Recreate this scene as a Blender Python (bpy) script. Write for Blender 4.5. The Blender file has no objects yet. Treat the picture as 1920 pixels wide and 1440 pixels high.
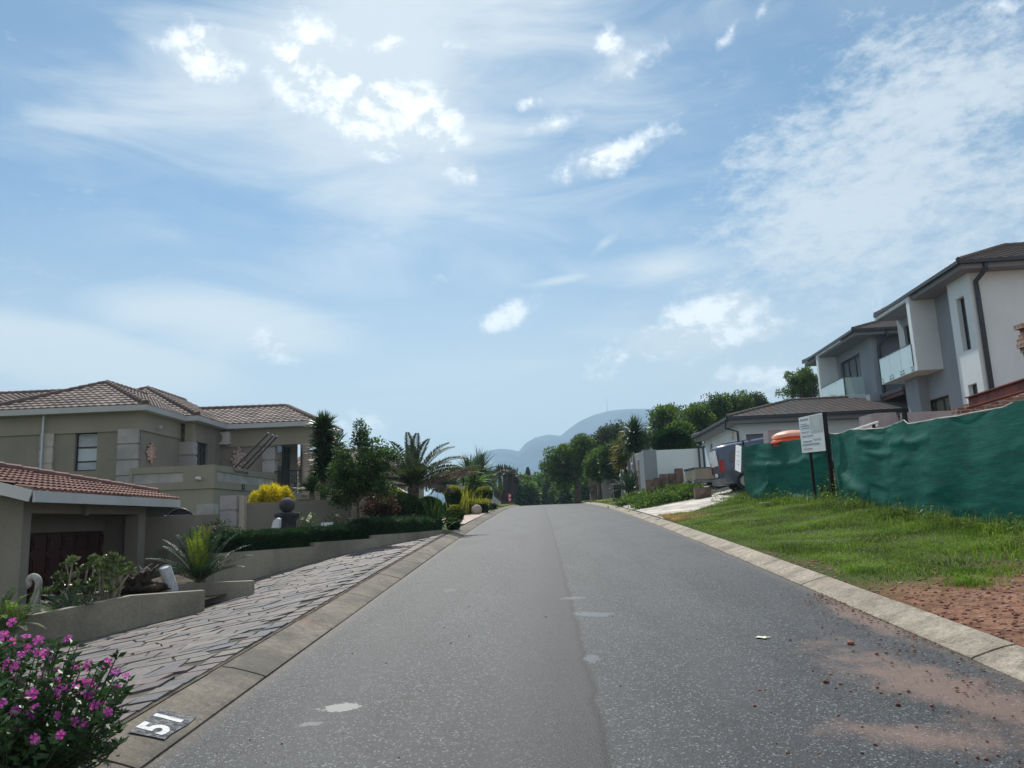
import bpy, math, random
import numpy as np
from mathutils import Vector, Matrix
D = bpy.data
S = bpy.context.scene
COL = S.collection
R = math.radians
# ------------------------------------------------------------------ camera
PITCH, ROLL, FPX, EYE = 9.66, -2.46, 1442.0, 1.6
cam = D.objects.new("camera", D.cameras.new("camera")); COL.objects.link(cam)
cam.data.sensor_width = 36.0; cam.data.lens = 36.0 * FPX / 1920.0
cam.data.clip_start = 0.1; cam.data.clip_end = 20000
cam.matrix_world = Matrix.Translation((0, 0, EYE)) @ Matrix.Rotation(R(90 + PITCH), 4, 'X') @ Matrix.Rotation(R(ROLL), 4, 'Z')
S.camera = cam
CM = np.array(cam.matrix_world.to_3x3())
def ray(px, py): return CM @ np.array([(px - 960) / FPX, -(py - 720) / FPX, -1.0])
def at(px, py, Y):
    """the place at distance Y ahead that shows at a point of the photograph"""
    d = ray(px, py); p = np.array([0, 0, EYE]) + d * Y / d[1]
    return float(p[0]), float(p[1]), float(p[2])
def atx(px, py, X):
    d = ray(px, py); p = np.array([0, 0, EYE]) + d * X / d[0]
    return float(p[0]), float(p[1]), float(p[2])
# ------------------------------------------------------------------ render, light
S.view_settings.view_transform = 'Standard'; S.view_settings.look = 'None'
S.view_settings.exposure = 0.32; S.view_settings.gamma = 1.0
S.cycles.use_denoising = True
S.cycles.max_bounces = 8; S.cycles.transparent_max_bounces = 12
S.cycles.volume_bounces = 0
S.cycles.sample_clamp_indirect = 6
SUN_EL, SUN_AZ = 50.0, -10.0          # azimuth from straight ahead, minus is left
sd = Vector((math.sin(R(SUN_AZ)) * math.cos(R(SUN_EL)), math.cos(R(SUN_AZ)) * math.cos(R(SUN_EL)), math.sin(R(SUN_EL))))
sun = D.objects.new("sun", D.lights.new("sun", 'SUN')); COL.objects.link(sun)
sun.data.energy = 4.6; sun.data.angle = R(0.6); sun.data.color = (1.0, 0.95, 0.87)
sun.rotation_euler = sd.to_track_quat('Z', 'Y').to_euler()
W = D.worlds.new("World"); S.world = W; W.use_nodes = True
nt = W.node_tree; nt.nodes.clear()
class NT:
    def __init__(s, t): s.t = t
    def n(s, typ, **kw):
        nd = s.t.nodes.new(typ)
        for k, v in kw.items():
            if k.startswith('i_'):
                key = k[2:]; key = int(key) if key.isdigit() else key.replace('_', ' ')
                nd.inputs[key].default_value = v
            else: setattr(nd, k, v)
        return nd
    def l(s, a, b): s.t.links.new(a, b)
    def math(s, op, a, b=None, c=None, clamp=False):
        nd = s.t.nodes.new('ShaderNodeMath'); nd.operation = op; nd.use_clamp = clamp
        for i, v in enumerate((a, b, c)):
            if v is None: continue
            if isinstance(v, (int, float)): nd.inputs[i].default_value = v
            else: s.l(v, nd.inputs[i])
        return nd.outputs[0]
    def mix(s, f, a, b, mode='MIX'):
        nd = s.t.nodes.new('ShaderNodeMix'); nd.data_type = 'RGBA'; nd.blend_type = mode
        for i, v in ((0, f), (6, a), (7, b)):
            if isinstance(v, (int, float)): nd.inputs[i].default_value = v
            elif isinstance(v, tuple): nd.inputs[i].default_value = tuple(v) + (1,) * (4 - len(v))
            else: s.l(v, nd.inputs[i])
        return nd.outputs[2]
    def ss(s, v, lo, hi, a=0.0, b=1.0):
        nd = s.t.nodes.new('ShaderNodeMapRange'); nd.interpolation_type = 'SMOOTHSTEP'
        s.l(v, nd.inputs[0])
        for i, x in enumerate((lo, hi, a, b)): nd.inputs[i + 1].default_value = x
        return nd.outputs[0]
    def noise(s, vec, scale, detail=2, rough=.5, dist=0, dims='3D'):
        nd = s.n('ShaderNodeTexNoise', noise_dimensions=dims)
        nd.inputs['Scale'].default_value = scale; nd.inputs['Detail'].default_value = detail
        nd.inputs['Roughness'].default_value = rough; nd.inputs['Distortion'].default_value = dist
        if vec is not None: s.l(vec, nd.inputs['Vector'])
        return nd.outputs['Fac']
    def mapv(s, vec, loc=(0, 0, 0), rot=(0, 0, 0), scale=(1, 1, 1), kind='POINT'):
        nd = s.n('ShaderNodeMapping', vector_type=kind); s.l(vec, nd.inputs[0])
        nd.inputs[1].default_value = loc; nd.inputs[2].default_value = rot; nd.inputs[3].default_value = scale
        return nd.outputs[0]
    def blob(s, vec, x, y, rx, ry, rot=0):
        m = s.mapv(vec, (x, y, 0), (0, 0, rot), (rx, ry, 1), 'TEXTURE')
        g = s.n('ShaderNodeTexGradient', gradient_type='SPHERICAL'); s.l(m, g.inputs[0])
        return g.outputs['Fac']
T = NT(nt)
sky = T.n('ShaderNodeTexSky', sky_type='NISHITA', sun_disc=False, sun_elevation=R(SUN_EL), sun_rotation=R(SUN_AZ),
          altitude=1300, air_density=1.0, dust_density=0.6, ozone_density=1.6)
tc = T.n('ShaderNodeTexCoord')
sx = T.n('ShaderNodeSeparateXYZ'); T.l(tc.outputs['Generated'], sx.inputs[0])
az = T.math('ARCTAN2', sx.outputs[0], sx.outputs[1])
el = T.math('ARCSINE', sx.outputs[2])
cv = T.n('ShaderNodeCombineXYZ'); T.l(az, cv.inputs[0]); T.l(el, cv.inputs[1])
AE = cv.outputs[0]
def dirae(px, py):
    d = ray(px, py); d /= np.linalg.norm(d)
    return math.atan2(d[0], d[1]), math.asin(d[2])
def sumblobs(lst, grow=1.0):
    out = None
    for (px, py, rx, ry, rot, st) in lst:
        a, e = dirae(px, py)
        b = T.blob(AE, a, e, rx * grow / FPX, ry * grow / FPX, R(rot + 2.4))
        b = T.math('MULTIPLY', b, st)
        out = b if out is None else T.math('MAXIMUM', out, b)
    return out
PUFF = [(392, 102, 95, 48, -8, 1.5), (575, 58, 85, 50, -20, .95), (585, 150, 115, 66, -15, 1.65), (735, 215, 150, 74, -10, 2.1), (730, 80, 50, 22, 10, .85),
        (860, 84, 38, 18, 5, .8), (995, 192, 48, 20, 0, .8), (1040, 232, 90, 28, 15, .9), (1140, 80, 48, 36, -40, .95), (1170, 125, 120, 36, 12, .9),
        (880, 328, 70, 34, 5, .95), (1150, 295, 150, 42, 10, 1.05), (950, 588, 88, 34, 22, 1.2), (1345, 592, 125, 52, 5, 1.5), (1290, 640, 210, 50, 5, 1.35),
        (1415, 722, 120, 46, 5, 1.5), (520, 652, 70, 36, -25, 1.2), (650, 800, 90, 34, 0, 1.4), (745, 830, 70, 26, 0, 1.3), (1430, 15, 40, 22, 45, .7), (1600, 590, 120, 40, 5, .6), (1370, 60, 50, 20, 40, .6), (1890, 10, 70, 30, 10, .7)]
WISP = [(420, 190, 520, 170, 5, .75), (250, 230, 420, 90, 8, .6), (640, 330, 620, 110, 10, .55), (130, 665, 360, 75, -12, 1.7), (450, 610, 330, 85, -8, 1.2), (880, 520, 700, 260, 0, .3),
        (1250, 500, 330, 55, -6, .8), (1050, 525, 130, 16, 4, .8), (1130, 460, 70, 22, 30, .7), (780, 160, 820, 560, 0, .9), (700, 120, 460, 330, 0, 1.3), (980, 700, 900, 140, 0, .4), (1080, 30, 30, 60, 8, .5)]
MACK = [(1650, 330, 520, 260, 28, 1.3), (1800, 190, 340, 130, 25, .9), (1480, 450, 330, 90, 20, .95), (1850, 420, 300, 200, 10, .8), (1560, 500, 300, 70, 5, .7)]
n1 = T.noise(T.mapv(AE, scale=(1, 1.5, 1)), 13, 8, .62, .3)
n1b = T.noise(AE, 55, 4, .6)
pf = T.math('ADD', sumblobs(PUFF, 1.3), T.math('MULTIPLY', T.math('SUBTRACT', n1, .5), 1.5))
pf = T.math('ADD', pf, T.math('MULTIPLY', T.math('SUBTRACT', n1b, .5), .55))
pf = T.math('ADD', pf, T.math('MULTIPLY', T.math('SUBTRACT', T.noise(AE, 26, 6, .7, .3), .5), .8))
puff = T.ss(T.math('MULTIPLY', pf, 1.12), .36, 1.12)
n1s = T.noise(T.mapv(T.mapv(AE, loc=(0, .020, 0)), scale=(1, 1.5, 1)), 13, 8, .62, .3)
n2 = T.noise(T.mapv(AE, rot=(0, 0, R(-12)), scale=(2.2, 9, 1)), 1.6, 8, .6, .8)
wisp = T.math('MULTIPLY', T.ss(T.math('ADD', sumblobs(WISP), T.math('MULTIPLY', T.math('SUBTRACT', n2, .5), 1.3)),   .08, .95), .85)
n3 = T.noise(T.mapv(AE, rot=(0, 0, R(-25)), scale=(1.3, 2.6, 1)), 24, 7, .70, .15)
n3b = T.noise(T.mapv(AE, rot=(0, 0, R(-30)), scale=(1, 2.4, 1)), 4.5, 4, .5)
mk = T.math('ADD', T.math('MULTIPLY', T.math('SUBTRACT', n3, .5), 2.0), T.math('MULTIPLY', T.math('SUBTRACT', n3b, .5), 1.6))
mack = T.math('MULTIPLY', T.ss(T.math('ADD', sumblobs(MACK), mk), .10, 1.15), .80)
# the rest of the dome, outside the photograph, gets the same thin cloud, with unseen cloud added behind the camera to brighten the shaded faces
vn = T.noise(T.mapv(AE, scale=(1, 2.5, 1)), 2.2, 6, .6, .6)
veil = T.ss(vn, .40, .80, 0, .35)
back = T.math('MULTIPLY', T.ss(T.math('ABSOLUTE', az), .9, 1.9), T.ss(vn, .25, .6, .45, .95))
cl = T.math('MAXIMUM', T.math('MAXIMUM', wisp, mack), T.math('MULTIPLY', veil, .6))
hz = T.ss(el, .0, .42, .86, .0)
cool = T.mix(1.0, sky.outputs[0], (0.58, .785, .82), 'MULTIPLY')
c0 = T.mix(hz, cool, (6.9, 6.7, 6.15))
c1 = T.mix(T.math('MULTIPLY', back, T.ss(el, -.02, .08)), T.mix(cl, c0, (6.7, 7.1, 7.3)), (5.4, 5.7, 6.1))
shade = T.ss(T.math('SUBTRACT', n1, n1s), -.07, .09, 0, 1)
puffcol = T.mix(shade, (6.0, 6.5, 6.9), (9.7, 9.8, 9.8))
c2 = T.mix(T.math('MULTIPLY', puff, .92), c1, puffcol)
bg = T.n('ShaderNodeBackground'); T.l(c2, bg.inputs[0]); bg.inputs[1].default_value = .1
ow = T.n('ShaderNodeOutputWorld'); T.l(bg.outputs[0], ow.inputs[0])
W.cycles.sampling_method = 'MANUAL'; W.cycles.sample_map_resolution = 512
# ------------------------------------------------------------------ materials
MATS = {}
def mat(name, col, rough=.8, var=.12, vs=2.0, col2=None, bump=0, bs=60, spec=.3, metal=0, transl=0, rand=0, fine=0, fs=80, stain=0, alpha=None):
    if name in MATS: return MATS[name]
    m = D.materials.new(name); m.use_nodes = True; t = NT(m.node_tree)
    p = m.node_tree.nodes['Principled BSDF']; out = m.node_tree.nodes['Material Output']
    geo = t.n('ShaderNodeNewGeometry'); pos = geo.outputs['Position']
    f = t.noise(pos, vs, 5, .6)
    lo = tuple(c * (1 - var) for c in col); hi = tuple(min(1, c * (1 + var)) for c in (col2 or col))
    c = t.mix(t.ss(f, .3, .7), lo, hi)
    if rand:
        hs = t.n('ShaderNodeHueSaturation'); t.l(c, hs.inputs['Color'])
        mr = t.n('ShaderNodeMapRange'); t.l(geo.outputs['Random Per Island'], mr.inputs[0]); mr.inputs[3].default_value = 1 - rand; mr.inputs[4].default_value = 1 + rand
        t.l(mr.outputs[0], hs.inputs['Value'])
        h2 = t.math('MULTIPLY_ADD', t.math('FRACT', t.math('MULTIPLY', geo.outputs['Random Per Island'], 17.3)), rand * .08, .5 - rand * .04)
        t.l(h2, hs.inputs['Hue']); c = hs.outputs[0]
    if fine:
        g = t.noise(pos, fs, 3, .7)
        c = t.mix(1.0, c, t.mix(t.ss(g, .3, .7), (1 - fine,) * 3, (1 + fine,) * 3), 'MULTIPLY')
    if stain:
        sp = t.mapv(pos, scale=(1.0, 1.0, .18))
        g = t.noise(sp, 2.6, 6, .65)
        c = t.mix(t.ss(g, .5, .78, 0, stain), c, tuple(x * .45 for x in col))
    t.l(c, p.inputs['Base Color'])
    p.inputs['Roughness'].default_value = rough; p.inputs['Metallic'].default_value = metal
    p.inputs['Specular IOR Level'].default_value = spec
    if bump:
        b = t.n('ShaderNodeBump'); b.inputs['Strength'].default_value = min(1, bump); b.inputs['Distance'].default_value = .02
        t.l(t.noise(pos, bs, 5, .65), b.inputs['Height']); t.l(b.outputs[0], p.inputs['Normal'])
    if transl:
        tr = t.n('ShaderNodeBsdfTranslucent'); ms = t.n('ShaderNodeMixShader'); ms.inputs[0].default_value = transl
        t.l(t.mix(1.0, c, (1.0, 1.0, .62), 'MULTIPLY'), tr.inputs[0])
        t.l(p.outputs[0], ms.inputs[1]); t.l(tr.outputs[0], ms.inputs[2]); t.l(ms.outputs[0], out.inputs[0])
    MATS[name] = m
    return m
def leafm(name, col, col2=None, transl=.35, rough=.55, rand=.4, spec=.28, vs=1.6):
    return mat(name, col, rough, .25, vs, col2, transl=transl, rand=rand, spec=spec)
# ------------------------------------------------------------------ mesh building
def wmat(o):
    m = Matrix.Identity(4)
    while o is not None:
        m = Matrix.LocRotScale(o.location, o.rotation_euler, o.scale) @ m; o = o.parent
    return m
def tag(o, label=None, cat=None, group=None, kind=None):
    if label: o['label'] = label
    if cat: o['category'] = cat
    if group: o['group'] = group
    if kind: o['kind'] = kind
    return o
def thing(name, label, cat, loc, rz=0, group=None):
    o = D.objects.new(name, None); COL.objects.link(o); o.location = tuple(loc)[:3]; o.rotation_euler = (0, 0, rz)
    o.empty_display_size = .1
    return tag(o, label, cat, group)
class MB:
    def __init__(s): s.v = []; s.f = []; s.n = 0; s.uv = None
    def add(s, verts, faces):
        verts = np.asarray(verts, float).reshape(-1, 3)
        if isinstance(faces, np.ndarray): s.f.append(faces + s.n)
        else:
            by = {}
            for f in faces: by.setdefault(len(f), []).append(f)
            for k, l in by.items(): s.f.append(np.array(l, int) + s.n)
        s.v.append(verts); s.n += len(verts); return s
    def quad(s, a, b, c, d): return s.add([a, b, c, d], [(0, 1, 2, 3)])
    def poly(s, pts): return s.add(pts, [tuple(range(len(pts)))])
    def hexa(s, b, t):  # four bottom points, four top points, both anticlockwise
        return s.add(list(b) + list(t), [(3, 2, 1, 0), (4, 5, 6, 7), (0, 1, 5, 4), (1, 2, 6, 5), (2, 3, 7, 6), (3, 0, 4, 7)])
    def box(s, x0, y0, z0, x1, y1, z1):
        x0, x1 = sorted((x0, x1)); y0, y1 = sorted((y0, y1)); z0, z1 = sorted((z0, z1))
        return s.hexa([(x0, y0, z0), (x1, y0, z0), (x1, y1, z0), (x0, y1, z0)], [(x0, y0, z1), (x1, y0, z1), (x1, y1, z1), (x0, y1, z1)])
    def prism(s, pts, z0, z1):
        n = len(pts); g = lambda z, i: z[i] if isinstance(z, (list, tuple)) else z
        v = [(p[0], p[1], g(z0, i)) for i, p in enumerate(pts)] + [(p[0], p[1], g(z1, i)) for i, p in enumerate(pts)]
        return s.add(v, [tuple(range(n - 1, -1, -1)), tuple(range(n, 2 * n))] + [(i, (i + 1) % n, n + (i + 1) % n, n + i) for i in range(n)])
    def extr(s, pts, d):  # planar polygon in space pushed by vector d
        n = len(pts); pts = [np.array(p, float) for p in pts]; d = np.array(d, float)
        return s.add(pts + [p + d for p in pts], [tuple(range(n - 1, -1, -1)), tuple(range(n, 2 * n))] + [(i, (i + 1) % n, n + (i + 1) % n, n + i) for i in range(n)])
    def bar(s, a, b, w, h=None, up=(0, 0, 1)):
        a = Vector(a); b = Vector(b); h = h or w; d = (b - a).normalized(); u = Vector(up)
        if abs(d.dot(u)) > .99: u = Vector((0, 1, 0))
        x = d.cross(u).normalized() * w / 2; y = x.cross(d).normalized() * h / 2
        r = lambda p: [tuple(p - x - y), tuple(p + x - y), tuple(p + x + y), tuple(p - x + y)]
        return s.hexa(r(a), r(b))
    def tube(s, path, rad, seg=8, cap=True):
        P = [Vector(p) for p in path]; n = len(P); rad = rad if isinstance(rad, (list, tuple)) else [rad] * n
        V = []; F = []; pu = None
        for i, p in enumerate(P):
            d = (P[min(i + 1, n - 1)] - P[max(i - 1, 0)]).normalized()
            if pu is None: pu = Vector((1, 0, 0)) if abs(d.x) < .9 else Vector((0, 1, 0))
            u = (pu - d * pu.dot(d)).normalized(); w = d.cross(u); pu = u
            for k in range(seg):
                a = 2 * math.pi * k / seg; V.append(tuple(p + (u * math.cos(a) + w * math.sin(a)) * rad[i]))
        for i in range(n - 1):
            for k in range(seg): F.append((i * seg + k, i * seg + (k + 1) % seg, (i + 1) * seg + (k + 1) % seg, (i + 1) * seg + k))
        if cap: F.append(tuple(range(seg - 1, -1, -1))); F.append(tuple((n - 1) * seg + k for k in range(seg)))
        return s.add(V, F)
    def lathe(s, c, prof, seg=24, sx=1, sy=1):
        V = []; F = []; n = len(prof)
        for r, z in prof:
            for k in range(seg):
                a = 2 * math.pi * k / seg; V.append((c[0] + r * sx * math.cos(a), c[1] + r * sy * math.sin(a), c[2] + z))
        for i in range(n - 1):
            for k in range(seg): F.append((i * seg + k, i * seg + (k + 1) % seg, (i + 1) * seg + (k + 1) % seg, (i + 1) * seg + k))
        F.append(tuple(range(seg - 1, -1, -1))); F.append(tuple((n - 1) * seg + k for k in range(seg)))
        return s.add(V, F)
    def ball(s, c, rx, ry=None, rz=None, seg=20, rings=12):
        ry = ry or rx; rz = rz or rx
        prof = [(math.sin(math.pi * (i + .02) / (rings + .04)), -math.cos(math.pi * (i + .02) / (rings + .04))) for i in range(rings + 1)]
        V = []; F = []
        for r, z in prof:
            for k in range(seg):
                a = 2 * math.pi * k / seg; V.append((c[0] + rx * r * math.cos(a), c[1] + ry * r * math.sin(a), c[2] + rz * z))
        for i in range(rings):
            for k in range(seg): F.append((i * seg + k, i * seg + (k + 1) % seg, (i + 1) * seg + (k + 1) % seg, (i + 1) * seg + k))
        F.append(tuple(range(seg - 1, -1, -1))); F.append(tuple(rings * seg + k for k in range(seg)))
        return s.add(V, F)
    def grid(s, P):  # P: array (m, n, 3)
        P = np.asarray(P, float); m, n = P.shape[:2]
        i = np.arange(m * n).reshape(m, n)
        F = np.stack([i[:-1, :-1], i[:-1, 1:], i[1:, 1:], i[1:, :-1]], -1).reshape(-1, 4)
        return s.add(P.reshape(-1, 3), F)
    def build(s, name, m, parent=None, local=False, smooth=False, label=None, **kw):
        V = np.concatenate(s.v); me = D.meshes.new(name)
        if parent is not None and not local:
            w = np.array(wmat(parent).inverted()); V = V @ w[:3, :3].T + w[:3, 3]
        lo = np.concatenate([f.ravel() for f in s.f]); lt = np.concatenate([np.full(len(f), f.shape[1]) for f in s.f])
        me.vertices.add(len(V)); me.vertices.foreach_set('co', V.astype(np.float32).ravel())
        me.loops.add(len(lo)); me.loops.foreach_set('vertex_index', lo.astype(np.int32))
        me.polygons.add(len(lt)); me.polygons.foreach_set('loop_start', (np.cumsum(lt) - lt).astype(np.int32))
        me.polygons.foreach_set('loop_total', lt.astype(np.int32))
        if s.uv is not None:
            uv = me.uv_layers.new(name='UVMap'); uv.data.foreach_set('uv', np.asarray(s.uv, np.float32)[lo].ravel())
        me.update(calc_edges=True)
        me.polygons.foreach_set('use_smooth', np.full(len(lt), bool(smooth)))
        me.materials.append(m)
        o = D.objects.new(name, me); COL.objects.link(o)
        if parent is not None: o.parent = parent
        if label: o['label'] = label
        return tag(o, None, **kw) if kw else o
def top(name, mb, m, label, cat, group=None, smooth=False, kind=None):
    """one-mesh thing with its origin at the foot of the mesh"""
    V = np.concatenate(mb.v); c = V.mean(0); z = V[:, 2].min()
    o = mb.build(name, m, smooth=smooth); 
    off = Vector((float(c[0]), float(c[1]), float(z))); o.data.transform(Matrix.Translation(-off)); o.location = off
    return tag(o, label, cat, group, kind)
def copy_tree(o, parent=None):
    c = o.copy(); COL.objects.link(c); c.parent = parent
    for ch in [x for x in D.objects if x.parent == o]: copy_tree(ch, c)
    return c
def text_mesh(name, s, size, m, parent, M4, extr=.002, shear=0, label=None, bold=0):
    cu = D.curves.new(name, 'FONT'); cu.body = s; cu.size = size; cu.extrude = extr; cu.shear = shear; cu.offset = bold; cu.align_x = 'CENTER'; cu.align_y = 'CENTER'
    to = D.objects.new(name + '_c', cu); COL.objects.link(to); bpy.context.view_layer.update()
    me = D.meshes.new_from_object(to.evaluated_get(bpy.context.evaluated_depsgraph_get())); D.objects.remove(to)
    me.transform(wmat(parent).inverted() @ M4 if parent else M4); me.materials.clear(); me.materials.append(m)
    o = D.objects.new(name, me); COL.objects.link(o); o.parent = parent
    if label: o['label'] = label
    return o
rng = np.random.default_rng(7)
# ------------------------------------------------------------------ lie of the land
HW, KW = 2.82, 0.37
def zr(y):
    y = np.asarray(y, float); yc = np.clip(y, -40, 112)
    z = .0558 * yc - .000627 * yc * yc / 2
    return z - .0144 * np.clip(y - 112, 0, 700)
def xc(y):
    y = np.asarray(y, float); yc = np.clip(y, -40, 260)
    return .423 + .0384 * yc - .000118 * yc * yc / 2
def sm(v, a, b): v = np.clip((v - a) / (b - a), 0, 1); return v * v * (3 - 2 * v)
def zground(x, y):
    x = np.asarray(x, float); y = np.asarray(y, float)
    u = x - xc(y); d = np.abs(u) - HW - KW; z0 = zr(y)
    g = .14 * (1 - sm(y, 13, 20)) + .01
    dl = np.minimum(d, 30)
    zl = z0 + .1 - g * np.minimum(dl, 8) - sm(d, 4.2, 9) * np.clip(z0 + .1, 0, 3) * sm(y, 8, 14) * (1 - sm(y, 48, 60)) * .9
    zl = np.maximum(zl, -.45 + 0 * z0)
    gr = .048 + .042 * sm(y, 14, 21) + .055 * sm(y, 26, 30) + .12 * sm(y, 31, 36) - .20 * sm(y, 44, 62)
    zrt = z0 + .1 + gr * np.minimum(d, 5.5) + .22 * np.clip(np.minimum(d, 13) - 5.5, 0, 20) * (1 - sm(y, 34, 60))
    z = np.where(u < 0, zl, zrt)
    far = sm(y, 200, 700)
    return np.where(d < 0, z0 - .05, z) * (1 - far) + (-7.0) * far
GZ = lambda x, y: float(zground(x, y))
def us(a, b): return list(np.arange(a, b, .5))
ul = [-3500, -1500, -600, -250, -120, -70, -45] + list(np.arange(-32, -14, 2.)) + us(-14, -3.3) + [-HW - KW - .02, -HW - KW + .01, -HW + .03]
ur = [HW - .03, HW + KW - .01, HW + KW + .02] + us(3.7, 16) + list(np.arange(16, 34, 2.)) + [45, 70, 120, 250, 600, 1500, 3500]
U = np.array(ul + [0] + ur)
Yv = np.array([-300, -100, -40, -20, -12] + list(np.arange(-8, 60, .75)) + list(np.arange(60, 130, 3.)) + [140, 160, 190, 240, 320, 450, 700, 1200, 2200, 4200])
X2 = xc(Yv)[:, None] + U[None, :]; Y2 = np.repeat(Yv[:, None], len(U), 1)
g = MB(); g.grid(np.stack([X2, Y2, zground(X2, Y2)], -1))
# soil and turf of the open ground
def groundmat():
    m = D.materials.new('ground'); m.use_nodes = True; t = NT(m.node_tree); p = m.node_tree.nodes['Principled BSDF']
    geo = t.n('ShaderNodeNewGeometry'); pos = geo.outputs['Position']
    f = t.noise(pos, .8, 6, .65); f2 = t.noise(pos, 14, 5, .7)
    soil = t.mix(t.ss(t.noise(pos, 5.5, 7, .75), .32, .68), (.12, .055, .034), (.36, .20, .135))
    soil = t.mix(t.ss(f, .45, .7, 0, .75), soil, (.33, .15, .09))
    turf = t.mix(t.ss(f2, .3, .7), (.045, .075, .014), (.10, .12, .035))
    # bare red earth beside the kerb at the near right
    m1 = t.blob(pos, 6.6, 6.6, 5.4, 5.6, R(8))
    k = t.ss(t.math('ADD', m1, t.math('MULTIPLY', t.math('SUBTRACT', f, .5), .5)), .05, .28)
    sx_ = t.n('ShaderNodeSeparateXYZ'); t.l(pos, sx_.inputs[0])
    site = t.math('MULTIPLY', t.ss(sx_.outputs[0], 8.6, 9.6), t.ss(sx_.outputs[1], 30, 34, 1, 0))
    k = t.math('MAXIMUM', k, site)
    t.l(t.mix(k, turf, soil), p.inputs['Base Color']); p.inputs['Roughness'].default_value = .95; p.inputs['Specular IOR Level'].default_value = .15
    b = t.n('ShaderNodeBump'); b.inputs['Strength'].default_value = 1; b.inputs['Distance'].default_value = .06
    t.l(t.noise(pos, 11, 7, .7), b.inputs['Height']); t.l(b.outputs[0], p.inputs['Normal'])
    return m
tag(g.build('ground', groundmat(), smooth=True), kind='structure')
# ------------------------------------------------------------------ road
ry = np.concatenate([np.arange(-12, 40, .5), np.arange(40, 140, 1.), np.arange(140, 260, 5.)])
ru = np.linspace(-HW, HW, 9)
RX = xc(ry)[:, None] + ru; RYY = np.repeat(ry[:, None], 9, 1)
rm = MB(); rm.grid(np.stack([RX, RYY, np.repeat(zr(ry)[:, None], 9, 1) + .012 * (1 - (ru / HW) ** 2)], -1))
rm.uv = np.stack([np.repeat(ru[None], len(ry), 0), RYY], -1).reshape(-1, 2)
def roadmat():
    m = D.materials.new('asphalt'); m.use_nodes = True; t = NT(m.node_tree); p = m.node_tree.nodes['Principled BSDF']
    uvn = t.n('ShaderNodeUVMap'); uvn.uv_map = 'UVMap'; uv = uvn.outputs[0]
    s = t.n('ShaderNodeSeparateXYZ'); t.l(uv, s.inputs[0]); u, v = s.outputs[0], s.outputs[1]
    big = t.noise(t.mapv(uv, scale=(1.3, .35, 1)), 1.0, 6, .6, .4); mid = t.noise(uv, 9, 5, .7)
    c = t.mix(t.ss(big, .3, .7), (.016, .0192, .0235), (.034, .038, .043))
    c = t.mix(1.0, c, t.mix(t.ss(mid, .3, .7), (.8, .8, .8), (1.18, 1.18, 1.18)), 'MULTIPLY')
    # chippings: pale and dark stones a few millimetres across
    vo = t.n('ShaderNodeTexVoronoi', feature='F1'); vo.inputs['Scale'].default_value = 90; t.l(uv, vo.inputs['Vector'])
    vc = t.n('ShaderNodeSeparateColor'); t.l(vo.outputs['Color'], vc.inputs[0])
    c = t.mix(1.0, c, t.mix(vc.outputs[1], (.45, .45, .45), (1.5, 1.5, 1.5)), 'MULTIPLY')
    c = t.mix(t.ss(vc.outputs[0], .89, .97, 0, .55), c, (.27, .29, .30))
    # the joint between the two lanes, ragged, with a darker band of binder on its left
    wob = t.math('MULTIPLY', t.math('SUBTRACT', t.noise(t.mapv(uv, scale=(0, 1, 1)), 1.4, 6, .75), .5), .22)
    uc = t.math('ADD', t.math('ADD', u, t.math('MULTIPLY', v, .007)), t.math('ADD', wob, .13))
    c = t.mix(t.ss(t.math('ABSOLUTE', uc), .010, .055, .95, 0), c, (.006, .006, .007))
    band = t.math('MULTIPLY', t.ss(uc, -.9, -.02, 0, .8), t.math('SUBTRACT', 1.0, t.ss(uc, -.02, .0)))
    c = t.mix(band, c, (.020, .020, .024))
    # tyre-worn lanes, hairline cracking
    for lane in (-2.05, -.75, .8, 2.1):
        c = t.mix(t.ss(t.math('ABSOLUTE', t.math('ADD', u, t.math('MULTIPLY_ADD', big, .5, -lane - .25))), .05, .34, .25, 0), c, (.040, .044, .049))
    ck = t.n('ShaderNodeTexVoronoi', feature='DISTANCE_TO_EDGE'); ck.inputs['Scale'].default_value = .42
    wv = t.n('ShaderNodeVectorMath', operation='ADD'); nn = t.n('ShaderNodeTexNoise'); nn.inputs['Scale'].default_value = 2.2; nn.inputs['Detail'].default_value = 6; t.l(uv, nn.inputs['Vector']); t.l(uv, wv.inputs[0]); t.l(nn.outputs['Color'], wv.inputs[1]); t.l(wv.outputs[0], ck.inputs['Vector'])
    c = t.mix(t.math('MULTIPLY', t.ss(ck.outputs['Distance'], .001, .007, .7, 0), t.ss(t.noise(uv, .35, 3, .6), .50, .60)), c, (.012, .012, .013))
    c = t.mix(t.ss(t.noise(t.mapv(uv, loc=(4, 9, 0)), 1.9, 4, .5), .66, .74, 0, .45), c, (.014, .014, .015))
    # pale scuffs, mortar patch, cracks
    def spot(c, x, y, rx, ry, rot, col, st, nz=.9, sc=9):
        b = t.blob(uv, x, y, rx, ry, R(rot))
        return t.mix(t.ss(t.math('ADD', b, t.math('MULTIPLY', t.math('SUBTRACT', t.noise(uv, sc, 5, .65), .5), nz)), .42, .52, 0, st), c, col)
    c = spot(c, -1.94, 5.72, .235, .19, 0, (.28, .28, .27), .85, 1.3, 16)
    c = spot(c, -2.05, 5.38, .15, .08, 0, (.24, .24, .23), .5, 1.4, 22)
    c = spot(c, .02, 8.85, .42, .22, -30, (.14, .17, .19), .5, 1.5, 11)
    c = spot(c, -.15, 10.0, .3, .18, 10, (.14, .165, .18), .45, 1.5, 11)
    c = spot(c, -.1, 6.8, .14, .25, 0, (.14, .17, .19), .45, 1.5, 12)
    c = spot(c, -1.85, 11.2, .2, .25, 0, (.14, .15, .16), .3, 1.1, 9)
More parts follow.
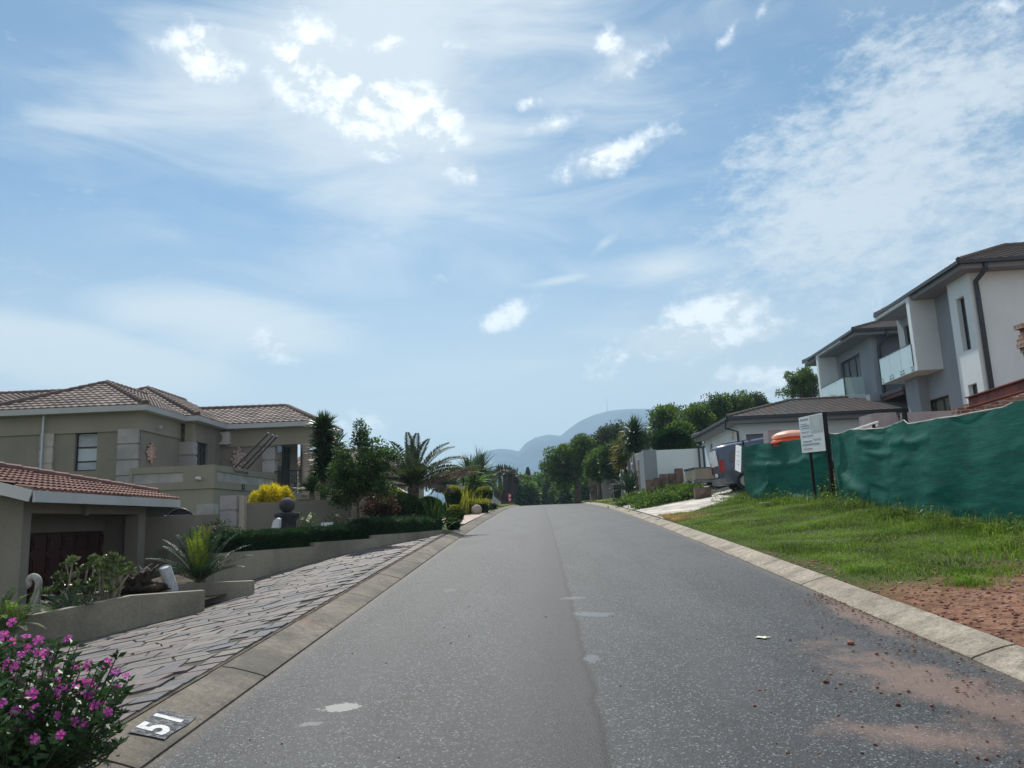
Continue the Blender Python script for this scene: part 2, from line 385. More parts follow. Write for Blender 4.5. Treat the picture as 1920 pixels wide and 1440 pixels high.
    c = spot(c, 3.0, 4.4, .12, .1, 0, (.5, .52, .54), .9, 1.0, 20)
    # red earth washed off the verge
    nz = t.math('MULTIPLY', t.math('SUBTRACT', t.noise(uv, 2.6, 7, .72), .5), 1.5)
    b = t.math('MAXIMUM', t.blob(uv, 2.25, 5.6, .75, 2.6, R(14)), t.blob(uv, 2.7, 8.0, .35, 2.2, 0))
    b = t.math('MAXIMUM', b, t.math('MULTIPLY', t.blob(uv, 1.7, 4.6, .5, 1.1, 20), .9))
    c = t.mix(t.ss(t.math('ADD', b, nz), .30, .85, 0, .5), c, (.26, .165, .125))
    # dust and silt against both kerbs
    ed = t.ss(t.math('ADD', t.math('ABSOLUTE', u), t.math('MULTIPLY', mid, .2)), 2.72, 2.98, 0, .5)
    c = t.mix(ed, c, (.14, .11, .085))
    cr = t.math('ABSOLUTE', t.math('SUBTRACT', t.math('ADD', v, t.math('MULTIPLY', t.noise(uv, 1.5, 5, .7), .5)), t.math('MULTIPLY_ADD', u, -.06, 6.05)))
    c = t.mix(t.math('MULTIPLY', t.ss(cr, .003, .014, .8, 0), t.ss(u, -1.4, -1.0, 1, 0)), c, (.015, .015, .015))
    t.l(c, p.inputs['Base Color']); p.inputs['Roughness'].default_value = .63; p.inputs['Specular IOR Level'].default_value = .26
    b1 = t.n('ShaderNodeBump'); b1.inputs['Strength'].default_value = .55; b1.inputs['Distance'].default_value = .004
    t.l(t.math('ADD', vo.outputs['Distance'], t.noise(uv, 60, 3, .7)), b1.inputs['Height']); t.l(b1.outputs[0], p.inputs['Normal'])
    return m
tag(rm.build('road', roadmat(), smooth=True), kind='structure')
# ------------------------------------------------------------------ kerbs: precast lengths of two metres with open joints
def kerbmat():
    m = D.materials.new('kerb_concrete'); m.use_nodes = True; t = NT(m.node_tree); p = m.node_tree.nodes['Principled BSDF']
    geo = t.n('ShaderNodeNewGeometry'); pos = geo.outputs['Position']
    c = t.mix(t.ss(t.noise(pos, 2.2, 6, .65), .3, .7), (.17, .150, .115), (.38, .335, .27))
    c = t.mix(1.0, c, t.mix(t.ss(t.noise(pos, 13, 6, .75), .3, .7), (.62, .60, .58), (1.22, 1.20, 1.18)), 'MULTIPLY')
    c = t.mix(t.ss(t.noise(pos, .55, 5, .7), .5, .75, 0, .55), c, (.15, .105, .075))
    c = t.mix(t.ss(t.noise(pos, 48, 3, .8), .5, .72, 0, .75), c, (.46, .43, .36))
    c = t.mix(t.ss(t.noise(pos, 33, 3, .8), .52, .72, 0, .65), c, (.055, .05, .042))
    s = t.n('ShaderNodeSeparateXYZ'); t.l(pos, s.inputs[0])
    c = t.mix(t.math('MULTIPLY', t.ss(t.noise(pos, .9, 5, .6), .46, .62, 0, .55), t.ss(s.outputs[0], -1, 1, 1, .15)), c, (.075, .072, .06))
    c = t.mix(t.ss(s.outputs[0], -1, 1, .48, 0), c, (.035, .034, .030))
    b = t.blob(pos, -2.35, 8.62, .5, .32, 0)
    c = t.mix(t.ss(t.math('ADD', b, t.math('SUBTRACT', t.noise(pos, 9, 6, .7), .5)), .3, .6, 0, .7), c, (.26, .10, .06))
    t.l(c, p.inputs['Base Color']); p.inputs['Roughness'].default_value = .9
    bm = t.n('ShaderNodeBump'); bm.inputs['Strength'].default_value = .8; bm.inputs['Distance'].default_value = .006
    t.l(t.noise(pos, 60, 5, .8), bm.inputs['Height']); t.l(bm.outputs[0], p.inputs['Normal'])
    return m
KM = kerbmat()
def kerb(side, breaks=()):
    k = MB(); y = -11.73 if side > 0 else -11.35
    prof = [(HW - .01, -.06), (HW - .005, .014), (HW + .02, .026), (HW + .14, .062), (HW + .27, .096), (HW + KW - .02, .106), (HW + KW, .098), (HW + KW + .005, -.08)]
    while y < 130:
        rng_j = (rng.random(2) - .5) * .006
        rows = []
        for yy in np.linspace(y + .011, y + 1.989, 4):
            a = math.atan(.0384 - .000118 * yy)
            rows.append([(float(xc(yy)) + side * (u + rng_j[0]), yy, float(zr(yy)) + z + rng_j[1]) for u, z in prof])
        P = np.array(rows); k.grid(P if side < 0 else P[:, ::-1])
        k.poly([tuple(q) for q in P[0]]); k.poly([tuple(q) for q in P[-1][::-1]])
        y += 2.0
    return tag(k.build('kerb', KM), kind='structure')
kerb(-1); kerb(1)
# orange haunching showing behind the left kerb
hs = MB(); yy = np.arange(-2, 20, .35); w = .035 + .03 * rng.random(len(yy))
L = xc(yy) - HW - KW
hs.grid(np.stack([np.stack([L - w, yy, zr(yy) + .088 + 0 * yy], -1), np.stack([L + .012, yy, zr(yy) + .104], -1)], 1)[:, ::-1])
tag(hs.build('mortar_bedding', mat('mortar', (.30, .17, .10), .95, .3, 6, bump=.8, bs=50)), kind='structure')
# ------------------------------------------------------------------ slate crazy paving, left
base = MB(); px_ = []
PVY = np.arange(-2, 22.3, .5)
def pv_width(y): return float(np.interp(y, [-2, 9, 12, 15, 16.6, 18, 19.6, 22.3], [9, 9, 7.0, 3.6, 2.6, 1.8, .95, .12]))
rows = []
for y in PVY:
    w_ = pv_width(y); rows.append([(float(xc(y)) - HW - KW - .01 - w_ * f, y, 0) for f in np.linspace(1, 0, 12)])
P = np.array(rows); P[..., 2] = zground(P[..., 0], P[..., 1]) + .008
base.grid(P[:, ::1])
tag(base.build('paving_bed', mat('paving_joint', (.050, .046, .040), .95, .4, 5, (.10, .09, .07), bump=.6)), kind='structure')
def stonemat():
    m = D.materials.new('slate_paving'); m.use_nodes = True; t = NT(m.node_tree); p = m.node_tree.nodes['Principled BSDF']
    geo = t.n('ShaderNodeNewGeometry'); pos = geo.outputs['Position']
    r = t.n('ShaderNodeValToRGB'); t.l(geo.outputs['Random Per Island'], r.inputs[0])
    cs = [(0, (.125, .15, .17)), (.2, (.21, .195, .17)), (.4, (.165, .135, .14)), (.55, (.27, .24, .195)), (.7, (.11, .125, .145)), (.85, (.215, .175, .165)), (1, (.17, .17, .165))]
    el_ = r.color_ramp.elements; el_[0].position, el_[0].color = 0, cs[0][1] + (1,); el_[1].position, el_[1].color = 1, cs[-1][1] + (1,)
    for a, c in cs[1:-1]: e = el_.new(a); e.color = c + (1,)
    c = t.mix(1.0, r.outputs[0], t.mix(t.ss(t.noise(pos, 9, 6, .7, 1), .3, .7), (.72, .72, .74), (1.25, 1.22, 1.18)), 'MULTIPLY')
    c = t.mix(t.ss(t.noise(pos, 1.1, 5, .6), .42, .75, .22, .62), c, (.060, .058, .056))
    t.l(t.mix(1.0, c, (.84, .82, .83), 'MULTIPLY'), p.inputs['Base Color']); p.inputs['Roughness'].default_value = .66; p.inputs['Specular IOR Level'].default_value = .35
    b = t.n('ShaderNodeBump'); b.inputs['Strength'].default_value = .7; b.inputs['Distance'].default_value = .01
    t.l(t.noise(pos, 16, 7, .7, .6), b.inputs['Height']); t.l(b.outputs[0], p.inputs['Normal'])
    return m
st = MB(); SM = stonemat()
def stone(poly2):
    P2 = np.array(poly2); c = P2.mean(0); P2 = c + (P2 - c) * (1 - .008 / max(.05, np.abs(P2 - c).max(0).min()))
    h = .018 + rng.random() * .012; tx, ty = (rng.random(2) - .5) * .035
    q = c + (P2 - c) * .98
    zt = zground(q[:, 0], q[:, 1]) + h + (q[:, 0] - c[0]) * tx + (q[:, 1] - c[1]) * ty
    zb = zground(P2[:, 0], P2[:, 1]) + h - .012; zz = zground(P2[:, 0], P2[:, 1]) - .01
    n = len(P2)
    V = [(*P2[i], zz[i]) for i in range(n)] + [(*P2[i], zb[i]) for i in range(n)] + [(*q[i], zt[i]) for i in range(n)]
    F = [tuple(range(2 * n, 3 * n))] + [(a * n + i, a * n + (i + 1) % n, (a + 1) * n + (i + 1) % n, (a + 1) * n + i) for a in (0, 1) for i in range(n)]
    st.add(V, F)
SX, SY = .235, .42                      # along the road, across it
r0 = np.random.default_rng(3)
NI, NJ = 112, 28
J = {}
def jv(i, j, k):
    key = (i, j, k)
    if key not in J: J[key] = (r0.random(2) - .5) * (.13, .2)
    a = J[key]
    return (i * SX + a[0], (j + (.5 if i % 2 else 0) + (.0 if k == 0 else .0)) * SY + a[1])
for i in range(NI):
    for j in range(-1, NJ):
        # brick-laid hexagons with shaken corners
        pts = []
        o = .5 if i % 2 else 0
        def V(ii, jj):
            key = (ii, round(jj * 2)); 
            if key not in J: J[key] = (r0.random(2) - .5) * (.13, .26)
            return (ii * SX + J[key][0], jj * SY + J[key][1])
        pts = [V(i, j + o), V(i, j + o + .5), V(i, j + o + 1), V(i + 1, j + o + 1), V(i + 1, j + o + .5), V(i + 1, j + o)]
        yc_ = (i + .5) * SX - 2; dc = (j + o + .5) * SY
        if yc_ > 21.6 or dc > pv_width(yc_) + .05 or dc < .28: continue
        poly = []
        for a, b in pts:
            y = a - 2; d = min(max(b, .292), pv_width(y) + .1)
            poly.append((float(xc(y)) - HW - KW - d, y))
        stone(poly[::-1])
y = -2
while y < 21.5:                        # the soldier course along the kerb
    l_ = .20 + .05 * rng.random()
    w0 = float(xc(y)) - HW - KW
    stone([(w0 - .045, y), (w0 - .045, y + l_ - .01), (w0 - .275, y + l_ - .01 + .02), (w0 - .275, y + .015)][::1]); y += l_ + .008
tag(st.build('paving', SM), kind='structure')
# ------------------------------------------------------------------ number on the kerb
pk = thing('kerb_number', 'worn blue-grey painted panel on the kerb with stencilled white number 51', 'house number', (-2.4, 5.25, .3))
yk = 5.28; xk = float(xc(yk)) - HW - .165
gr_ = math.atan(.0558 - .000627 * yk); tl = math.atan2(.28, 1)
A = Matrix.Translation((xk, yk, float(zr(yk)) + .071)) @ Matrix.Rotation(R(90) - .0384, 4, 'Z') @ Matrix.Rotation(gr_, 4, 'Y') @ Matrix.Rotation(tl, 4, 'X')
A = Matrix.Translation((xk, yk, float(zr(yk)) + .0765)) @ Matrix(((0, -math.cos(tl), math.sin(tl), 0), (math.cos(gr_), 0, 0, 0), (math.sin(gr_), math.sin(tl), math.cos(tl), 0), (0, 0, 0, 1)))
def A_pt(a, b, c): v = A @ Vector((a, b, c)); return tuple(v)
pm = MB(); e = []
for a, b in [(-.25, -.13), (-.1, -.125), (.1, -.135), (.25, -.125), (.255, 0), (.245, .125), (.1, .13), (-.1, .12), (-.25, .13), (-.245, 0)]:
    e.append(A_pt(a * .92 + (rng.random() - .5) * .03, b * .95 + (rng.random() - .5) * .022, -.0005))
pm.poly(e); pm.build('painted_panel', mat('panel_blue', (.045, .056, .080), .9, .3, 22, (.15, .15, .15), fine=.7, fs=70), pk)
text_mesh('digit', '5', .27, mat('white_paint', (.62, .63, .63), .8, .2, 20, fine=.25, fs=120), pk, A @ Matrix.Translation((-.10, 0, .002)) @ Matrix.Diagonal((1.2, .95, 1, 1)), .0008, bold=.008)
text_mesh('digit', '1', .27, MATS['white_paint'], pk, A @ Matrix.Translation((.10, 0, .002)) @ Matrix.Diagonal((1.2, .95, 1, 1)), .0008, bold=.008)
# ------------------------------------------------------------------ right side driveway slab
dv = MB(); rows = []
for y in np.arange(24.5, 44.1, .5):
    near = float(np.interp(y, [24.5, 27, 29.5, 31, 44], [.05, 1.6, 5.0, 7, 8])); far0 = float(np.interp(y, [24.5, 36, 38, 44], [0, .0, 0.1, 3.5]))
    a = float(xc(y)) + HW + KW + .01 + (far0 if y > 36 else 0); b = float(xc(y)) + HW + KW + near + .3
    rows.append([(a + (b - a) * f, y, 0) for f in np.linspace(0, 1, 16)])
P = np.array(rows); P[..., 2] = zground(P[..., 0], P[..., 1]) + .025
dv.grid(P[:, ::-1][::-1])
def drivemat():
    return mat('driveway_concrete', (.36, .33, .29), .85, .18, 1.5, (.50, .47, .42), fine=.2, fs=30, bump=.3)
tag(dv.build('driveway', drivemat()), kind='structure')
dv = MB(); rows = []
for y in np.arange(26, 40, .5):        # pale paving on the left beyond the hedge
    rows.append([(float(xc(y)) - HW - KW - .01 - f * float(np.interp(y, [26, 29, 35, 40], [.3, 1.6, 1.2, .7])), y, 0) for f in np.linspace(1, 0, 5)])
P = np.array(rows); P[..., 2] = zground(P[..., 0], P[..., 1]) + .02
dv.grid(P); tag(dv.build('pavement', mat('pinkish_paving', (.36, .28, .24), .85, .2, 3, (.46, .38, .33))), kind='structure')
# ------------------------------------------------------------------ hills
def hills():
    YH = 2600.0
    out = [(780, 945), (820, 925), (850, 902), (868, 884), (886, 866), (900, 855), (918, 846), (938, 842), (958, 844), (973, 847.5), (985, 832), (1002, 822), (1025, 816), (1050, 818.5), (1062, 808), (1085, 791), (1110, 780), (1140, 772), (1176, 768.5), (1220, 769), (1260, 772), (1300, 776), (1380, 790), (1500, 815), (1700, 850), (2100, 905)]
    px = np.array([at(a, b, YH) for a, b in out])
    xs = np.linspace(px[0, 0] - 200, px[-1, 0] + 300, 260); prof = np.interp(xs, px[:, 0], px[:, 2], left=-10, right=-10)
    ys = np.linspace(-1, 1, 60); r = np.random.default_rng(5)
    Z = (prof[:, None] + 10) * np.sqrt(np.clip(1 - np.abs(ys)[None] ** 1.5, 0, 1)) - 10
    X = np.repeat(xs[:, None], 60, 1); Y = YH + ys[None] * 700 * np.ones_like(X)
    for k in range(16):                # spurs and gullies that leave the skyline alone
        a = r.random() * 6; f = .006 * (1.25 ** k); Z += (1 - np.exp(-(ys[None] * 3) ** 2)) * 7 / (1.25 ** k) * np.sin(X * f + a) * np.sin(Y * f * .8 + a * 3)
    m = MB(); m.grid(np.stack([X, Y, Z], -1)[:, ::-1] if False else np.stack([X, Y, Z], -1).transpose(1, 0, 2))
    tag(m.build('hills', mat('hazy_hill_blue', (.012, .042, .10), .95, .3, .01, (.022, .062, .13)), smooth=True), kind='structure')  # blue of the haze put into the hill's own colour
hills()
ant = MB(); a0 = at(1139, 773, 2600); ant.tube([(a0[0], 2600, a0[2] - 6), (a0[0], 2600, a0[2] + 52)], [1.2, .5], 5)
top('radio_mast', ant, mat('mast_grey', (.25, .25, .25), .6, .05), 'thin radio mast standing on the crest of the far blue hill', 'mast')
# ------------------------------------------------------------------ building helpers
def wall(mb, p0, p1, z0, z1, th, ops=()):
    """wall from p0 to p1 (plan), face to the right of that direction, with openings (a0, a1, z0, z1)"""
    p0 = np.array(p0, float); p1 = np.array(p1, float); L = np.linalg.norm(p1 - p0); d = (p1 - p0) / L; n = np.array([d[1], -d[0]])
    us_ = sorted({0, L, *[min(max(o[i], 0), L) for o in ops for i in (0, 1)]}); zs = sorted({z0, z1, *[min(max(o[i], z0), z1) for o in ops for i in (2, 3)]})
    solid = lambda i, j: 0 <= i < len(us_) - 1 and 0 <= j < len(zs) - 1 and not any(o[0] <= (us_[i] + us_[i + 1]) / 2 <= o[1] and o[2] <= (zs[j] + zs[j + 1]) / 2 <= o[3] for o in ops)
    P = lambda u, z, b: (p0[0] + d[0] * u - n[0] * th * b, p0[1] + d[1] * u - n[1] * th * b, z)
    for i in range(len(us_) - 1):
        for j in range(len(zs) - 1):
            if not solid(i, j): continue
            a, b, c, e = us_[i], us_[i + 1], zs[j], zs[j + 1]
            mb.quad(P(a, c, 0), P(b, c, 0), P(b, e, 0), P(a, e, 0)); mb.quad(P(b, c, 1), P(a, c, 1), P(a, e, 1), P(b, e, 1))
            if not solid(i - 1, j): mb.quad(P(a, c, 1), P(a, c, 0), P(a, e, 0), P(a, e, 1))
            if not solid(i + 1, j): mb.quad(P(b, c, 0), P(b, c, 1), P(b, e, 1), P(b, e, 0))
            if not solid(i, j - 1): mb.quad(P(a, c, 1), P(b, c, 1), P(b, c, 0), P(a, c, 0))
            if not solid(i, j + 1): mb.quad(P(a, e, 0), P(b, e, 0), P(b, e, 1), P(a, e, 1))
    return mb
GLASS = None
def glassmat(name, tint=(.03, .04, .045), rough=.05):
    if name in MATS: return MATS[name]
    m = D.materials.new(name); m.use_nodes = True; p = m.node_tree.nodes['Principled BSDF']
    p.inputs['Base Color'].default_value = tint + (1,); p.inputs['Roughness'].default_value = rough; p.inputs['Specular IOR Level'].default_value = .9
    MATS[name] = m; return m
ALU = mat('window_frame_dark', (.022, .024, .028), .4, .05)
def window(parent, p0, p1, z0, z1, n_cols=1, rows=(), depth=.10, frame=ALU, pane=None, blind=None, name='window', fw=.05, label=None):
    """window set back into its wall; p0->p1 as for the wall"""
    p0 = np.array(p0, float); p1 = np.array(p1, float); L = np.linalg.norm(p1 - p0); d = (p1 - p0) / L; n = np.array([d[1], -d[0]])
    P = lambda u, z, b: (p0[0] + d[0] * u - n[0] * b, p0[1] + d[1] * u - n[1] * b, z)
    def bx(m, u0, u1, a, b, d0, d1): m.hexa([P(u0, a, d0), P(u1, a, d0), P(u1, a, d1), P(u0, a, d1)], [P(u0, b, d0), P(u1, b, d0), P(u1, b, d1), P(u0, b, d1)])
    f = MB(); D0, D1 = depth, depth + .06
    bx(f, 0, fw, z0, z1, D0, D1); bx(f, L - fw, L, z0, z1, D0, D1); bx(f, fw, L - fw, z0, z0 + fw, D0, D1); bx(f, fw, L - fw, z1 - fw, z1, D0, D1)
    for k in range(1, n_cols): c = L * k / n_cols; bx(f, c - fw / 2, c + fw / 2, z0 + fw, z1 - fw, D0, D1)
    for r_ in rows: c = z0 + (z1 - z0) * r_; bx(f, fw, L - fw, c - fw / 2, c + fw / 2, D0 + .002, D1 - .002)
    w = f.build(name, frame, parent); 
    if label: w['label'] = label
    g_ = MB(); bx(g_, fw * .5, L - fw * .5, z0 + fw * .5, z1 - fw * .5, D0 + .025, D0 + .035)
    g_.build('pane', pane or glassmat('pane_glass'), w)
    return w
def tiles(mb, A, B, C, E=None, course=.34, wave=.30, amp=.028, lip=.035, lift=.0):
    """tiled slope over polygon A-B-C(-E); A->B is the eave"""
    A, B, C = (Vector(p) for p in (A, B, C)); E = Vector(E) if E is not None else None
    u = (B - A).normalized(); n = u.cross(((E or C) - A)).normalized(); v = n.cross(u)
    poly = [(0, 0), ((B - A).length, 0), ((C - A).dot(u), (C - A).dot(v))] + ([((E - A).dot(u), (E - A).dot(v))] if E else [])
    vm = max(p[1] for p in poly); rows = []
    def rng_u(vv):
        xs = []
        for i in range(len(poly)):
            (x0, y0), (x1, y1) = poly[i], poly[(i + 1) % len(poly)]
            if abs(y1 - y0) < 1e-6:
                if abs(y0 - vv) < 1e-3: xs += [x0, x1]
            elif min(y0, y1) - 1e-6 <= vv <= max(y0, y1) + 1e-6: xs.append(x0 + (x1 - x0) * (vv - y0) / (y1 - y0))
        return (min(xs), max(xs)) if xs else None
    um0 = min(p[0] for p in poly); um1 = max(p[0] for p in poly)
    us_ = np.arange(um0, um1 + wave / 6, wave / 6); c = 0
    while c < vm - .01:
        e = min(c + course, vm); jit = (rng.random() - .5) * .02
        for vv, h in ((c, -.012), (c, lip), (e, 0)):
            r_ = rng_u(min(max(vv, 1e-4), vm - 1e-4))
            if r_ is None: continue
            uu = np.clip(us_, *r_); hh = amp * (.5 + .5 * np.sin(uu / wave * 2 * math.pi)) ** 1.0 + h + lift + jit * amp * 8
            Au = np.array(A)[None] + uu[:, None] * np.array(u) + vv * np.array(v) + hh[:, None] * np.array(n)
            rows.append(Au)
        c += course
    mb.grid(np.array(rows))
    return mb
def caps(mb, P, Q, r_=.13, step=.36):
    P = Vector(P); Q = Vector(Q); L = (Q - P).length; d = (Q - P) / L; k = int(L / step)
    for i in range(max(k, 1)):
        a = P + d * (L * i / k); b = P + d * (L * (i + 1.12) / k) if i < k - 1 else Q
        mb.tube([a, b], [r_, r_ * .80], 10)
    return mb
def fascia(mb, pts, z1, h=.22, t=.04):
    for a, b in zip(pts[:-1], pts[1:]): mb.bar((a[0], a[1], z1 - h / 2), (b[0], b[1], z1 - h / 2), t, h)
    return mb
TAN = mat('tan_plaster', (.235, .212, .178), .9, .10, .7, fine=.08, fs=60, stain=.38, bump=.25, bs=45)
TAN2 = mat('tan_band', (.275, .25, .205), .9, .06, .9, fine=.06, fs=60, stain=.15)
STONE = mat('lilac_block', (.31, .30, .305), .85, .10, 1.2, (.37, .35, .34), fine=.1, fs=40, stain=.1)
FASC = mat('fascia_paint', (.42, .43, .44), .6, .05, 1)
TILE = mat('clay_tile', (.115, .088, .08), .8, .2, 1.1, (.20, .158, .145), fine=.28, fs=14, stain=.0)
TILER = mat('red_tile', (.115, .046, .036), .8, .2, 1.1, (.175, .078, .06), fine=.25, fs=14)
IRON = mat('black_iron', (.012, .012, .014), .45, .1)
def quoin(mb, x0, x1, y0, y1, z0, z1, h=.62, gap=.06, inset=.05):
    mb.box(x0 + inset, y0 + inset, z0, x1 - inset, y1 - inset, z1 - .01); z = z1
    while z > z0 + .1:
        mb.box(x0, y0, max(z - h + gap, z0), x1, y1, z); z -= h
    return mb
def crest_ornament(parent, c, axis, s, h, m, flip=1):
    """scrolled plaster crest: leaves round an oval, on a wall whose plane runs along axis"""
    o = MB(); ax = Vector(axis).normalized(); n = Vector((ax.y, -ax.x, 0)); c = Vector(c)
    def lob(a, b, r1, r2):
        P = c + ax * a + Vector((0, 0, b)) + n * .03
        o.ball(tuple(P), max(abs(ax.x) * r1, .04), max(abs(ax.y) * r1, .04), r2, 8, 6)
    for k in range(14):
        t = 2 * math.pi * k / 14; q = 1.0 if k % 2 else .78
        lob(math.cos(t) * s * q * .8, math.sin(t) * h * q * .8, s * .2, h * .15)
    for k in range(9):
        b = (k / 8 - .5) * 1.9 * h; lob(0, b, s * .22, h * .11)
    for k in range(8):
        t = 2 * math.pi * (k + .5) / 8; lob(math.cos(t) * s * .42, math.sin(t) * h * .42, s * .22, h * .16)
    lob(0, 0, s * .3, h * .2)
    return o.build('wall_ornament', m, parent, smooth=True)
# ------------------------------------------------------------------ the tan two-storey house
H = thing('house', 'two-storey tan house with lilac block pilasters and brown tiled hipped roofs', 'house', (-17, 33, -.6))
ZS, ZE = 6.24, 6.47
XA = lambda px, Y, py=850: at(px, py, Y)[0]
ZA = lambda px, py, Y: at(px, py, Y)[2]
wx0, wx1 = XA(139.5, 30.06), XA(181.5, 30.06); wz0, wz1 = ZA(160, 883, 30.06), ZA(160, 811, 30.06)
xl, xr = -20.6, -14.62
m = MB(); wall(m, (xl + .25, 30.06), (xr - .29, 30.06), -.7, 5.5, .25, [(wx0 - xl - .25, wx1 - xl - .25, wz0, wz1)])
wall(m, (xr - .04, 30.06), (xr - .04, 33.7), -.7, 5.5, .25)
wall(m, (xl, 34), (xl, 30.06), -.7, 5.5, .25)
d0 = [atx(355, 828, -14.1)[1], atx(390, 872, -14.1)[1]]; dz = [atx(372, 872, -14.1)[2] - .3, atx(372, 828, -14.1)[2]]
wall(m, (-14.14, 33.9), (-14.14, 37.1), -.7, 6.24, .25, [(max(.15, d0[0] - 33.9), d0[1] - 33.9, dz[0], dz[1])])
xo0, xo1 = XA(515, 37), XA(566, 37)
zt_ = ZA(540, 833, 37)
wall(m, (-14.14, 37.06), (xo0, 37.06), -.7, 6.24, .25)
wall(m, (xo0 + .001, 37.06), (xo1 + .5, 37.06), -.7, 2.74, .25)
wall(m, (xo0 - .02, 37.1), (xo0 - .02, 41), 3.0, 6.24, .2, [(.35, 2.6, 3.06, 5.55)])
wall(m, (-31, 31.6), (xl, 31.6), -.7, 6.24, .25)
m.build('wall', TAN, H)
m = MB()                                # deep plain band above the recessed panels
m.box(xl - .02, 30.0, 5.5, xr + .02, 30.3, ZS); m.box(xr - .28, 30.3, 5.5, xr + .02, 33.5, ZS); m.build('wall_band', TAN2, H)
m = MB(); m.box(-14.45, 33.55, 5.35, -14.08, 33.88, ZS); m.build('wall_band', TAN2, H)
m = MB(); m.box(xo0 + .02, 36.96, 2.75, xo1 + .5, 37.3, 3.08); m.build('terrace_edge', TAN2, H)
m = MB(); m.box(-13.86, 37.0, ZA(440, 838, 37), xo0 + .3, 37.3, ZS); m.box(xo0 + .3, 37.0, zt_, xo1 + .5, 37.3, ZS); m.box(xo1 + .2, 37.3, zt_, xo1 + .5, 41, ZS)
m.build('wall_band', TAN2, H)
m = MB(); m.box(xo0 + .18, 40.8, 3.0, xo1 - .7, 41, ZS); m.box(xo0 + .18, 37.35, 6.0, xo1 + .5, 40.8, 6.2)
m.build('terrace_wall', mat('terracotta_plaster', (.30, .16, .11), .85, .1), H, label='terracotta painted inner wall and ceiling of the upper terrace')
for a, b, y0, y1, zt, z0 in ( (XA(219, 29.9), XA(257.5, 29.9), 29.9, 30.35, 5.56, -.6), (-14.85, -14.06, 33.52, 34.0, 5.36, -.6), (XA(492, 36.95), XA(515, 36.95), 36.95, 37.4, ZA(500, 840, 37), 2.9)):
    quoin(MB(), 0, 1, 0, 1, 0, 1); q = MB(); quoin(q, a, b, y0, y1, z0, zt); q.build('pilaster', STONE, H)
q = MB(); quoin(q, XA(73, 29.95), XA(98.5, 29.95), 29.95, 30.2, -.6, 5.52, .64, .13, .03); q.build('pilaster', mat('lit_block', (.42, .39, .36), .85, .12), H)  # paler copy of the pilaster block, light put into its colour
co = MB(); cx = XA(573, 37.1); co.lathe((cx, 37.15, 2.9), [(.24, 0), (.24, .12), (.19, .16), (.185, 1.4), (.17, zt_ - 3.32), (.2, zt_ - 3.28), (.2, zt_ - 3.2), (.17, zt_ - 3.16), (.26, zt_ - 3.02), (.28, zt_ - 2.9)], 20)
co.build('column', mat('cast_column', (.33, .27, .23), .8, .1), H, smooth=True)
# roofs
SL = .486
r_ = MB()
ap = (-17.62, 32.9, 8.03)
tiles(r_, (-20.9, 29.65, ZE), (-14.33, 29.65, ZE), ap)
tiles(r_, (-14.33, 29.65, ZE), (-14.33, 38, ZE), (-17.62, 38, 8.03), ap)
tiles(r_, (-20.9, 38, ZE), (-20.9, 29.65, ZE), ap, (-17.62, 38, 8.03))
ac = (-18.1, 37.6, 8.58)
tiles(r_, (-22.4, 33.25, ZE), (-13.78, 33.25, ZE), ac); tiles(r_, (-13.78, 33.25, ZE), (-13.78, 42, ZE), (-18.1, 42, 8.58), ac)
er0, er1 = (-20, 40, 7.76), (-11.9, 40, 7.76)
tiles(r_, (-18, 36.62, ZE), (-9.42, 36.62, ZE), er1, (-18, 40, 7.76)); tiles(r_, (-9.42, 36.62, ZE), (-9.42, 42, ZE), er1); tiles(r_, (-9.42, 42, ZE), (-18, 42, ZE), (-18, 40, 7.76), er1)
zb = ZA(60, 737, 38.5)
tiles(r_, (-33, 31.2, ZE), (-19, 31.2, ZE), (-20.5, 38.5, zb), (-33, 38.5, zb)); tiles(r_, (-18, 45, ZE), (-33, 45, ZE), (-33, 38.5, zb), (-20.5, 38.5, zb))
RF = r_.build('roof', TILE, H)
c_ = MB()
for a, b in (((-20.9, 29.65, ZE + .05), ap), ((-14.33, 29.65, ZE + .05), ap), (ap, (-17.62, 36.7, 8.06)), ((-13.78, 33.25, ZE + .05), ac), (ac, (-18.1, 42, 8.6)), ((-22.0, 33.65, ZE + .25), ac),
             ((-17.5, 40, 7.8), er1), ((-9.42, 36.62, ZE + .05), er1), ((-9.42, 42, ZE + .05), er1), ((-33, 38.5, zb + .03), (-20.5, 38.5, zb + .03))): caps(MB(), a, b).build('ridge_cap', mat('ridge_tile', (.13, .092, .085), .8, .15, 2, fine=.2, fs=14), RF)

f = MB(); fascia(f, [(-20.95, 34), (-20.95, 29.62), (-14.30, 29.62), (-14.30, 33.22), (-13.75, 33.22), (-13.75, 36.59), (-9.38, 36.59), (-9.38, 42)], ZE - .01)
fascia(f, [(-31, 31.17), (-20.97, 31.17)], ZE - .01)
for x0, y0, x1, y1 in ((-20.93, 29.66, -14.32, 30.5), (-15, 30.5, -14.32, 33.2), (-15, 33.26, -13.77, 34), (-14.3, 34, -13.77, 36.6), (-14.2, 36.63, -9.4, 37.6), (-10.4, 37.6, -9.4, 42), (-31, 31.2, -20.98, 32)): f.box(x0, y0, ZS, x1, y1, ZS + .02)
f.build('fascia', FASC, H)
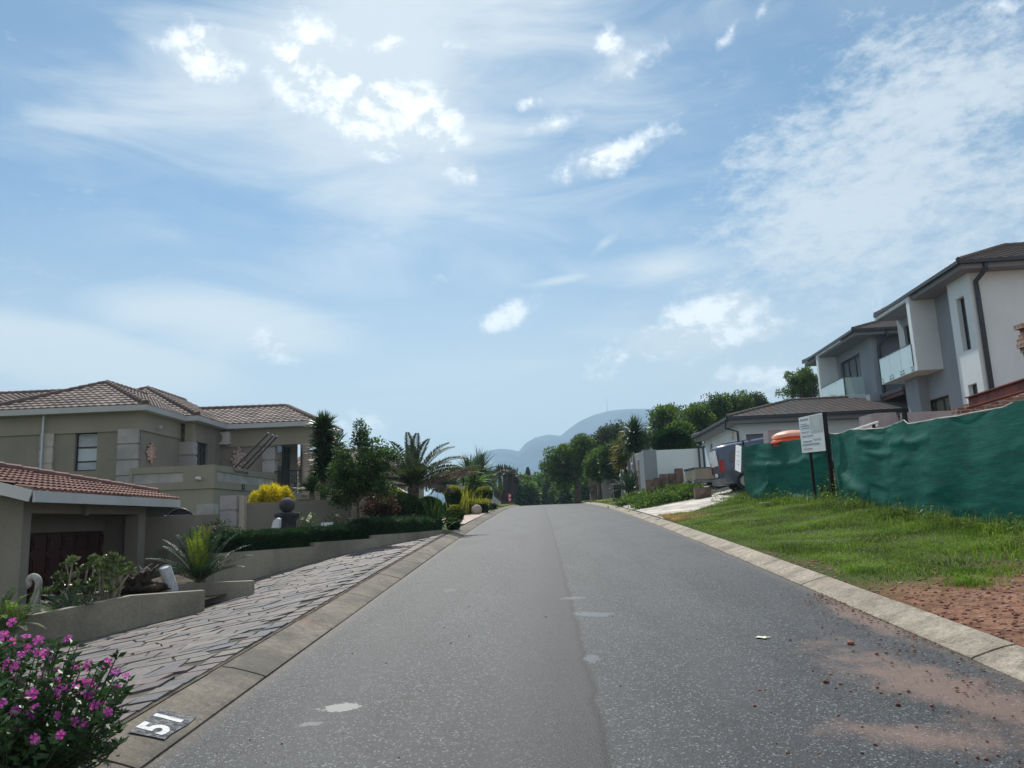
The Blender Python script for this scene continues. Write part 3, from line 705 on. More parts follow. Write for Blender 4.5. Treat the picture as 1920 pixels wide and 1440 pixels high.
# windows
W1 = window(H, (wx0, 30.06), (wx1, 30.06), wz0, wz1, 1, (.25, .62), .14, label='upstairs window with white blinds in three lights')
bl = MB(); z = wz0 + .03
while z < wz1 - .05: bl.box(wx0 + .04, 30.235, z, wx1 - .04, 30.25, z + .042); z += .048
bl.build('blind', mat('white_blind', (.62, .66, .70), .7, .05), W1)
gm = D.materials.new('clear_pane'); gm.use_nodes = True; gp = gm.node_tree.nodes['Principled BSDF']; gp.inputs['Transmission Weight'].default_value = .0; gp.inputs['Alpha'].default_value = .18; gp.inputs['Roughness'].default_value = .03; gp.inputs['Base Color'].default_value = (.3, .35, .38, 1)
for ch in W1.children: 
    if ch.name.startswith('pane'): ch.data.materials[0] = gm
window(H, (-14.14, 33.9 + max(.15, d0[0] - 33.9)), (-14.14, d0[1]), dz[0], dz[1], 3, (.62,), .1, label='dark three-light window beside the pilaster')
window(H, (xo0 - .02, 37.45), (xo0 - .02, 39.7), 3.06, 5.55, 2, (), .05, name='sliding_door', pane=glassmat('door_glass', (.02, .05, .05)), fw=.07)
lw = XA(4, 31.5)
dk = MB(); dk.box(-25, 31.54, 3.0, lw, 31.58, 5.3); dk.build('dark_window', mat('window_dark', (.01, .012, .015), .4), H)  # flat dark sheet standing for a window
crest_ornament(H, (xr - .02, atx(283, 849, xr)[1], atx(283, 849, xr)[2]), (0, 1, 0), .42, .42, mat('pink_plaster', (.47, .32, .26), .85, .2, 4))
crest_ornament(H, (XA(447, 37), 37.02, ZA(447, 861, 37)), (1, 0, 0), .40, .56, mat('pale_pink_plaster', (.42, .33, .31), .85, .2, 4))
def spot(c, n, m=None):
    s = MB(); c = Vector(c); n = Vector(n); s.tube([c, c + n * .06], .05, 8); s.tube([c + n * .05 + Vector((0, 0, .02)), c + n * .2 - Vector((0, 0, .03))], [.045, .07], 10)
    return s.build('wall_light', mat('light_housing', (.45, .45, .44), .4), H, smooth=True)
spot((xr + .02, atx(293, 804, xr)[1], 5.75), (1, 0, 0))
dp = MB(); a = at(82, 779, 29.85); b = at(74, 893, 29.85); dp.tube([(a[0], 29.86, ZS), (a[0], 29.86, -.6)], .045, 8); dp.build('downpipe', mat('galv_pipe', (.42, .46, .52), .35, .1, metal=.3), H)
# balcony over the lower garage
BX, BY = -11.42, 29.25
bz = ZA(396, 871, BY); m = MB()
m.box(-14.75, BY, 3.36, BX, BY + .2, bz) if False else None
zp1, zp0, zb0 = bz - .24, 3.36, 3.08
wall(m, (-14.66, BY), (BX - .2, BY), zb0, bz, .2, [(.12, 2.05, zp0, zp1)]); wall(m, (BX, BY), (BX, 36.9), zb0, bz, .2, [(.28, 7.3, zp0, zp1)])
wall(m, (-14.66, BY + .05), (BX - .30, BY + .05), -.7, zb0 - .001, .25, [(0.1, 1.9, -.5, ZA(330, 947, 29.3))]); wall(m, (BX - .05, BY + .05), (BX - .05, 36.9), -.7, zb0 - .001, .25, [(2.1, 7, -.5, 2.2)])
m.box(-14.6, BY + .31, 2.9, BX - .31, 36.9, 3.06)
m.build('balcony', TAN2, H)
m = MB(); m.box(-14.54, BY + .05, zp0, -12.61, BY + .18, zp1); m.box(BX - .18, BY + .28, zp0, BX - .05, BY + 7.3, zp1); m.build('balcony_panel', STONE, H)
q = MB(); quoin(q, XA(370, 29.24), BX - .02, BY + .02, BY + .5, -.6, ZA(380, 945, 29.2), .8); q.build('pilaster', STONE, H)
dk = MB(); dk.box(-14.6, BY + 1.2, -.6, BX - .4, BY + 1.25, 2.6); dk.build('shade_sheet', mat('shade_wall', (.10, .09, .08), .9), H)  # thin dark sheet, the garage's inner shade put into its colour
hp = atx(455, 884, BX); 
for w_, px_, py_ in (('Tuana', 444, 885), ('Guly', 459, 888)): text_mesh('name_word', w_, .34, IRON, H, Matrix.Translation((BX + .008, atx(px_, py_, BX)[1], bz - .125)) @ Matrix.Rotation(R(90), 4, 'Z') @ Matrix.Rotation(R(90), 4, 'X') @ Matrix.Diagonal((1.25, .62, 1, 1)), .006, .35)
py_ = atx(456, 921, BX)[1]; pl = MB(); pl.box(BX + .001, py_ - .17, zb0 + .03, BX + .02, py_ + .17, zb0 + .26); nb = pl.build('number_plaque', IRON, H)
text_mesh('number', '51', .2, mat('tan_plaster_letter', (.4, .38, .33)), nb, Matrix.Translation((BX + .022, py_, zb0 + .145)) @ Matrix.Rotation(R(90), 4, 'Z') @ Matrix.Rotation(R(90), 4, 'X'), .001)
cp = at(371, 897, BY); s = MB(); s.tube([(cp[0], BY, cp[2]), (cp[0], BY - .1, cp[2])], .06, 8); s.tube([(cp[0], BY - .1, cp[2]), (cp[0] + .16, BY - .2, cp[2] - .01)], .06, 8); s.build('camera', mat('white_plastic', (.62, .64, .66), .4), H)
# terrace railing of black scrollwork
rl = MB(); rz = ZA(540, 883, 37); rl.bar((xo0, 36.98, rz), (xo1, 36.98, rz), .05); rl.bar((xo0, 36.98, 3.16), (xo1, 36.98, 3.16), .04)
for k in range(10):
    x = xo0 + (xo1 - xo0) * (k + .5) / 10; rl.bar((x, 36.98, 3.16), (x, 36.98, rz), .02)
for k in range(4):
    x = xo0 + (xo1 - xo0) * (k + .5) / 4
    for rr, zz in ((.15, 3.45), (.11, 3.8)): rl.tube([(x + rr * math.cos(t), 36.98, zz + rr * math.sin(t)) for t in np.linspace(0, 5.6, 14)], .016, 5)
rl.build('railing', IRON, H)
# air conditioners
def aircon(c, label, s=.42):
    t = thing('air_conditioner', label, 'air conditioner', c, group='air conditioning units on the tan house')
    x, y, z = c; b = MB(); b.box(x - s, y - .3, z, x + s, y, z + .60); b.build('casing', mat('ac_white', (.50, .50, .48), .5, .05), t)
    f = MB(); f.tube([(x - .12, y - .302, z + .3), (x - .12, y - .315, z + .3)], .24, 24); fo = f.build('fan', mat('ac_fan', (.10, .105, .11), .5), t)
    g_ = MB()
    for r2 in (.08, .14, .2, .245): g_.tube([(x - .12 + r2 * math.cos(a), y - .325, z + .3 + r2 * math.sin(a)) for a in np.linspace(0, 2 * math.pi, 25)], .006, 4)
    for a in np.linspace(0, math.pi, 7): g_.bar((x - .12 - .24 * math.cos(a), y - .322, z + .3 - .24 * math.sin(a)), (x - .12 + .24 * math.cos(a), y - .322, z + .3 + .24 * math.sin(a)), .008)
    g_.build('grille', MATS['ac_white'], fo)
    for dx in (-.28, .28): MB().bar((x + dx, y + .02, z - .03), (x + dx, y - .3, z - .03), .035).build('bracket', MATS['ac_white'], t)
aircon((XA(415.5, 36.9), 36.98, ZA(415, 834, 36.9)), 'white air conditioner on the wall beside the pink flower crest')
aircon((XA(-3, 31.5), 31.58, ZA(0, 822, 31.5)), 'white air conditioner cut off by the left edge of the photo')
# three dark poles leaning from the balcony parapet
for (bx_, by_, tx_, ty_, yb, lb) in ((439, 878, 502.7, 813, 31.7, 'left'), (450.6, 881, 511.6, 817, 32.5, 'middle'), (460, 882, 519, 819, 33.2, 'right')):
    a = Vector(at(bx_, by_, yb)); b = Vector(at(tx_, ty_, yb + 2.2)); a2 = a - (b - a) * .22
    t = thing('pole', 'slanting dark pole rising from the tan balcony, ' + {'left': 'leftmost', 'middle': 'middle', 'right': 'rightmost'}[lb] + ' of the three', 'pole', a2, group='three dark poles leaning on the balcony')
    p = MB(); p.tube([a2, b], .038, 8); p.build('shaft', mat('pole_bronze', (.02, .015, .02), .8, spec=.1), t); p = MB(); p.ball(tuple(b), .06, seg=10, rings=6); p.build('finial', mat('finial_grey', (.3, .3, .3), .4), t)
# ------------------------------------------------------------------ garage with the red tiled roof
G = thing('garage', 'low tan garage with red tiled roof and maroon panelled door', 'garage', (-9, 16, -.45))
GP0 = Vector(at(61, 930, 13.0)); GP1 = Vector(at(335, 944, 20.0)); ge = 2.36
gd = Vector((GP1.x - GP0.x, GP1.y - GP0.y, 0)).normalized(); gn = Vector((-gd.y, gd.x, 0))   # gn points back, away from the road
def gp(a, w, z): p = Vector((GP0.x, GP0.y, 0)) + gd * a + gn * w; return (p.x, p.y, z)
GL = (Vector((GP1.x - GP0.x, GP1.y - GP0.y, 0))).length
sl = math.tan(R(16))
r_ = MB(); tiles(r_, gp(0, 0, ge), gp(GL, 0, ge), gp(GL + .4, .75, ge + .75 * sl), gp(-.2, 3.3, ge + 3.3 * sl), course=.32, wave=.205, amp=.026)
GR_ = r_.build('roof', TILER, G)
c_ = MB(); caps(c_, gp(GL + .35, .70, ge + .70 * sl + .04), gp(-.2, 3.25, ge + 3.25 * sl + .04), .10, .42); c_.build('ridge_cap', mat('red_ridge', (.17, .09, .08), .8, .15, 3, fine=.15), GR_)
f = MB(); f.bar(gp(0, -.02, ge - .11), gp(GL + .02, -.02, ge - .11), .035, .19); f.bar(gp(-.02, .02, ge - .10), gp(-.02, 3.3, ge - .10 + 3.3 * sl), .035, .2)
f.extr([gp(.02, .02, ge - .05), gp(GL, .02, ge - .05), gp(GL, .8, ge - .05), gp(.02, .8, ge - .05)], (0, 0, -.02))
f.build('fascia', mat('fascia_white', (.56, .57, .55), .6, .06, 1), G)
GT = mat('garage_plaster', (.235, .218, .178), .92, .08, .6, fine=.1, fs=50, stain=.2, bump=.3)
def gpa(px, py, w):       # distance along the garage front for a point of the photo at setback w
    o = Vector((GP0.x, GP0.y, 0)) + gn * w; d = ray(px, py)
    # solve o + a*gd = t*d in plan
    det = gd.x * -d[1] + gd.y * d[0]; a = (-o.x * -d[1] + -o.y * d[0]) / det
    t = ((o + gd * a).y) / d[1]; return a, EYE + d[2] * t
m = MB()
w0 = .35
aL0, _ = gpa(41, 1000, w0); aL1, _ = gpa(57, 1000, w0); aR0, _ = gpa(259, 1000, w0); aR1, _ = gpa(272, 1000, w0)
zs_ = gpa(130, 963, w0)[1]
for a, b in ((aL0, aL1), (aR0, aR1)): m.prism([gp(a, w0, 0)[:2], gp(a, w0 + .3, 0)[:2], gp(b, w0 + .3, 0)[:2], gp(b, w0, 0)[:2]][::-1], -.5, zs_)
m.prism([gp(aL0, w0, 0)[:2], gp(aR1, w0, 0)[:2], gp(aR1, w0 + .3, 0)[:2], gp(aL0, w0 + .3, 0)[:2]], zs_, ge - .08)
wd = 1.15
zd = gpa(130, 997, wd)[1]; aD0 = aL0 + .05; aD1, _ = gpa(212, 1040, wd)
m.prism([gp(aL0 + .02, w0 + .3, 0)[:2], gp(aL0 + .02, wd + 4, 0)[:2], gp(aL0 + .22, wd + 4, 0)[:2], gp(aL0 + .22, w0 + .3, 0)[:2]][::-1], -.5, ge + .2)
m.prism([gp(aL0 + .23, wd, 0)[:2], gp(aR1 - .02, wd, 0)[:2], gp(aR1 - .02, wd + .2, 0)[:2], gp(aL0 + .23, wd + .2, 0)[:2]], zd, ge)
m.prism([gp(aD1, wd, 0)[:2], gp(aR1 - .02, wd, 0)[:2], gp(aR1 - .02, wd + .2, 0)[:2], gp(aD1, wd + .2, 0)[:2]], -.5, zd)
m.prism([gp(aR1 - .22, w0 + .31, 0)[:2], gp(aR1 - .02, w0 + .31, 0)[:2], gp(aR1 - .02, wd + 4, 0)[:2], gp(aR1 - .22, wd + 4, 0)[:2]], -.5, ge + .2)
m.prism([gp(aL0 - .0, wd + 4, 0)[:2], gp(aR1, wd + 4, 0)[:2], gp(aR1, wd + 4.2, 0)[:2], gp(aL0, wd + 4.2, 0)[:2]], -.5, ge)
m.build('wall', GT, G)
dm = D.materials.new('maroon_timber'); dm.use_nodes = True; t = NT(dm.node_tree); p = dm.node_tree.nodes['Principled BSDF']
geo = t.n('ShaderNodeNewGeometry'); t.l(t.mix(t.ss(t.noise(t.mapv(geo.outputs['Position'], scale=(1, 1, 8)), 3, 5, .7), .3, .7), (.040, .010, .008), (.085, .024, .018)), p.inputs['Base Color']); p.inputs['Roughness'].default_value = .45
m = MB(); nD = 9; nR = 5; z0 = -.45
def dbox(a0, a1, wa, wb, za, zb_): m.prism([gp(a0, wa, 0)[:2], gp(a1, wa, 0)[:2], gp(a1, wb, 0)[:2], gp(a0, wb, 0)[:2]], za, zb_)
dbox(aL0 + .23, aD1, wd + .1, wd + .14, z0, zd)
for r2 in range(nR):
    for k in range(nD):
        a0 = aL0 + .23 + (aD1 - aL0 - .23) * k / nD; a1 = aL0 + .23 + (aD1 - aL0 - .23) * (k + 1) / nD; za = z0 + (zd - z0) * r2 / nR; zb_ = z0 + (zd - z0) * (r2 + 1) / nR
        dbox(a0 + .03, a1 - .03, wd + .075, wd + .099, za + .04, zb_ - .04); dbox(a0 + .09, a1 - .09, wd + .055, wd + .074, za + .1, zb_ - .1)
m.build('garage_door', dm, G)
m = MB(); a_, z_ = gpa(165, 955, .25); m.bar(gp(a_, .28, z_ - .12), gp(a_, .28, ge - .1), .07, .07); m.build('downpipe', GT, G)
# ------------------------------------------------------------------ plastered walls of the garden
WP = mat('garden_plaster', (.215, .20, .168), .93, .1, .5, fine=.1, fs=40, stain=.35, bump=.35, bs=30)
WPT = mat('garden_plaster_worn', (.20, .185, .15), .93, .15, .8, (.27, .25, .20), fine=.12, fs=30, stain=.5, bump=.4, bs=30)
b0 = at(268, 972, 19.3); b1 = at(411, 963.6, 19.7)
m = MB(); m.prism([(b0[0] - .5, 19.3), (b1[0], 19.7), (b1[0], 19.9), (b0[0] - .5, 19.5)], -.5, 1.94)
top('boundary_wall', m, WP, 'plain plastered wall joining the garage to the block gate pillar', 'wall')
PX0, PX1 = XA(412.5, 19.6, 950), XA(443, 19.6, 950); pt = ZA(430, 929, 19.6)
PT = thing('gate_pillar', 'square pillar of lilac blocks with recessed joints where the garden walls meet', 'pillar', ((PX0 + PX1) / 2, 19.8, .9))
q = MB(); quoin(q, PX0, PX1, 19.6, 20.05, .3, pt, .42, .07, .02); q.build('shaft', STONE, PT)
q = MB(); q.box(PX1 + .01, 19.75, 1.0, PX1 + .14, 19.98, pt - .01); q.build('pale_side', mat('pale_side_tone', (.50, .45, .36), .9), PT, label='paler side face of the pillar')  # side face given a paler colour than the front
b0 = at(444, 944, 19.9); b1 = at(655, 935, 20.6)
m = MB(); m.prism([(b0[0], 19.9), (b1[0], 20.6), (b1[0], 20.8), (b0[0], 20.1)], .3, [b0[2], b1[2], b1[2], b0[2]])
top('boundary_wall', m, WP, 'plastered garden wall behind the stone ball urn', 'wall')
b0 = at(656, 934, 21); b1 = at(683, 934, 21)
q = MB(); quoin(q, b0[0], b1[0], 21.0, 21.4, .6, b0[2] + .02, .5, .03, .01); top('gate_pillar', q, mat('pale_block', (.33, .31, .28), .85, .1), 'small pale pillar behind the stems of the young tree', 'pillar')
# retaining wall in three steps
RWp = [(-8.9, 19.3), (-7.5, 18.2), (-5.95, 14.95), (-5.75, 14.82), (-5.25, 15.45), (-4.33, 16.65)], [(-4.33, 16.65), (-3.5, 18.0), (-3.38, 18.2)], [(-3.38, 18.2), (-2.5, 19.7), (-1.98, 21.9)]
def ribbon(m, pts, z0, z1, th):
    P = [Vector((p[0], p[1], 0)) for p in pts]; nn = []
    for i in range(len(P)):
        d = (P[min(i + 1, len(P) - 1)] - P[max(i - 1, 0)]).normalized(); nn.append(Vector((-d.y, d.x, 0)))
    for i in range(len(P) - 1):
        a, b = P[i], P[i + 1]; c, d = b + nn[i + 1] * th, a + nn[i] * th
        m.prism([(a.x, a.y), (b.x, b.y), (c.x, c.y), (d.x, d.y)], z0, z1)
m = MB()
for pts, z in zip(RWp, (1.12, 1.20, 1.275)): ribbon(m, pts, -.4, z, .2)
top('retaining_wall', m, WPT, 'stepped plastered retaining wall below the clipped green hedge', 'wall')
bed = MB()
ed = [(-7.4, 18.1), (-5.85, 15.1), (-5.75, 15.0), (-5.4, 15.6), (-4.48, 16.8), (-3.6, 18.1), (-2.7, 19.8), (-2.2, 22), (-2.4, 24.5), (-4.0, 24.5), (-8.8, 19.4)]
bed.poly([(x, y, 1.09 + (.3 if y > 23 else .08 if y > 18 else 0)) for x, y in ed][::1])
tag(bed.build('garden_bed', mat('dark_soil', (.035, .028, .02), .95, .4, 3, (.07, .055, .04), bump=.8)), kind='structure')
# two low planter walls that run out towards the kerb
def lowwall(pts, zt_, th, label, m=None):
    w = MB()
    for i in range(len(pts) - 1):
        a, b = Vector(pts[i]), Vector(pts[i + 1]); d = (b - a).normalized(); n = Vector((-d.y, d.x))
        q = [a, b, b + n * th, a + n * th]
        w.prism([(v.x, v.y) for v in q], -.5, [zt_[i], zt_[i + 1], zt_[i + 1], zt_[i]])
    return top('planter_wall', w, m or WPT, label, 'wall')
e1 = (-4.77, 11.95); e0 = (-6.44, 10.81)
z1_ = EYE + (ray(384, 1107) * 11.95 / ray(384, 1107)[1])[2]; z0_ = EYE + (ray(88, 1148) * 10.81 / ray(88, 1148)[1])[2]
zm = at(240, 1117, 11.4)[2]
lowwall([(-7.7, 9.95), e0, (-5.6, 11.38), e1], [z0_ - .12, z0_, zm, z1_], .2, 'low plastered planter wall in front of the jade plant and swan')
f1 = at(477, 1113, 13.35); z2 = at(477, 1089, 13.35)[2]
lowwall([(-6.9, 11.9), (-5.55, 12.75), (f1[0], 13.35)], [at(310, 1108, 12)[2], at(366, 1094, 12.8)[2], z2], .2, 'low plastered planter wall in front of the cycad')
pb = MB(); pb.poly([(-7.7, 10.1, .42), (-6.5, 10.98, .44), (-5.0, 12.05, .48), (-4.85, 13.3, .52), (-5.9, 14.75, .60), (-7.4, 18.0, .62), (-9.0, 19.0, .50), (-8.6, 13.4, .42)])
tag(pb.build('planter_soil', MATS['dark_soil']), kind='structure')
# ------------------------------------------------------------------ frames turned to the road on the right
class Frame:
    def __init__(s, o, deg): s.o = np.array(o[:2], float); s.a = R(deg); s.u = np.array([math.cos(s.a), -math.sin(s.a)]); s.v = np.array([math.sin(s.a), math.cos(s.a)])
    def w(s, lx, ly, z): p = s.o + s.u * lx + s.v * ly; return (float(p[0]), float(p[1]), z)
    def px(s, px, py, lx):     # point of the photo on the plane local x = lx  -> local y, z
        d = ray(px, py); n = s.u; t = (np.dot(s.o, n) + lx) / np.dot(d[:2], n); P = d[:2] * t; return float(np.dot(P - s.o, s.v)), float(EYE + d[2] * t)
    def py(s, px, py, ly):     # on the plane local y = ly -> local x, z
        d = ray(px, py); n = s.v; t = (np.dot(s.o, n) + ly) / np.dot(d[:2], n); P = d[:2] * t; return float(np.dot(P - s.o, s.u)), float(EYE + d[2] * t)
class LMB(MB):                  # mesh written in a frame
    def __init__(s, fr): super().__init__(); s.fr = fr
    def build(s, *a, **k):
        for V in s.v:
            p = s.fr.o[None] + V[:, :1] * s.fr.u[None] + V[:, 1:2] * s.fr.v[None]; V[:, :2] = p
        return super().build(*a, **k)
WHT = mat('white_render', (.64, .72, .74), .9, .05, .6, fine=.05, fs=60, stain=.12, bump=.2, bs=40)
GRY = mat('grey_render', (.27, .31, .345), .9, .06, .6, fine=.05, fs=60, stain=.12)
GRD = mat('dark_grey_render', (.13, .15, .18), .9, .06, .6, fine=.05, fs=60)
GUT = mat('charcoal_gutter', (.045, .052, .062), .45, .05)
RTL = D.materials.new('flat_concrete_tile'); RTL.use_nodes = True
t = NT(RTL.node_tree); p = RTL.node_tree.nodes['Principled BSDF']; geo = t.n('ShaderNodeNewGeometry')
v_ = t.n('ShaderNodeTexVoronoi'); v_.inputs['Scale'].default_value = 1.0; t.l(t.mapv(geo.outputs['Position'], scale=(2.6, 2.6, 5)), v_.inputs['Vector'])
vs_ = t.n('ShaderNodeSeparateColor'); t.l(v_.outputs['Color'], vs_.inputs[0])
r2 = t.n('ShaderNodeValToRGB'); t.l(vs_.outputs[0], r2.inputs[0])
rc = r2.color_ramp; rc.elements[0].color = (.085, .085, .088, 1); rc.elements[1].color = (.10, .105, .11, 1)
for a, c in ((.35, (.14, .095, .08)), (.7, (.095, .09, .09))): e = rc.elements.new(a); e.color = c + (1,)
t.l(r2.outputs[0], p.inputs['Base Color']); p.inputs['Roughness'].default_value = .75
G1 = at(1797, 488, 25.9); FR = Frame(G1, 4.0); ZG = G1[2]
H1 = thing('townhouse', 'white and grey two-storey townhouse with boxed glass balcony nearest the steel beam', 'house', FR.w(4, 4, 2.0))
def roofset(fr, parent, z, x1, y0, y1, run, s, mtl=RTL, course=.32, back=True):
    m = MB(); a = lambda lx, ly, zz: fr.w(lx, ly, zz)
    yr0, yr1 = y0 + run, y1 - run; zr_ = z + run * s
    kw = dict(course=course, wave=.33, amp=.006, lip=.03)
    if yr1 < yr0: yr0 = yr1 = (y0 + y1) / 2
    tiles(m, a(0, y0, z), a(x1, y0, z), a(x1 - run, yr0, zr_), a(run, yr0, zr_), **kw) if x1 > 2 * run else None
    tiles(m, a(0, y1, z), a(0, y0, z), a(run, yr0, zr_), a(run, yr1, zr_) if yr1 > yr0 else None, **kw)
    tiles(m, a(x1, y1, z), a(0, y1, z), a(run, yr1, zr_), a(x1 - run, yr1, zr_), **kw)
    r_ = m.build('roof', mtl, parent)
    for p_, q_ in (((0, y0, z + .03), (run, yr0, zr_ + .03)), ((run, yr0, zr_ + .03), (x1 - run, yr0, zr_ + .03)), ((0, y1, z + .03), (run, yr1, zr_ + .03))): caps(MB(), a(*p_), a(*q_), .09).build('ridge_cap', mtl, r_)
    g_ = MB(); 
    for p0, p1 in ((a(0, y1, z), a(0, y0, z)), (a(0, y0, z), a(x1, y0, z))):
        g_.bar((p0[0], p0[1], z - .06), (p1[0], p1[1], z - .06), .12, .12); 
    g_.build('gutter', GUT, parent)
    f = LMB(fr); f.box(.09, y0 + .09, z - .29, x1, y0 + .12, z - .12); f.box(.09, y0 + .12, z - .29, .12, y1, z - .12); f.box(.12, y0 + .12, z - .30, x1, y0 + .9, z - .275); f.box(.12, y0 + .9, z - .30, 1.15, y1, z - .275)
    f.build('fascia', mat('fascia_grey', (.20, .215, .235), .6, .04), parent)
ridge = FR.py(1862, 460, 4.3)
y_r1 = FR.px(1640, 594, 0)[0]
roofset(FR, H1, ZG, 13, 0, y_r1, min(4.3, y_r1 / 2), (ridge[1] - ZG) / 4.3)
# walls: stair tower proud, recessed grey wall with ground floor window, near gable wall
TX, WX, NY = .55, 1.0, .62
t1 = FR.px(1774, 532, TX)[0]
nw = [FR.px(1792, 560, TX), FR.px(1806.7, 554, TX), FR.px(1821, 654, TX)]
a_, b_ = sorted((nw[0][0], nw[1][0])); nz1, nz0 = nw[1][1], nw[2][1]
sw = [FR.px(1814.6, 722.5, TX), FR.px(1831, 718, TX)]; sa, sb = sorted((sw[0][0], sw[1][0])); sz1 = sw[0][1]
ZB, ZT = 1.2, ZG - .27
m = LMB(FR); wall(m, (TX, t1), (TX, NY), ZB, ZT, .28, [(t1 - b_, t1 - a_, nz0, nz1), (t1 - sb, t1 - sa, sz1 - .75, sz1)])
wall(m, (TX + .281, NY), (13, NY), ZB, ZT, .25); m.build('wall', WHT, H1, label='white rendered stair tower and gable wall')
bt = [FR.px(1702, 552.6, 0), FR.px(1638.6, 596, 0), FR.px(1721, 694, 0), FR.px(1654, 724, 0)]
y0b, y1b = bt[0][0], bt[1][0]; zbt, zbb = bt[0][1], bt[2][1]
gw = [FR.px(1733, 754, WX), FR.px(1778, 739, WX)]; ga, gb = gw[1][0] - .02, gw[0][0] + .05; gz = gw[0][1]
m = LMB(FR); y_end = y1b + .1
wall(m, (WX, y_end), (WX, t1 + .001), ZB, ZT, .25, [(y_end - gb, y_end - ga, gz - 2.1, gz), (y_end - (y1b - .5), y_end - (y0b + .9), zbb + .35, zbb + 2.45)])
wall(m, (WX + .26, y_end), (12, y_end), ZB, ZT, .2) if False else None
m.build('wall', GRY, H1, label='grey rendered wall behind the balcony')
m = LMB(FR); q0 = FR.px(1717, 730, .55); q1 = FR.px(1700, 730, .55)
m.box(.6, FR.px(1723, 735, .6)[0], ZB, .999, FR.px(1700, 740, .6)[0], zbb - .003); m.build('pillar', GRY, H1)
window(H1, FR.w(TX, b_, 0)[:2], FR.w(TX, a_, 0)[:2], nz0, nz1, 1, (.33, .66), .16, label='tall narrow window in three lights')
window(H1, FR.w(TX, sb, 0)[:2], FR.w(TX, sa, 0)[:2], sz1 - .75, sz1, 1, (), .16, label='small ground floor window')
window(H1, FR.w(WX, gb, 0)[:2], FR.w(WX, ga, 0)[:2], gz - 2.1, gz, 3, (), .12, label='three-light ground floor window', pane=glassmat('curtain_glass', (.13, .14, .10), .03), fw=.09)
window(H1, FR.w(WX, y1b - .5, 0)[:2], FR.w(WX, y0b + .9, 0)[:2], zbb + .35, zbb + 2.45, 3, (), .12, name='sliding_door', fw=.08)
def skyglass():
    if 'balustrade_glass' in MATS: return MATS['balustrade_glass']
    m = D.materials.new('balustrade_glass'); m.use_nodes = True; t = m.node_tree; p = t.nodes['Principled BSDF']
    p.inputs['Base Color'].default_value = (.60, .80, .80, 1); p.inputs['Roughness'].default_value = .03; p.inputs['Specular IOR Level'].default_value = 1.0; p.inputs['IOR'].default_value = 2.4  # pale base colour carries part of the sky reflection
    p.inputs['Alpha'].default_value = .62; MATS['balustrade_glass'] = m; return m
def balustrade(parent, fr, x, ya, yb, z0, z1, n, side=None):
    b = thing_part = D.objects.new('balustrade', None); COL.objects.link(b); b.parent = parent; b.empty_display_size = .1
    for k in range(n):
        a0 = ya + (yb - ya) * k / n + .012; a1 = ya + (yb - ya) * (k + 1) / n - .012
        g_ = LMB(fr); g_.box(x - .02, a0, z0, x - .008, a1, z1); g_.build('glass_panel', skyglass(), b)
    if side: 
        g_ = LMB(fr); g_.box(x + .03, ya + .0, z0, side, ya + .012, z1); g_.build('glass_panel', skyglass(), b)
    r_ = LMB(fr); r_.box(x - .03, ya, z1 + .001, x + .01, yb, z1 + .03); r_.box(x - .012, ya - .04, z0 + .2, x + .03, ya - .015, z1); r_.build('rail', GUT, b)
    for k in range(n):
        for f in (.12, .88):
            for dz in (.06, .18):
                yy = ya + (yb - ya) * (k + f) / n; s_ = LMB(fr); s_.box(x - .045, yy - .03, z0 + dz - .03, x - .021, yy + .03, z0 + dz + .03); s_.build('fixing', mat('steel_fixing', (.25, .26, .27), .3, .05, metal=.8), b)
m = LMB(FR); m.box(0, y0b + .001, zbb, WX - .002, y1b, zbb + .24)          # balcony box: slab, near cheek, canopy
m.box(0, y0b, zbb + .241, WX - .002, y0b + .28, zbt - .20); m.box(0, y0b + .001, zbt - .199, WX - .002, y1b, zbt + .03)
m.build('balcony_box', WHT, H1)
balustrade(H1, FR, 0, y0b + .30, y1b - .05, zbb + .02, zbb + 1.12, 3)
dpipe = LMB(FR); pa = FR.py(1845, 498, .15); 
def lt(fr, pts, r_): return [Vector(fr.w(*q)) for q in pts]
dp = MB(); q2 = FR.py(1830, 527, .5); q3 = FR.py(1833, 545, .5)
dp.tube(lt(FR, [(pa[0], .06, ZG - .1), (pa[0], .06, ZG - .34), (q2[0], .52, q2[1]), (q3[0], .52, q3[1] - .2), (q3[0], .52, ZB)], 0), .085, 10); dp.build('downpipe', GUT, H1, smooth=True)
# ---- second townhouse
G2 = FR.px(1599, 617, 0); y2, z2g = G2; y2e = FR.px(1505, 676, 0)[0]
H2 = thing('townhouse', 'blue-grey townhouse farther up the hill with glass balcony above the low tiled roof', 'house', FR.w(4, y2 + 3, 2.0))
roofset(FR, H2, z2g, 11, y2, y2e, 4.0, .36)
B2 = [FR.px(1586, 745, 0), FR.px(1577.5, 632, 0), FR.px(1534, 662, 0)]
yb0, zb2 = B2[0][0], B2[0][1] - .12; yb1 = FR.px(1540, 766, 0)[0]; zt2 = FR.px(1577, 632, 0)[1]; 
m = LMB(FR); wall(m, (1.0, y2e - .4), (1.0, y2 + .6), ZB + 1, z2g - .27, .25, [(y2e - .4 - (yb1 - .7), y2e - .4 - (yb0 + .25), zb2 + .3, zb2 + 2.4)]); m.build('wall', GRY, H2)
m = LMB(FR); wall(m, (1.251, y2 + .6), (10, y2 + .6), ZB + 1, z2g - .27, .25, []); m.build('gable_wall', GRD, H2)
window(H2, FR.w(1.0, yb1 - .7, 0)[:2], FR.w(1.0, yb0 + .25, 0)[:2], zb2 + .3, zb2 + 2.4, 3, (), .12, name='sliding_door', pane=glassmat('curtained_door', (.11, .13, .15), .05), fw=.09)
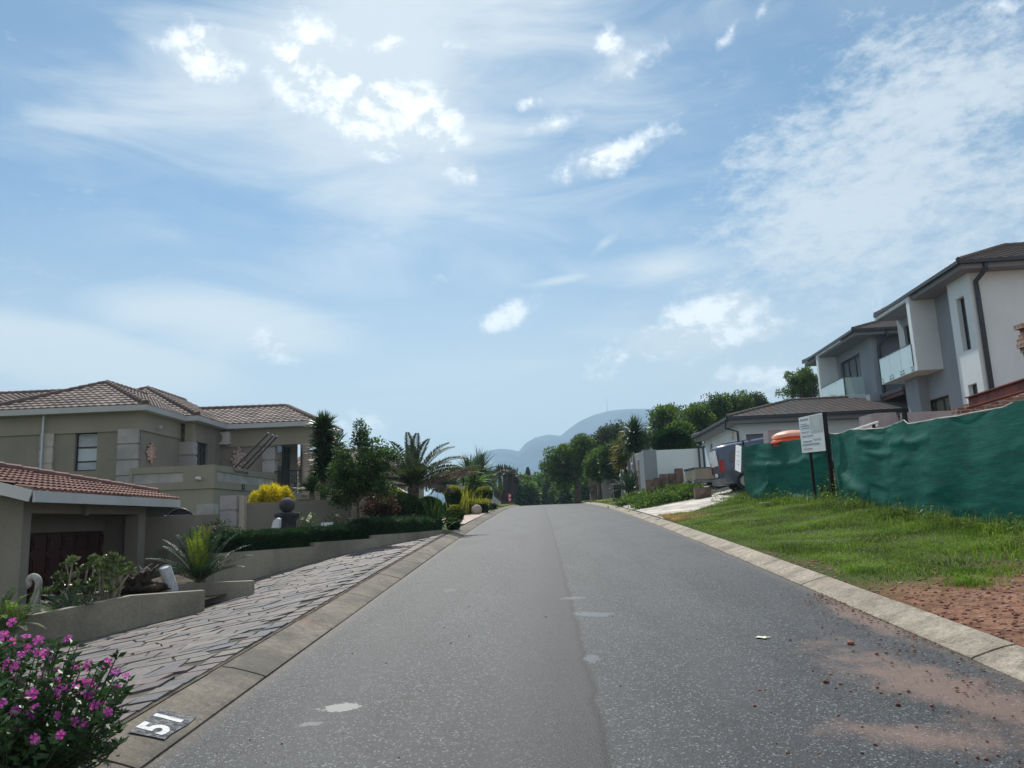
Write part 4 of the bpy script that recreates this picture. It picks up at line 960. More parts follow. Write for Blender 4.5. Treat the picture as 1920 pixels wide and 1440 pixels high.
m = LMB(FR); m.box(0, yb0, zb2, .998, yb1, zb2 + .24); m.box(0, yb1 - .3, zb2 + .241, .998, yb1, zt2 - .2); m.box(0, yb0 - .1, zt2 - .199, .998, yb1, zt2 + .02); m.build('balcony_box', WHT, H2)
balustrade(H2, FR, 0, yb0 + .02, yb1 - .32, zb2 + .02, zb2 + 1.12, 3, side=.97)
m = LMB(FR); m.box(.45, y2 + .1, ZB + 1, 1.25, y2 + .59, zb2 - .02); m.build('pillar', GRY, H2)
dp = MB(); dp.tube(lt(FR, [(1.6, y2 + .05, z2g - .1), (1.6, y2 + .05, z2g - .4), (1.3, y2 + .5, z2g - .8), (1.3, y2 + .5, ZB + 1)], 0), .08, 8); dp.build('downpipe', GUT, H2, smooth=True)
# carport beam between the two
cb0 = FR.px(1641, 745, 1.0); cb1 = FR.px(1697, 723, 1.0)
cz = (cb0[1] + cb1[1]) / 2
CP = thing('carport', 'dark flat carport slab spanning between the two townhouses', 'carport', FR.w(3, (y1b + y2) / 2, 2.0))
m = LMB(FR); m.box(.9, y1b + .15, cz - .16, 8, y2 + .58, cz + .0); m.build('slab', mat('carport_steel', (.10, .10, .11), .6), CP)
m = LMB(FR); m.box(6.5, y1b + .2, ZB, 6.6, y2 + .5, cz - .165); m.build('back_wall', GRD, CP)
m = LMB(FR); m.box(.95, y1b + .2, cz - .34, 1.1, y2 + .5, cz - .165); m.build('beam', mat('rust_beam', (.12, .05, .045), .7), CP)
ZX = FR.px(1529, 720, 0.6)
m = LMB(FR); m.box(.7, y2e - 1.2, ZX[1] - .1, 1.0 - .002, y2e - .5, ZX[1] + .9); m.build('wall_box', mat('beige_box', (.42, .37, .30), .7), H2)
# ------------------------------------------------------------------ low garage block with multicoloured tiles
G3 = at(1363, 782, 34.0); F3 = Frame(G3, 2.8); z3 = G3[2]
H3 = thing('garage_block', 'single-storey white garage block with low mottled tile roof', 'garage', F3.w(3, 3, 2.2))
e3 = F3.px(1298, 818, 0)[0]
ap3 = F3.py(1466, 752, 4.1)
roofset(F3, H3, z3, 11.0, 0, e3, 4.1, (ap3[1] - z3) / 4.1, course=.30)
m = LMB(F3); wall(m, (.6, e3 - .3), (.6, .62), 2.0, z3 - .28, .25, [(1.2, 1.9, 3.9, 4.9)])
wall(m, (.851, .62), (11, .62), 2.0, z3 - .28, .25, [(.06, 3.2, 2.0, z3 - .75)]); m.build('wall', WHT, H3)
m = LMB(F3); m.box(.9, .78, 2.0, 4.1, .82, z3 - .75)
m.build('garage_door', mat('grey_door', (.16, .175, .20), .6, .03), H3)
window(H3, F3.w(.6, e3 - .3 - 1.2, 0)[:2], F3.w(.6, e3 - .3 - 1.9, 0)[:2], 3.9, 4.9, 1, (), .1)
dp = MB(); dp.tube(lt(F3, [(.0, .45, z3 - .1), (0, .45, z3 - .45), (.53, .52, z3 - .62), (.53, .52, 2.2)], 0), .05, 8); dp.build('downpipe', GUT, H3, smooth=True)
dp = LMB(F3); lq = F3.px(1375.5, 817, .6); dp.box(.50, lq[0] - .08, lq[1] - .18, .598, lq[0] + .08, lq[1] + .18); dp.build('wall_light', mat('light_cream', (.62, .58, .46), .5), H3)
# ------------------------------------------------------------------ white boundary wall and the stepped grey street wall
wy = 36.0; p0 = at(1230, 843.6, wy); p1 = at(1318, 841, wy)
m = MB(); m.prism([(p0[0], wy), (p1[0], wy), (p1[0], wy + .2), (p0[0], wy + .2)], 1.4, (p0[2] + p1[2]) / 2)
top('boundary_wall', m, WHT, 'white rendered wall beneath the clipped dome bush', 'wall')
SW = thing('street_wall', 'stepped grey street wall with piers running up the hill', 'wall', (6.6, 43, 2))
WGR = mat('warm_grey_render', (.27, .265, .27), .9, .08, .8, stain=.2)
pier = [(1213, 843.5, 36.0), (1199, 848.6, 38.6), (1187, 856, 41.5), (1178, 864, 44.5), (1170, 872, 48), (1164, 880, 52)]
PP = [at(a, b, c) for a, b, c in pier]; PP[0] = (PP[1][0] - .25, 36.0, at(1220, 843.6, 36)[2])
m = MB(); m.box(PP[0][0], 36.0, 1.5, p0[0] - .01, 36.28, p0[2] + .02); m.box(PP[0][0], 36.281, 1.5, PP[0][0] + .25, 37.3, PP[0][2] - .02); m.build('end_pier', mat('blue_grey_render', (.25, .285, .31), .9, .05), SW)
for i in range(1, len(PP)):
    a = PP[i]; 
    m = MB(); m.box(a[0] - .02, a[1], 1.6, a[0] + .42, a[1] + .3, a[2] + .02); m.build('pier', WGR, SW)
    if i < len(PP) - 1:
        b = PP[i + 1]; m = MB(); m.prism([(a[0] + .08, a[1] + .301), (a[0] + .28, a[1] + .301), (b[0] + .28, b[1] - .001), (b[0] + .08, b[1] - .001)], 1.6, [a[2] - .08, a[2] - .08, b[2] + .15, b[2] + .15]); m.build('panel', WGR, SW)
    l_ = MB(); l_.ball((a[0] - .06, a[1] + .15, a[2] - .42), .06, .13, .1, 10, 6); l_.build('wall_lamp', mat('lamp_white', (.75, .75, .72), .4), SW, smooth=True)
GT2 = thing('garden_gate', 'brown timber slat gate between the grey street wall piers', 'gate', (PP[0][0] + .1, 37.9, 2))
for k in range(4):
    m = MB(); y = 37.32 + k * .31; m.box(PP[0][0] + .1, y, 2.0, PP[0][0] + .15, y + .27, PP[0][2] - .28); m.build('slat', mat('slat_brown', (.17, .125, .105), .8, .2, 3), GT2)
wgx = at(1316, 870, 35.9)
for k, xx in enumerate((1312, 1321)):
    q = at(xx, 870, 35.8); m = MB(); m.tube([(q[0], 35.8, 1.6), (q[0], 35.8, ZA(xx, 838 + 2 * k, 35.8))], .05, 8); m.ball((q[0], 35.8, ZA(xx, 838 + 2 * k, 35.8) + .05), .09, seg=10, rings=6)
    top('gate_post', m, mat('post_dark', (.06, .07, .08), .5), ['dark gate post at the right end of the white wall', 'dark gate post against the side of the white garage block'][k], 'post')
# terracotta block edging between bed and street wall
BLK = mat('brown_block', (.12, .088, .07), .9, .25, 3, (.20, .145, .115), fine=.2, fs=25, bump=.5)
bl_ = [(1211, 1226.5, 900, 34.6), (1226, 1239, 896, 34.8), (1238, 1253, 889, 35.0), (1252.5, 1267, 888, 35.2), (1266.5, 1281, 878.5, 35.4)]
for k, (xa, xb, yt, Y) in enumerate(bl_):
    a = at(xa, yt, Y); b = at(xb, yt, Y); m = MB(); m.box(a[0], Y, 1.5, b[0] - .02, Y + .3, a[2])
    top('retaining_block', m, BLK, ['brown block pier at the low left end of the row beside the planting', 'second brown block from the left end of the row', 'middle brown block of the row beside the driveway', 'brown block just left of the tallest one', 'tallest brown block, beside the trailer'][k], 'block', 'brown blocks edging the driveway planting')
# ------------------------------------------------------------------ green shade-cloth hoarding
def clothmat():
    m = D.materials.new('green_shade_cloth'); m.use_nodes = True; t = NT(m.node_tree); p = m.node_tree.nodes['Principled BSDF']; out = m.node_tree.nodes['Material Output']
    geo = t.n('ShaderNodeNewGeometry'); pos = geo.outputs['Position']
    c = t.mix(t.ss(t.noise(t.mapv(pos, scale=(1, .5, 3)), 2.2, 6, .65, .5), .3, .72), (.003, .115, .088), (.012, .20, .150))
    c = t.mix(t.ss(t.noise(t.mapv(pos, scale=(.6, .6, 16)), 3, 6, .7), .35, .7, 0, .55), c, (.001, .045, .038)); c = t.mix(t.ss(t.noise(pos, .9, 5, .6), .6, .8, 0, .3), c, (.05, .16, .13))
    t.l(c, p.inputs['Base Color']); p.inputs['Roughness'].default_value = .62; p.inputs['Specular IOR Level'].default_value = .3
    w = t.n('ShaderNodeTexWave', wave_type='BANDS', bands_direction='Z'); w.inputs['Scale'].default_value = 30; t.l(pos, w.inputs['Vector'])
    b = t.n('ShaderNodeBump'); b.inputs['Strength'].default_value = .35; b.inputs['Distance'].default_value = .02
    t.l(t.math('ADD', t.math('MULTIPLY', w.outputs['Fac'], .1), t.noise(t.mapv(pos, scale=(1, 1, 4)), 5, 6, .6, 1)), b.inputs['Height']); t.l(b.outputs[0], p.inputs['Normal'])
    tr = t.n('ShaderNodeBsdfTranslucent'); t.l(t.mix(1.0, c, (1.2, 1.2, 1.1), 'MULTIPLY'), tr.inputs[0]); ms = t.n('ShaderNodeMixShader'); ms.inputs[0].default_value = .42
    t.l(p.outputs[0], ms.inputs[1]); t.l(tr.outputs[0], ms.inputs[2]); t.l(ms.outputs[0], out.inputs[0]); return m
CLM = clothmat()
def cloth(path, topz, botz, wr, seed, puckers=()):
    """path: plan points; topz/botz: (distance, z) lists; wr: depth of folds"""
    P = np.array(path); seg = np.linalg.norm(np.diff(P, axis=0), axis=1); cum = np.concatenate([[0], np.cumsum(seg)]); L = cum[-1]
    nu, nv = int(L / .045), 64; u = np.linspace(0, L, nu); v = np.linspace(0, 1, nv)
    x = np.interp(u, cum, P[:, 0]); y = np.interp(u, cum, P[:, 1]); dx = np.gradient(x, u); dy = np.gradient(y, u); n = np.stack([-dy, dx], -1); n /= np.linalg.norm(n, axis=1)[:, None]
    zt = np.interp(u, *zip(*topz)); zb = np.interp(u, *zip(*botz)); U_, V_ = np.meshgrid(u, v, indexing='ij')
    Z = zb[:, None] + (zt - zb)[:, None] * V_
    r = np.random.default_rng(seed); off = np.zeros_like(U_)
    def fold(u0, v0, u1, v1, w, a, sag=0.0):
        t_ = np.clip(((U_ - u0) * (u1 - u0) + (V_ - v0) * 1.9 * (v1 - v0) * 1.9) / ((u1 - u0) ** 2 + ((v1 - v0) * 1.9) ** 2 + 1e-9), 0, 1)
        cu = u0 + (u1 - u0) * t_; cvv = v0 + (v1 - v0) * t_ - sag * np.sin(np.pi * t_)
        d = np.hypot(U_ - cu, (V_ - cvv) * 1.9); return a * np.exp(-(d / w) ** 2) * np.sin(np.pi * np.clip(t_ * .96 + .04, 0, 1)) ** .4
    for (a) in puckers: off += fold(*a)
    for k in range(int(L * 5)):            # small tension creases, mostly level
        u0 = r.random() * L; v0 = r.random(); l_ = .3 + r.random() * 1.1; off += fold(u0, v0, u0 + l_, v0 + (r.random() - .5) * .16, .05 + .06 * r.random(), wr * .28 * (r.random() - .3), (r.random() - .4) * .04)
    k1 = r.random() * 6
    off += wr * (.5 * np.sin(U_ * 1.35 + k1) * (1 - V_ * .6) + .22 * np.sin(U_ * 3.1 + V_ * 2 + k1)) + wr * .9 * np.sin(np.pi * V_) * .6
    off *= np.clip(np.minimum(U_, L - U_) / 1.3, .05, 1)
    Z += .012 * np.sin(U_ * 9 + k1) * V_
    X = x[:, None] + n[:, 0][:, None] * off; Y = y[:, None] + n[:, 1][:, None] * off
    return np.stack([X, Y, Z], -1)
def line_at(px, py, x0, y0, x1, y1):
    d = ray(px, py); a = np.array([[d[0], -(x1 - x0)], [d[1], -(y1 - y0)]]); t, s = np.linalg.solve(a, [x0, y0]); return s * math.hypot(x1 - x0, y1 - y0), EYE + d[2] * t
FA, FB = (8.05, 11.6), (8.78, 21.35)     # near length, from the corner at the right to the sign
FC = (7.93, 27.0)
tops = [(1551.5, 814), (1574, 814), (1594, 806), (1625, 805.5), (1656, 803.5), (1675, 797), (1695, 788.6), (1703, 795.6), (1731.5, 791), (1768, 784), (1793, 781.5), (1816, 776), (1858, 769), (1880.6, 764.7), (1899, 756)]
tz = sorted(line_at(a, b, *FA, *FB) for a, b in tops)
fence = thing('site_fence', 'long sagging green shade-cloth fence along the building site', 'fence', (8.4, 16, 1))
gL = math.hypot(FB[0] - FA[0], FB[1] - FA[1])
bzn = [(s, GZ(FA[0] + (FB[0] - FA[0]) * s / gL, FA[1] + (FB[1] - FA[1]) * s / gL) - .02) for s in np.linspace(0, gL, 12)]
bzn = [(s, z + (.0 if s < gL - .5 else .05)) for s, z in bzn]
pk1 = [(gL - .1, .55, gL - 2.4, .18, .16, .16, .05), (gL - .05, .42, gL - 3.4, .08, .22, .14, .1), (gL, .62, gL - 1.5, .35, .12, .10, .03), (gL - .1, .3, gL - 1.6, .02, .14, .12, .05), (gL - 2, .9, gL - 3.6, .86, .1, .08, .02), (gL - 4, .8, gL - 6, .84, .09, .08, .02), (gL - 2.5, .72, gL - 4.2, .70, .08, .07, .02)]
G_ = cloth([FA, FB], tz, bzn, .10, 3, [(*q[:5], q[5] * .6, q[6]) for q in pk1]); m = MB(); m.grid(G_); sheet1 = m.build('cloth', CLM, fence, smooth=True)
top2 = [(1380, 835), (1405, 837), (1416.6, 832), (1436, 831), (1456, 830), (1473, 827), (1492.5, 825), (1509, 819.5), (1549, 814)]
tz2 = sorted(line_at(a, b, *FB, *FC) for a, b in top2); g2 = math.hypot(FC[0] - FB[0], FC[1] - FB[1])
bz2 = [(s, GZ(FB[0] + (FC[0] - FB[0]) * s / g2, FB[1] + (FC[1] - FB[1]) * s / g2) + .05) for s in np.linspace(0, g2, 8)]
pk2 = [(.1, .05, 1.6, .02, .2, .12, 0), (0.2, .9, .35, .1, .1, -.1, 0), (3.6, .62, 3.5, .12, .07, .16, 0), (0, .66, g2, .64, .12, .12, .04), (3.5, .35, 5.3, .08, .16, .14, .1), (3.4, .3, 1.6, .06, .2, .14, .1), (5.5, .5, 4.6, .1, .1, .1, .08), (2.6, .1, .6, .02, .1, .12, .02)]
G2_ = cloth([FB, FC], tz2, bz2, .10, 9, [(*q[:5], q[5] * .6, q[6]) for q in pk2])
dl = np.clip(1 - np.linspace(0, g2, G2_.shape[0]) / 1.0, 0, 1)[:, None] * (1 - np.linspace(0, 1, 64)[None]) ** 2    # lower corner pulled back from the post
G2_[..., 1] += dl * .62; m = MB(); m.grid(G2_); m.build('cloth', CLM, fence, smooth=True)
# the return past the corner, running off to the right
FD = (13.0, 10.2); tz3 = [(0, tz[0][1]), (1.2, tz[0][1] - .22), (2.6, tz[0][1] + .1), (5.2, tz[0][1] + .2)]
G3_ = cloth([FD, FA], [(5.14 - s, z) for s, z in tz3][::-1], [(0, 1.0), (5.2, bzn[0][1])], .08, 12); m = MB(); m.grid(G3_); m.build('cloth', CLM, fence, smooth=True)
PST = mat('black_steel_post', (.012, .012, .014), .6, .1, spec=.2)
for (x, y, zt) in ((FA[0] + .05, FA[1] + .05, tz[0][1] + .08), (8.52, 16.3, float(np.interp(4.7, *zip(*tz))) + .0), (8.68, 18.6, float(np.interp(7.0, *zip(*tz))) + .12), (FC[0] + .05, FC[1], tz2[-1][1] + .1)):
    m = MB(); m.box(x, y - .03, GZ(x, y) - .3, x + .06, y + .03, zt); m.build('post', PST, fence)
cr = MB(); path = []
for s, z in tz[::-1]: path.append((FA[0] + (FB[0] - FA[0]) * s / gL, FA[1] + (FB[1] - FA[1]) * s / gL, z + .012))
cr.tube(path, .012, 5); cr.build('rope', mat('white_rope', (.6, .6, .58), .8), fence)
# ------------------------------------------------------------------ site sign on two black posts
SG = thing('sign_board', 'white site notice board on two black posts in front of the green cloth', 'sign', (8.55, 21.9, 1.5))
a1 = at(1541, 773.7, 21.1); 
m = MB(); x0 = at(1548, 830, 21.1)[0]; m.box(x0, 21.06, 1.0, x0 + .1, 21.16, a1[2]); m.build('post', PST, SG, label='taller thicker post at the near edge of the board')
x1 = at(1522, 900, 22.15)[0]; m = MB(); m.box(x1, 22.1, 1.0, x1 + .07, 22.17, a1[2] - .25); m.build('post', PST, SG)
c0, c1_, c2_, c3 = at(1508, 783, 22.55), at(1540.5, 774, 21.05), at(1550, 845, 21.05), at(1515, 849, 22.55)
sxm = min(c0[0], c3[0]) - .03
SB = mat('sign_white', (.80, .82, .85), .5, .04, 2)
q = [(x0 - .03, 21.05, c2_[2]), (x0 - .03, 21.05, c1_[2]), (x1 - .04, 22.55, c0[2]), (x1 - .04, 22.55, c3[2])]
q[2] = (x0 - .03 + (x1 - x0), 22.55, c0[2]); q[3] = (x0 - .03 + (x1 - x0), 22.55, c3[2])
m = MB(); m.extr(q, (-.012, 0, 0)); PN = m.build('panel', SB, SG)
q = [Vector(v) for v in q]
def sgp(u, v): return q[3].lerp(q[0], u).lerp(q[2].lerp(q[1], u), v) + Vector((-.0145, 0, 0))     # u towards the near post, v up
INK = mat('faded_ink', (.30, .32, .36), .7); INKR = mat('faded_red_ink', (.45, .25, .25), .7); PALE = mat('sign_tint', (.52, .56, .56), .6)
def patch(u0, u1, v0, v1, m_, nm='print'):
    b = MB(); b.extr([sgp(u0, v0), sgp(u1, v0), sgp(u1, v1), sgp(u0, v1)], (-.002, 0, 0)); return b.build(nm, m_, PN)
patch(.48, .98, .52, .97, PALE, 'printed_area')
for (u0, u1, v0, h, mm) in ((.06, .42, .90, .035, INK), (.06, .34, .78, .022, INK), (.06, .44, .72, .03, INK), (.06, .46, .66, .02, INK), (.06, .42, .56, .018, INK), (.08, .55, .44, .025, INK), (.10, .48, .29, .028, INK), (.54, .86, .32, .04, PALE), (.06, .78, .20, .035, INK), (.08, .48, .09, .022, INKR)):
    patch(u0, u1, v0, v0 + h, mm, 'text_line')
S2 = thing('sign_board', 'small narrow white notice fixed to the far end of the green fence', 'sign', (8.0, 26.9, 2.6))
e0, e1, e2, e3_ = at(1380, 834, 27.0), at(1390.5, 836.8, 26.2), at(1389.5, 886, 26.2), at(1378.5, 881, 27.0)
m = MB(); m.extr([e3_, e2, e1, e0], (-.01, -.005, 0)); pn = m.build('panel', SB, S2)
for f in (.25, .42, .62, .75):
    a = Vector(e0).lerp(Vector(e3_), f); b = Vector(e1).lerp(Vector(e2), f); c = a.lerp(b, .25); d = a.lerp(b, .75); o = Vector((-.014, -.008, 0)); dz = Vector((0, 0, .03))
    m = MB(); m.extr([c + o, d + o, d + o + dz, c + o + dz], (-.001, -.001, 0)); m.build('text_line', PALE, pn)
m = MB(); m.box(7.98, 27.02, 1.5, 8.04, 27.08, e0[2] + .05); m.build('post', PST, S2)
# ------------------------------------------------------------------ things standing behind the fence
BRK = D.materials.new('red_brick'); BRK.use_nodes = True; t = NT(BRK.node_tree); p = BRK.node_tree.nodes['Principled BSDF']; geo = t.n('ShaderNodeNewGeometry')
bt_ = t.n('ShaderNodeTexBrick'); bt_.inputs['Scale'].default_value = 1; bt_.inputs['Brick Width'].default_value = .23; bt_.inputs['Row Height'].default_value = .086; bt_.inputs['Mortar Size'].default_value = .011
bt_.inputs['Color1'].default_value = (.23, .085, .055, 1); bt_.inputs['Color2'].default_value = (.40, .20, .14, 1); bt_.inputs['Mortar'].default_value = (.42, .38, .34, 1)
mp = t.n('ShaderNodeCombineXYZ'); s_ = t.n('ShaderNodeSeparateXYZ'); t.l(geo.outputs['Position'], s_.inputs[0]); t.l(t.math('ADD', s_.outputs[0], s_.outputs[1]), mp.inputs[0]); t.l(s_.outputs[2], mp.inputs[1]); t.l(mp.outputs[0], bt_.inputs['Vector'])
t.l(t.mix(t.ss(t.noise(geo.outputs['Position'], 9, 5, .7), .48, .72, 0, .5), bt_.outputs[0], (.45, .42, .38)), p.inputs['Base Color']); p.inputs['Roughness'].default_value = .95
b = t.n('ShaderNodeBump'); b.inputs['Distance'].default_value = .02; t.l(t.math('SUBTRACT', t.noise(geo.outputs['Position'], 30, 4, .7), bt_.outputs['Fac']), b.inputs['Height']); t.l(b.outputs[0], p.inputs['Normal'])
yb_ = 17.5; zb1 = ZA(1800, 757, yb_)
def ragged(x0, x1, y, zlist, th, base=1.6):     # brickwork broken off in steps
    m = MB(); n = len(zlist)
    for i, z in enumerate(zlist): m.box(x0 + (x1 - x0) * i / n, y, base, x0 + (x1 - x0) * (i + 1) / n - .001, y + th, z)
    return m
xb0 = XA(1793, yb_, 760); m = ragged(xb0, xb0 + 4.6, yb_, [zb1 - .09, zb1, zb1 + .02, zb1 + .09] + [zb1 + .10 + .05 * k for k in range(12)], .23); top('brick_wall', m, BRK, 'unfinished red brick wall under the rusty steel beam', 'wall')
xc_ = at(1915, 606, 13.6); m = MB(); cz0 = xc_[2]
for k in range(40):
    z = cz0 - .086 * k; w_ = [.0, .1, .06, .02, .0, .05, .1, .12, .16, .12][min(k, 9)] if k < 10 else .1 + .03 * (k % 2); m.box(xc_[0] + w_, 13.6, z - .084, xc_[0] + 1.2, 13.83, z)
top('brick_column', m, BRK, 'broken red brick corner cut off by the right edge of the photo', 'brick column')
RST = mat('red_oxide_steel', (.19, .045, .035), .55, .25, 3, (.26, .07, .05), stain=.3)
ba = Vector(at(1817, 756, 17.3)); bb = Vector(at(1920, 723, 15.1)); ba = Vector(at(1817, 755, 17.2)); hgt = .22
m = MB(); up = Vector((0, 0, 1)); bb2 = bb + (bb - ba) * .5
m.bar(ba + up * hgt / 2, bb2 + up * hgt / 2, .17, .025); m.bar(ba - up * hgt / 2, bb2 - up * hgt / 2, .17, .025); m.bar(ba, bb2, .018, hgt - .026)
top('steel_beam', m, RST, 'red oxide steel beam lying on the unfinished brick wall', 'beam')
CBK = mat('raw_blockwork', (.34, .31, .32), .9, .08, 2, fine=.12, fs=30, bump=.3)
yq = 24.0; z_ = ZA(1660, 773.7, yq); m = MB(); m.box(XA(1643, yq, 785), yq, 1.8, XA(1682, yq, 785) - .01, yq + .9, z_); m.box(XA(1643, yq, 785) - .16, yq - .001, 1.8, XA(1643, yq, 785) - .002, yq + .85, z_ - .02)
top('block_pier', m, CBK, 'square raw grey pier left of the thin black post', 'pier')
m = MB(); m.box(XA(1683, yq, 785), yq + .35, 1.8, XA(1694, yq, 785), yq + .6, z_ - .06); m.box(XA(1702, yq, 785), yq + .2, 1.8, XA(1795, yq, 785), yq + .45, z_ + .0)
top('block_wall', m, CBK, 'raw pinkish-grey blockwork wall left of the brick wall', 'wall')
m = MB(); xx = XA(1698.5, 23.6, 785); m.box(xx - .06, 23.6, 1.8, xx + .06, 23.7, ZA(1698, 772, 23.6)); top('post', m, PST, 'thin black steel post between the grey pier and the block wall', 'post')
m = MB(); m.tube([at(1600, 807, 22.5), at(1645, 792, 23.6)], .05, 8); m.tube([at(1622, 806, 23), at(1645, 798, 23.7)], .035, 8); m.bar(at(1627, 799, 23.1), at(1629, 806, 23.1), .05); top('pipe_rail', m, mat('white_pvc', (.70, .70, .68), .4), 'white pipes propped sloping against the grey block pier', 'pipes')
yo = 26.6; z_ = ZA(1445, 808, yo); m = MB(); m.box(XA(1440, yo, 820), yo, 1.8, XA(1466, yo, 820), yo + .5, z_); m.box(XA(1440, yo, 820) - .0, yo - .02, z_ + .001, XA(1466, yo, 820), yo + .52, z_ + .03)
top('block_pier', m, CBK, 'small grey pier beside the orange canopy', 'pier')
UM = thing('sunshade', 'bright orange scalloped sunshade with pale crown rising over the green fence', 'sunshade', at(1485, 840, 24.6))
c = at(1485, 825, 24.6); OR = mat('orange_vinyl', (.78, .13, .045), .5, .1, 5, transl=.3); PK = mat('pale_orange_vinyl', (.80, .42, .32), .5, .1, 5, transl=.2)
def dome(c, r, h, z0, n=16, sc=.05):
    m = MB(); V = []; F = []
    for i in range(9):
        f = i / 8
        for k in range(n * 4):
            a = 2 * math.pi * k / (n * 4); rr = r * math.sin(f * math.pi / 2) * (1 + .03 * abs(math.sin(a * n / 2))); V.append((c[0] + rr * math.cos(a), c[1] + rr * math.sin(a), c[2] + z0 + h * math.cos(f * math.pi / 2) - (sc * abs(math.cos(a * n / 2)) if i == 8 else 0)))
    q = n * 4
    for i in range(8):
        for k in range(q): F.append((i * q + k, (i + 1) * q + k, (i + 1) * q + (k + 1) % q, i * q + (k + 1) % q))
    m.add(V, F); return m
dome(c, .60, .22, .09, 10, .02).build('crown', PK, UM, smooth=True); dome((c[0] + .02, c[1], c[2]), .68, .2, -.08, 9, .03).build('canopy', OR, UM, smooth=True); dome((c[0], c[1], c[2]), .60, .10, -.16, 9, .03).build('valance', OR, UM, smooth=True)
m = MB(); m.tube([(c[0], c[1], 1.7), (c[0], c[1], c[2] + .2)], .03, 8); m.build('pole', MATS['white_pvc'], UM)
# ------------------------------------------------------------------ grey van
def rbox(m, secs):      # secs: list of (x, halfwidth list of (y, z)) closed sections along x
    V = []; F = []; n = len(secs[0][1])
    for x, pts in secs:
        for y, z in pts: V.append((x, y, z))
    for i in range(len(secs) - 1):
        for k in range(n): F.append((i * n + k, i * n + (k + 1) % n, (i + 1) * n + (k + 1) % n, (i + 1) * n + k))
    F.append(tuple(range(n - 1, -1, -1))); F.append(tuple((len(secs) - 1) * n + k for k in range(n))); m.add(V, F); return m
VW, VH, VL = 1.93, 1.86, 5.1
van = thing('parked_van', 'slate grey panel van with red tail light parked behind the fence end', 'van', (8.12, 30.95, 2.06))
# local axes: x forward (away from the road, uphill), y to the far side, z up; built flat then turned
VM = Matrix.Translation((8.12, 30.95, 2.08)) @ Matrix.Rotation(R(-4), 4, 'Z') @ Matrix.Rotation(R(-7), 4, 'Y')
def vsec(w, z0, z1, tw, k=.0):   # half section profile: sill, waist, roof with tumblehome
    h = z1 - z0
    return [(-w, z0 + .12), (-w - .02, z0 + .5 * h), (-w + .01, z0 + .56 * h), (-w + tw, z1 - .16), (-w + tw + .09, z1 - .04), (-w + tw + .3, z1), (w - tw - .3, z1), (w - tw - .09, z1 - .04), (w - tw, z1 - .16), (w - .01, z0 + .56 * h), (w + .02, z0 + .5 * h), (w, z0 + .12), (w - .08, z0), (-w + .08, z0)]
hw = VW / 2; secs = [(.02, vsec(hw - .10, .34, 1.78, .14)), (.10, vsec(hw - .02, .30, 1.84, .13)), (.5, vsec(hw, .28, VH, .13)), (2.0, vsec(hw, .28, VH + .02, .13)), (3.3, vsec(hw, .28, VH, .14)), (3.95, vsec(hw - .02, .28, 1.42, .12)), (4.6, vsec(hw - .06, .30, 1.15, .1)), (5.0, vsec(hw - .16, .34, .98, .1))]
def vb(mb, name, m_, par=None, smooth=False, label=None):
    V = np.concatenate(mb.v); A_ = np.array(VM); V = V @ A_[:3, :3].T + A_[:3, 3]; k = MB(); k.v = [V]; k.f = mb.f; k.n = len(V); return k.build(name, m_, par or van, smooth=smooth, label=label)
VP = mat('slate_metallic', (.070, .092, .135), .3, .03, 1, metal=.2, spec=.6)
VG = glassmat('van_glass', (.012, .014, .018), .03)
m = MB(); rbox(m, secs); body = vb(m, 'body', VP, smooth=False)
for pg in body.data.polygons: pg.use_smooth = abs(pg.normal.x) < .98
def side(pts, t_, y): m = MB(); m.extr([(x, y, z) for x, z in pts], (0, t_, 0)); return m
yn = -hw - .005
def sidez(z): return yn + (.005 + (z - 1.13) / .56 * .125 if z > 1.1 else 0)
def glass(pts, name='side_window'):
    m = MB(); P = [(x, sidez(z) - .035, z) for x, z in pts]; m.extr(P, (0, .04, 0)); return vb(m, name, VG)
glass([(.42, 1.16), (1.5, 1.16), (1.5, 1.62), (.62, 1.62), (.48, 1.52), (.40, 1.30)]); glass([(1.62, 1.16), (2.7, 1.16), (2.7, 1.62), (1.62, 1.62)]); glass([(2.82, 1.16), (3.8, 1.16), (3.35, 1.60), (2.82, 1.62)], 'door_window')
m = MB(); m.extr([(-.0, y, z) for y, z in [(-.72, 1.08), (.72, 1.08), (.68, 1.62), (.58, 1.70), (-.58, 1.70), (-.68, 1.62)]][::-1], (-.02, 0, 0)); vb(m, 'rear_window', glassmat('rear_glass', (.80, .83, .86), .22), label='rear window mirroring the bright sky')  # sky reflection put into the pane as a near-white colour
m = MB()
for s2 in (-1, 1):
    m = MB(); m.extr([(.035, s2 * (hw - .10), .82), (.035, s2 * (hw + .0), .84), (.10, s2 * (hw + .012), 1.28), (.035, s2 * (hw - .12), 1.26)][::s2], (-.05, 0, 0)); m.hexa([(.0, s2 * (hw - .14), .80), (.16, s2 * (hw - .02) , .80), (.16, s2 * (hw + .022), .80), (.0, s2 * (hw + .0), .80)][::s2], [(.0, s2 * (hw - .13), 1.26), (.16, s2 * (hw - .02), 1.30), (.16, s2 * (hw + .018), 1.30), (.0, s2 * (hw - .01), 1.28)][::s2])
    vb(m, 'tail_light', mat('tail_red', (.28, .006, .010), .25, .05, spec=.7))
m = MB(); m.box(-.09, -hw + .04, .34, .12, hw - .04, .58); m.box(-.05, -hw + .02, .34, .4, -hw + .10, .56); vb(m, 'bumper', mat('bumper_grey', (.16, .165, .17), .5, .05))
m = MB(); m.box(-.035, -.28, .66, -.012, .24, .80); pl_ = vb(m, 'number_plate', mat('plate_white', (.72, .72, .68), .5))
m = MB(); m.box(-.028, -.40, .60, -.006, .36, .62); vb(m, 'trim', mat('chrome', (.5, .5, .5), .2, metal=.9))
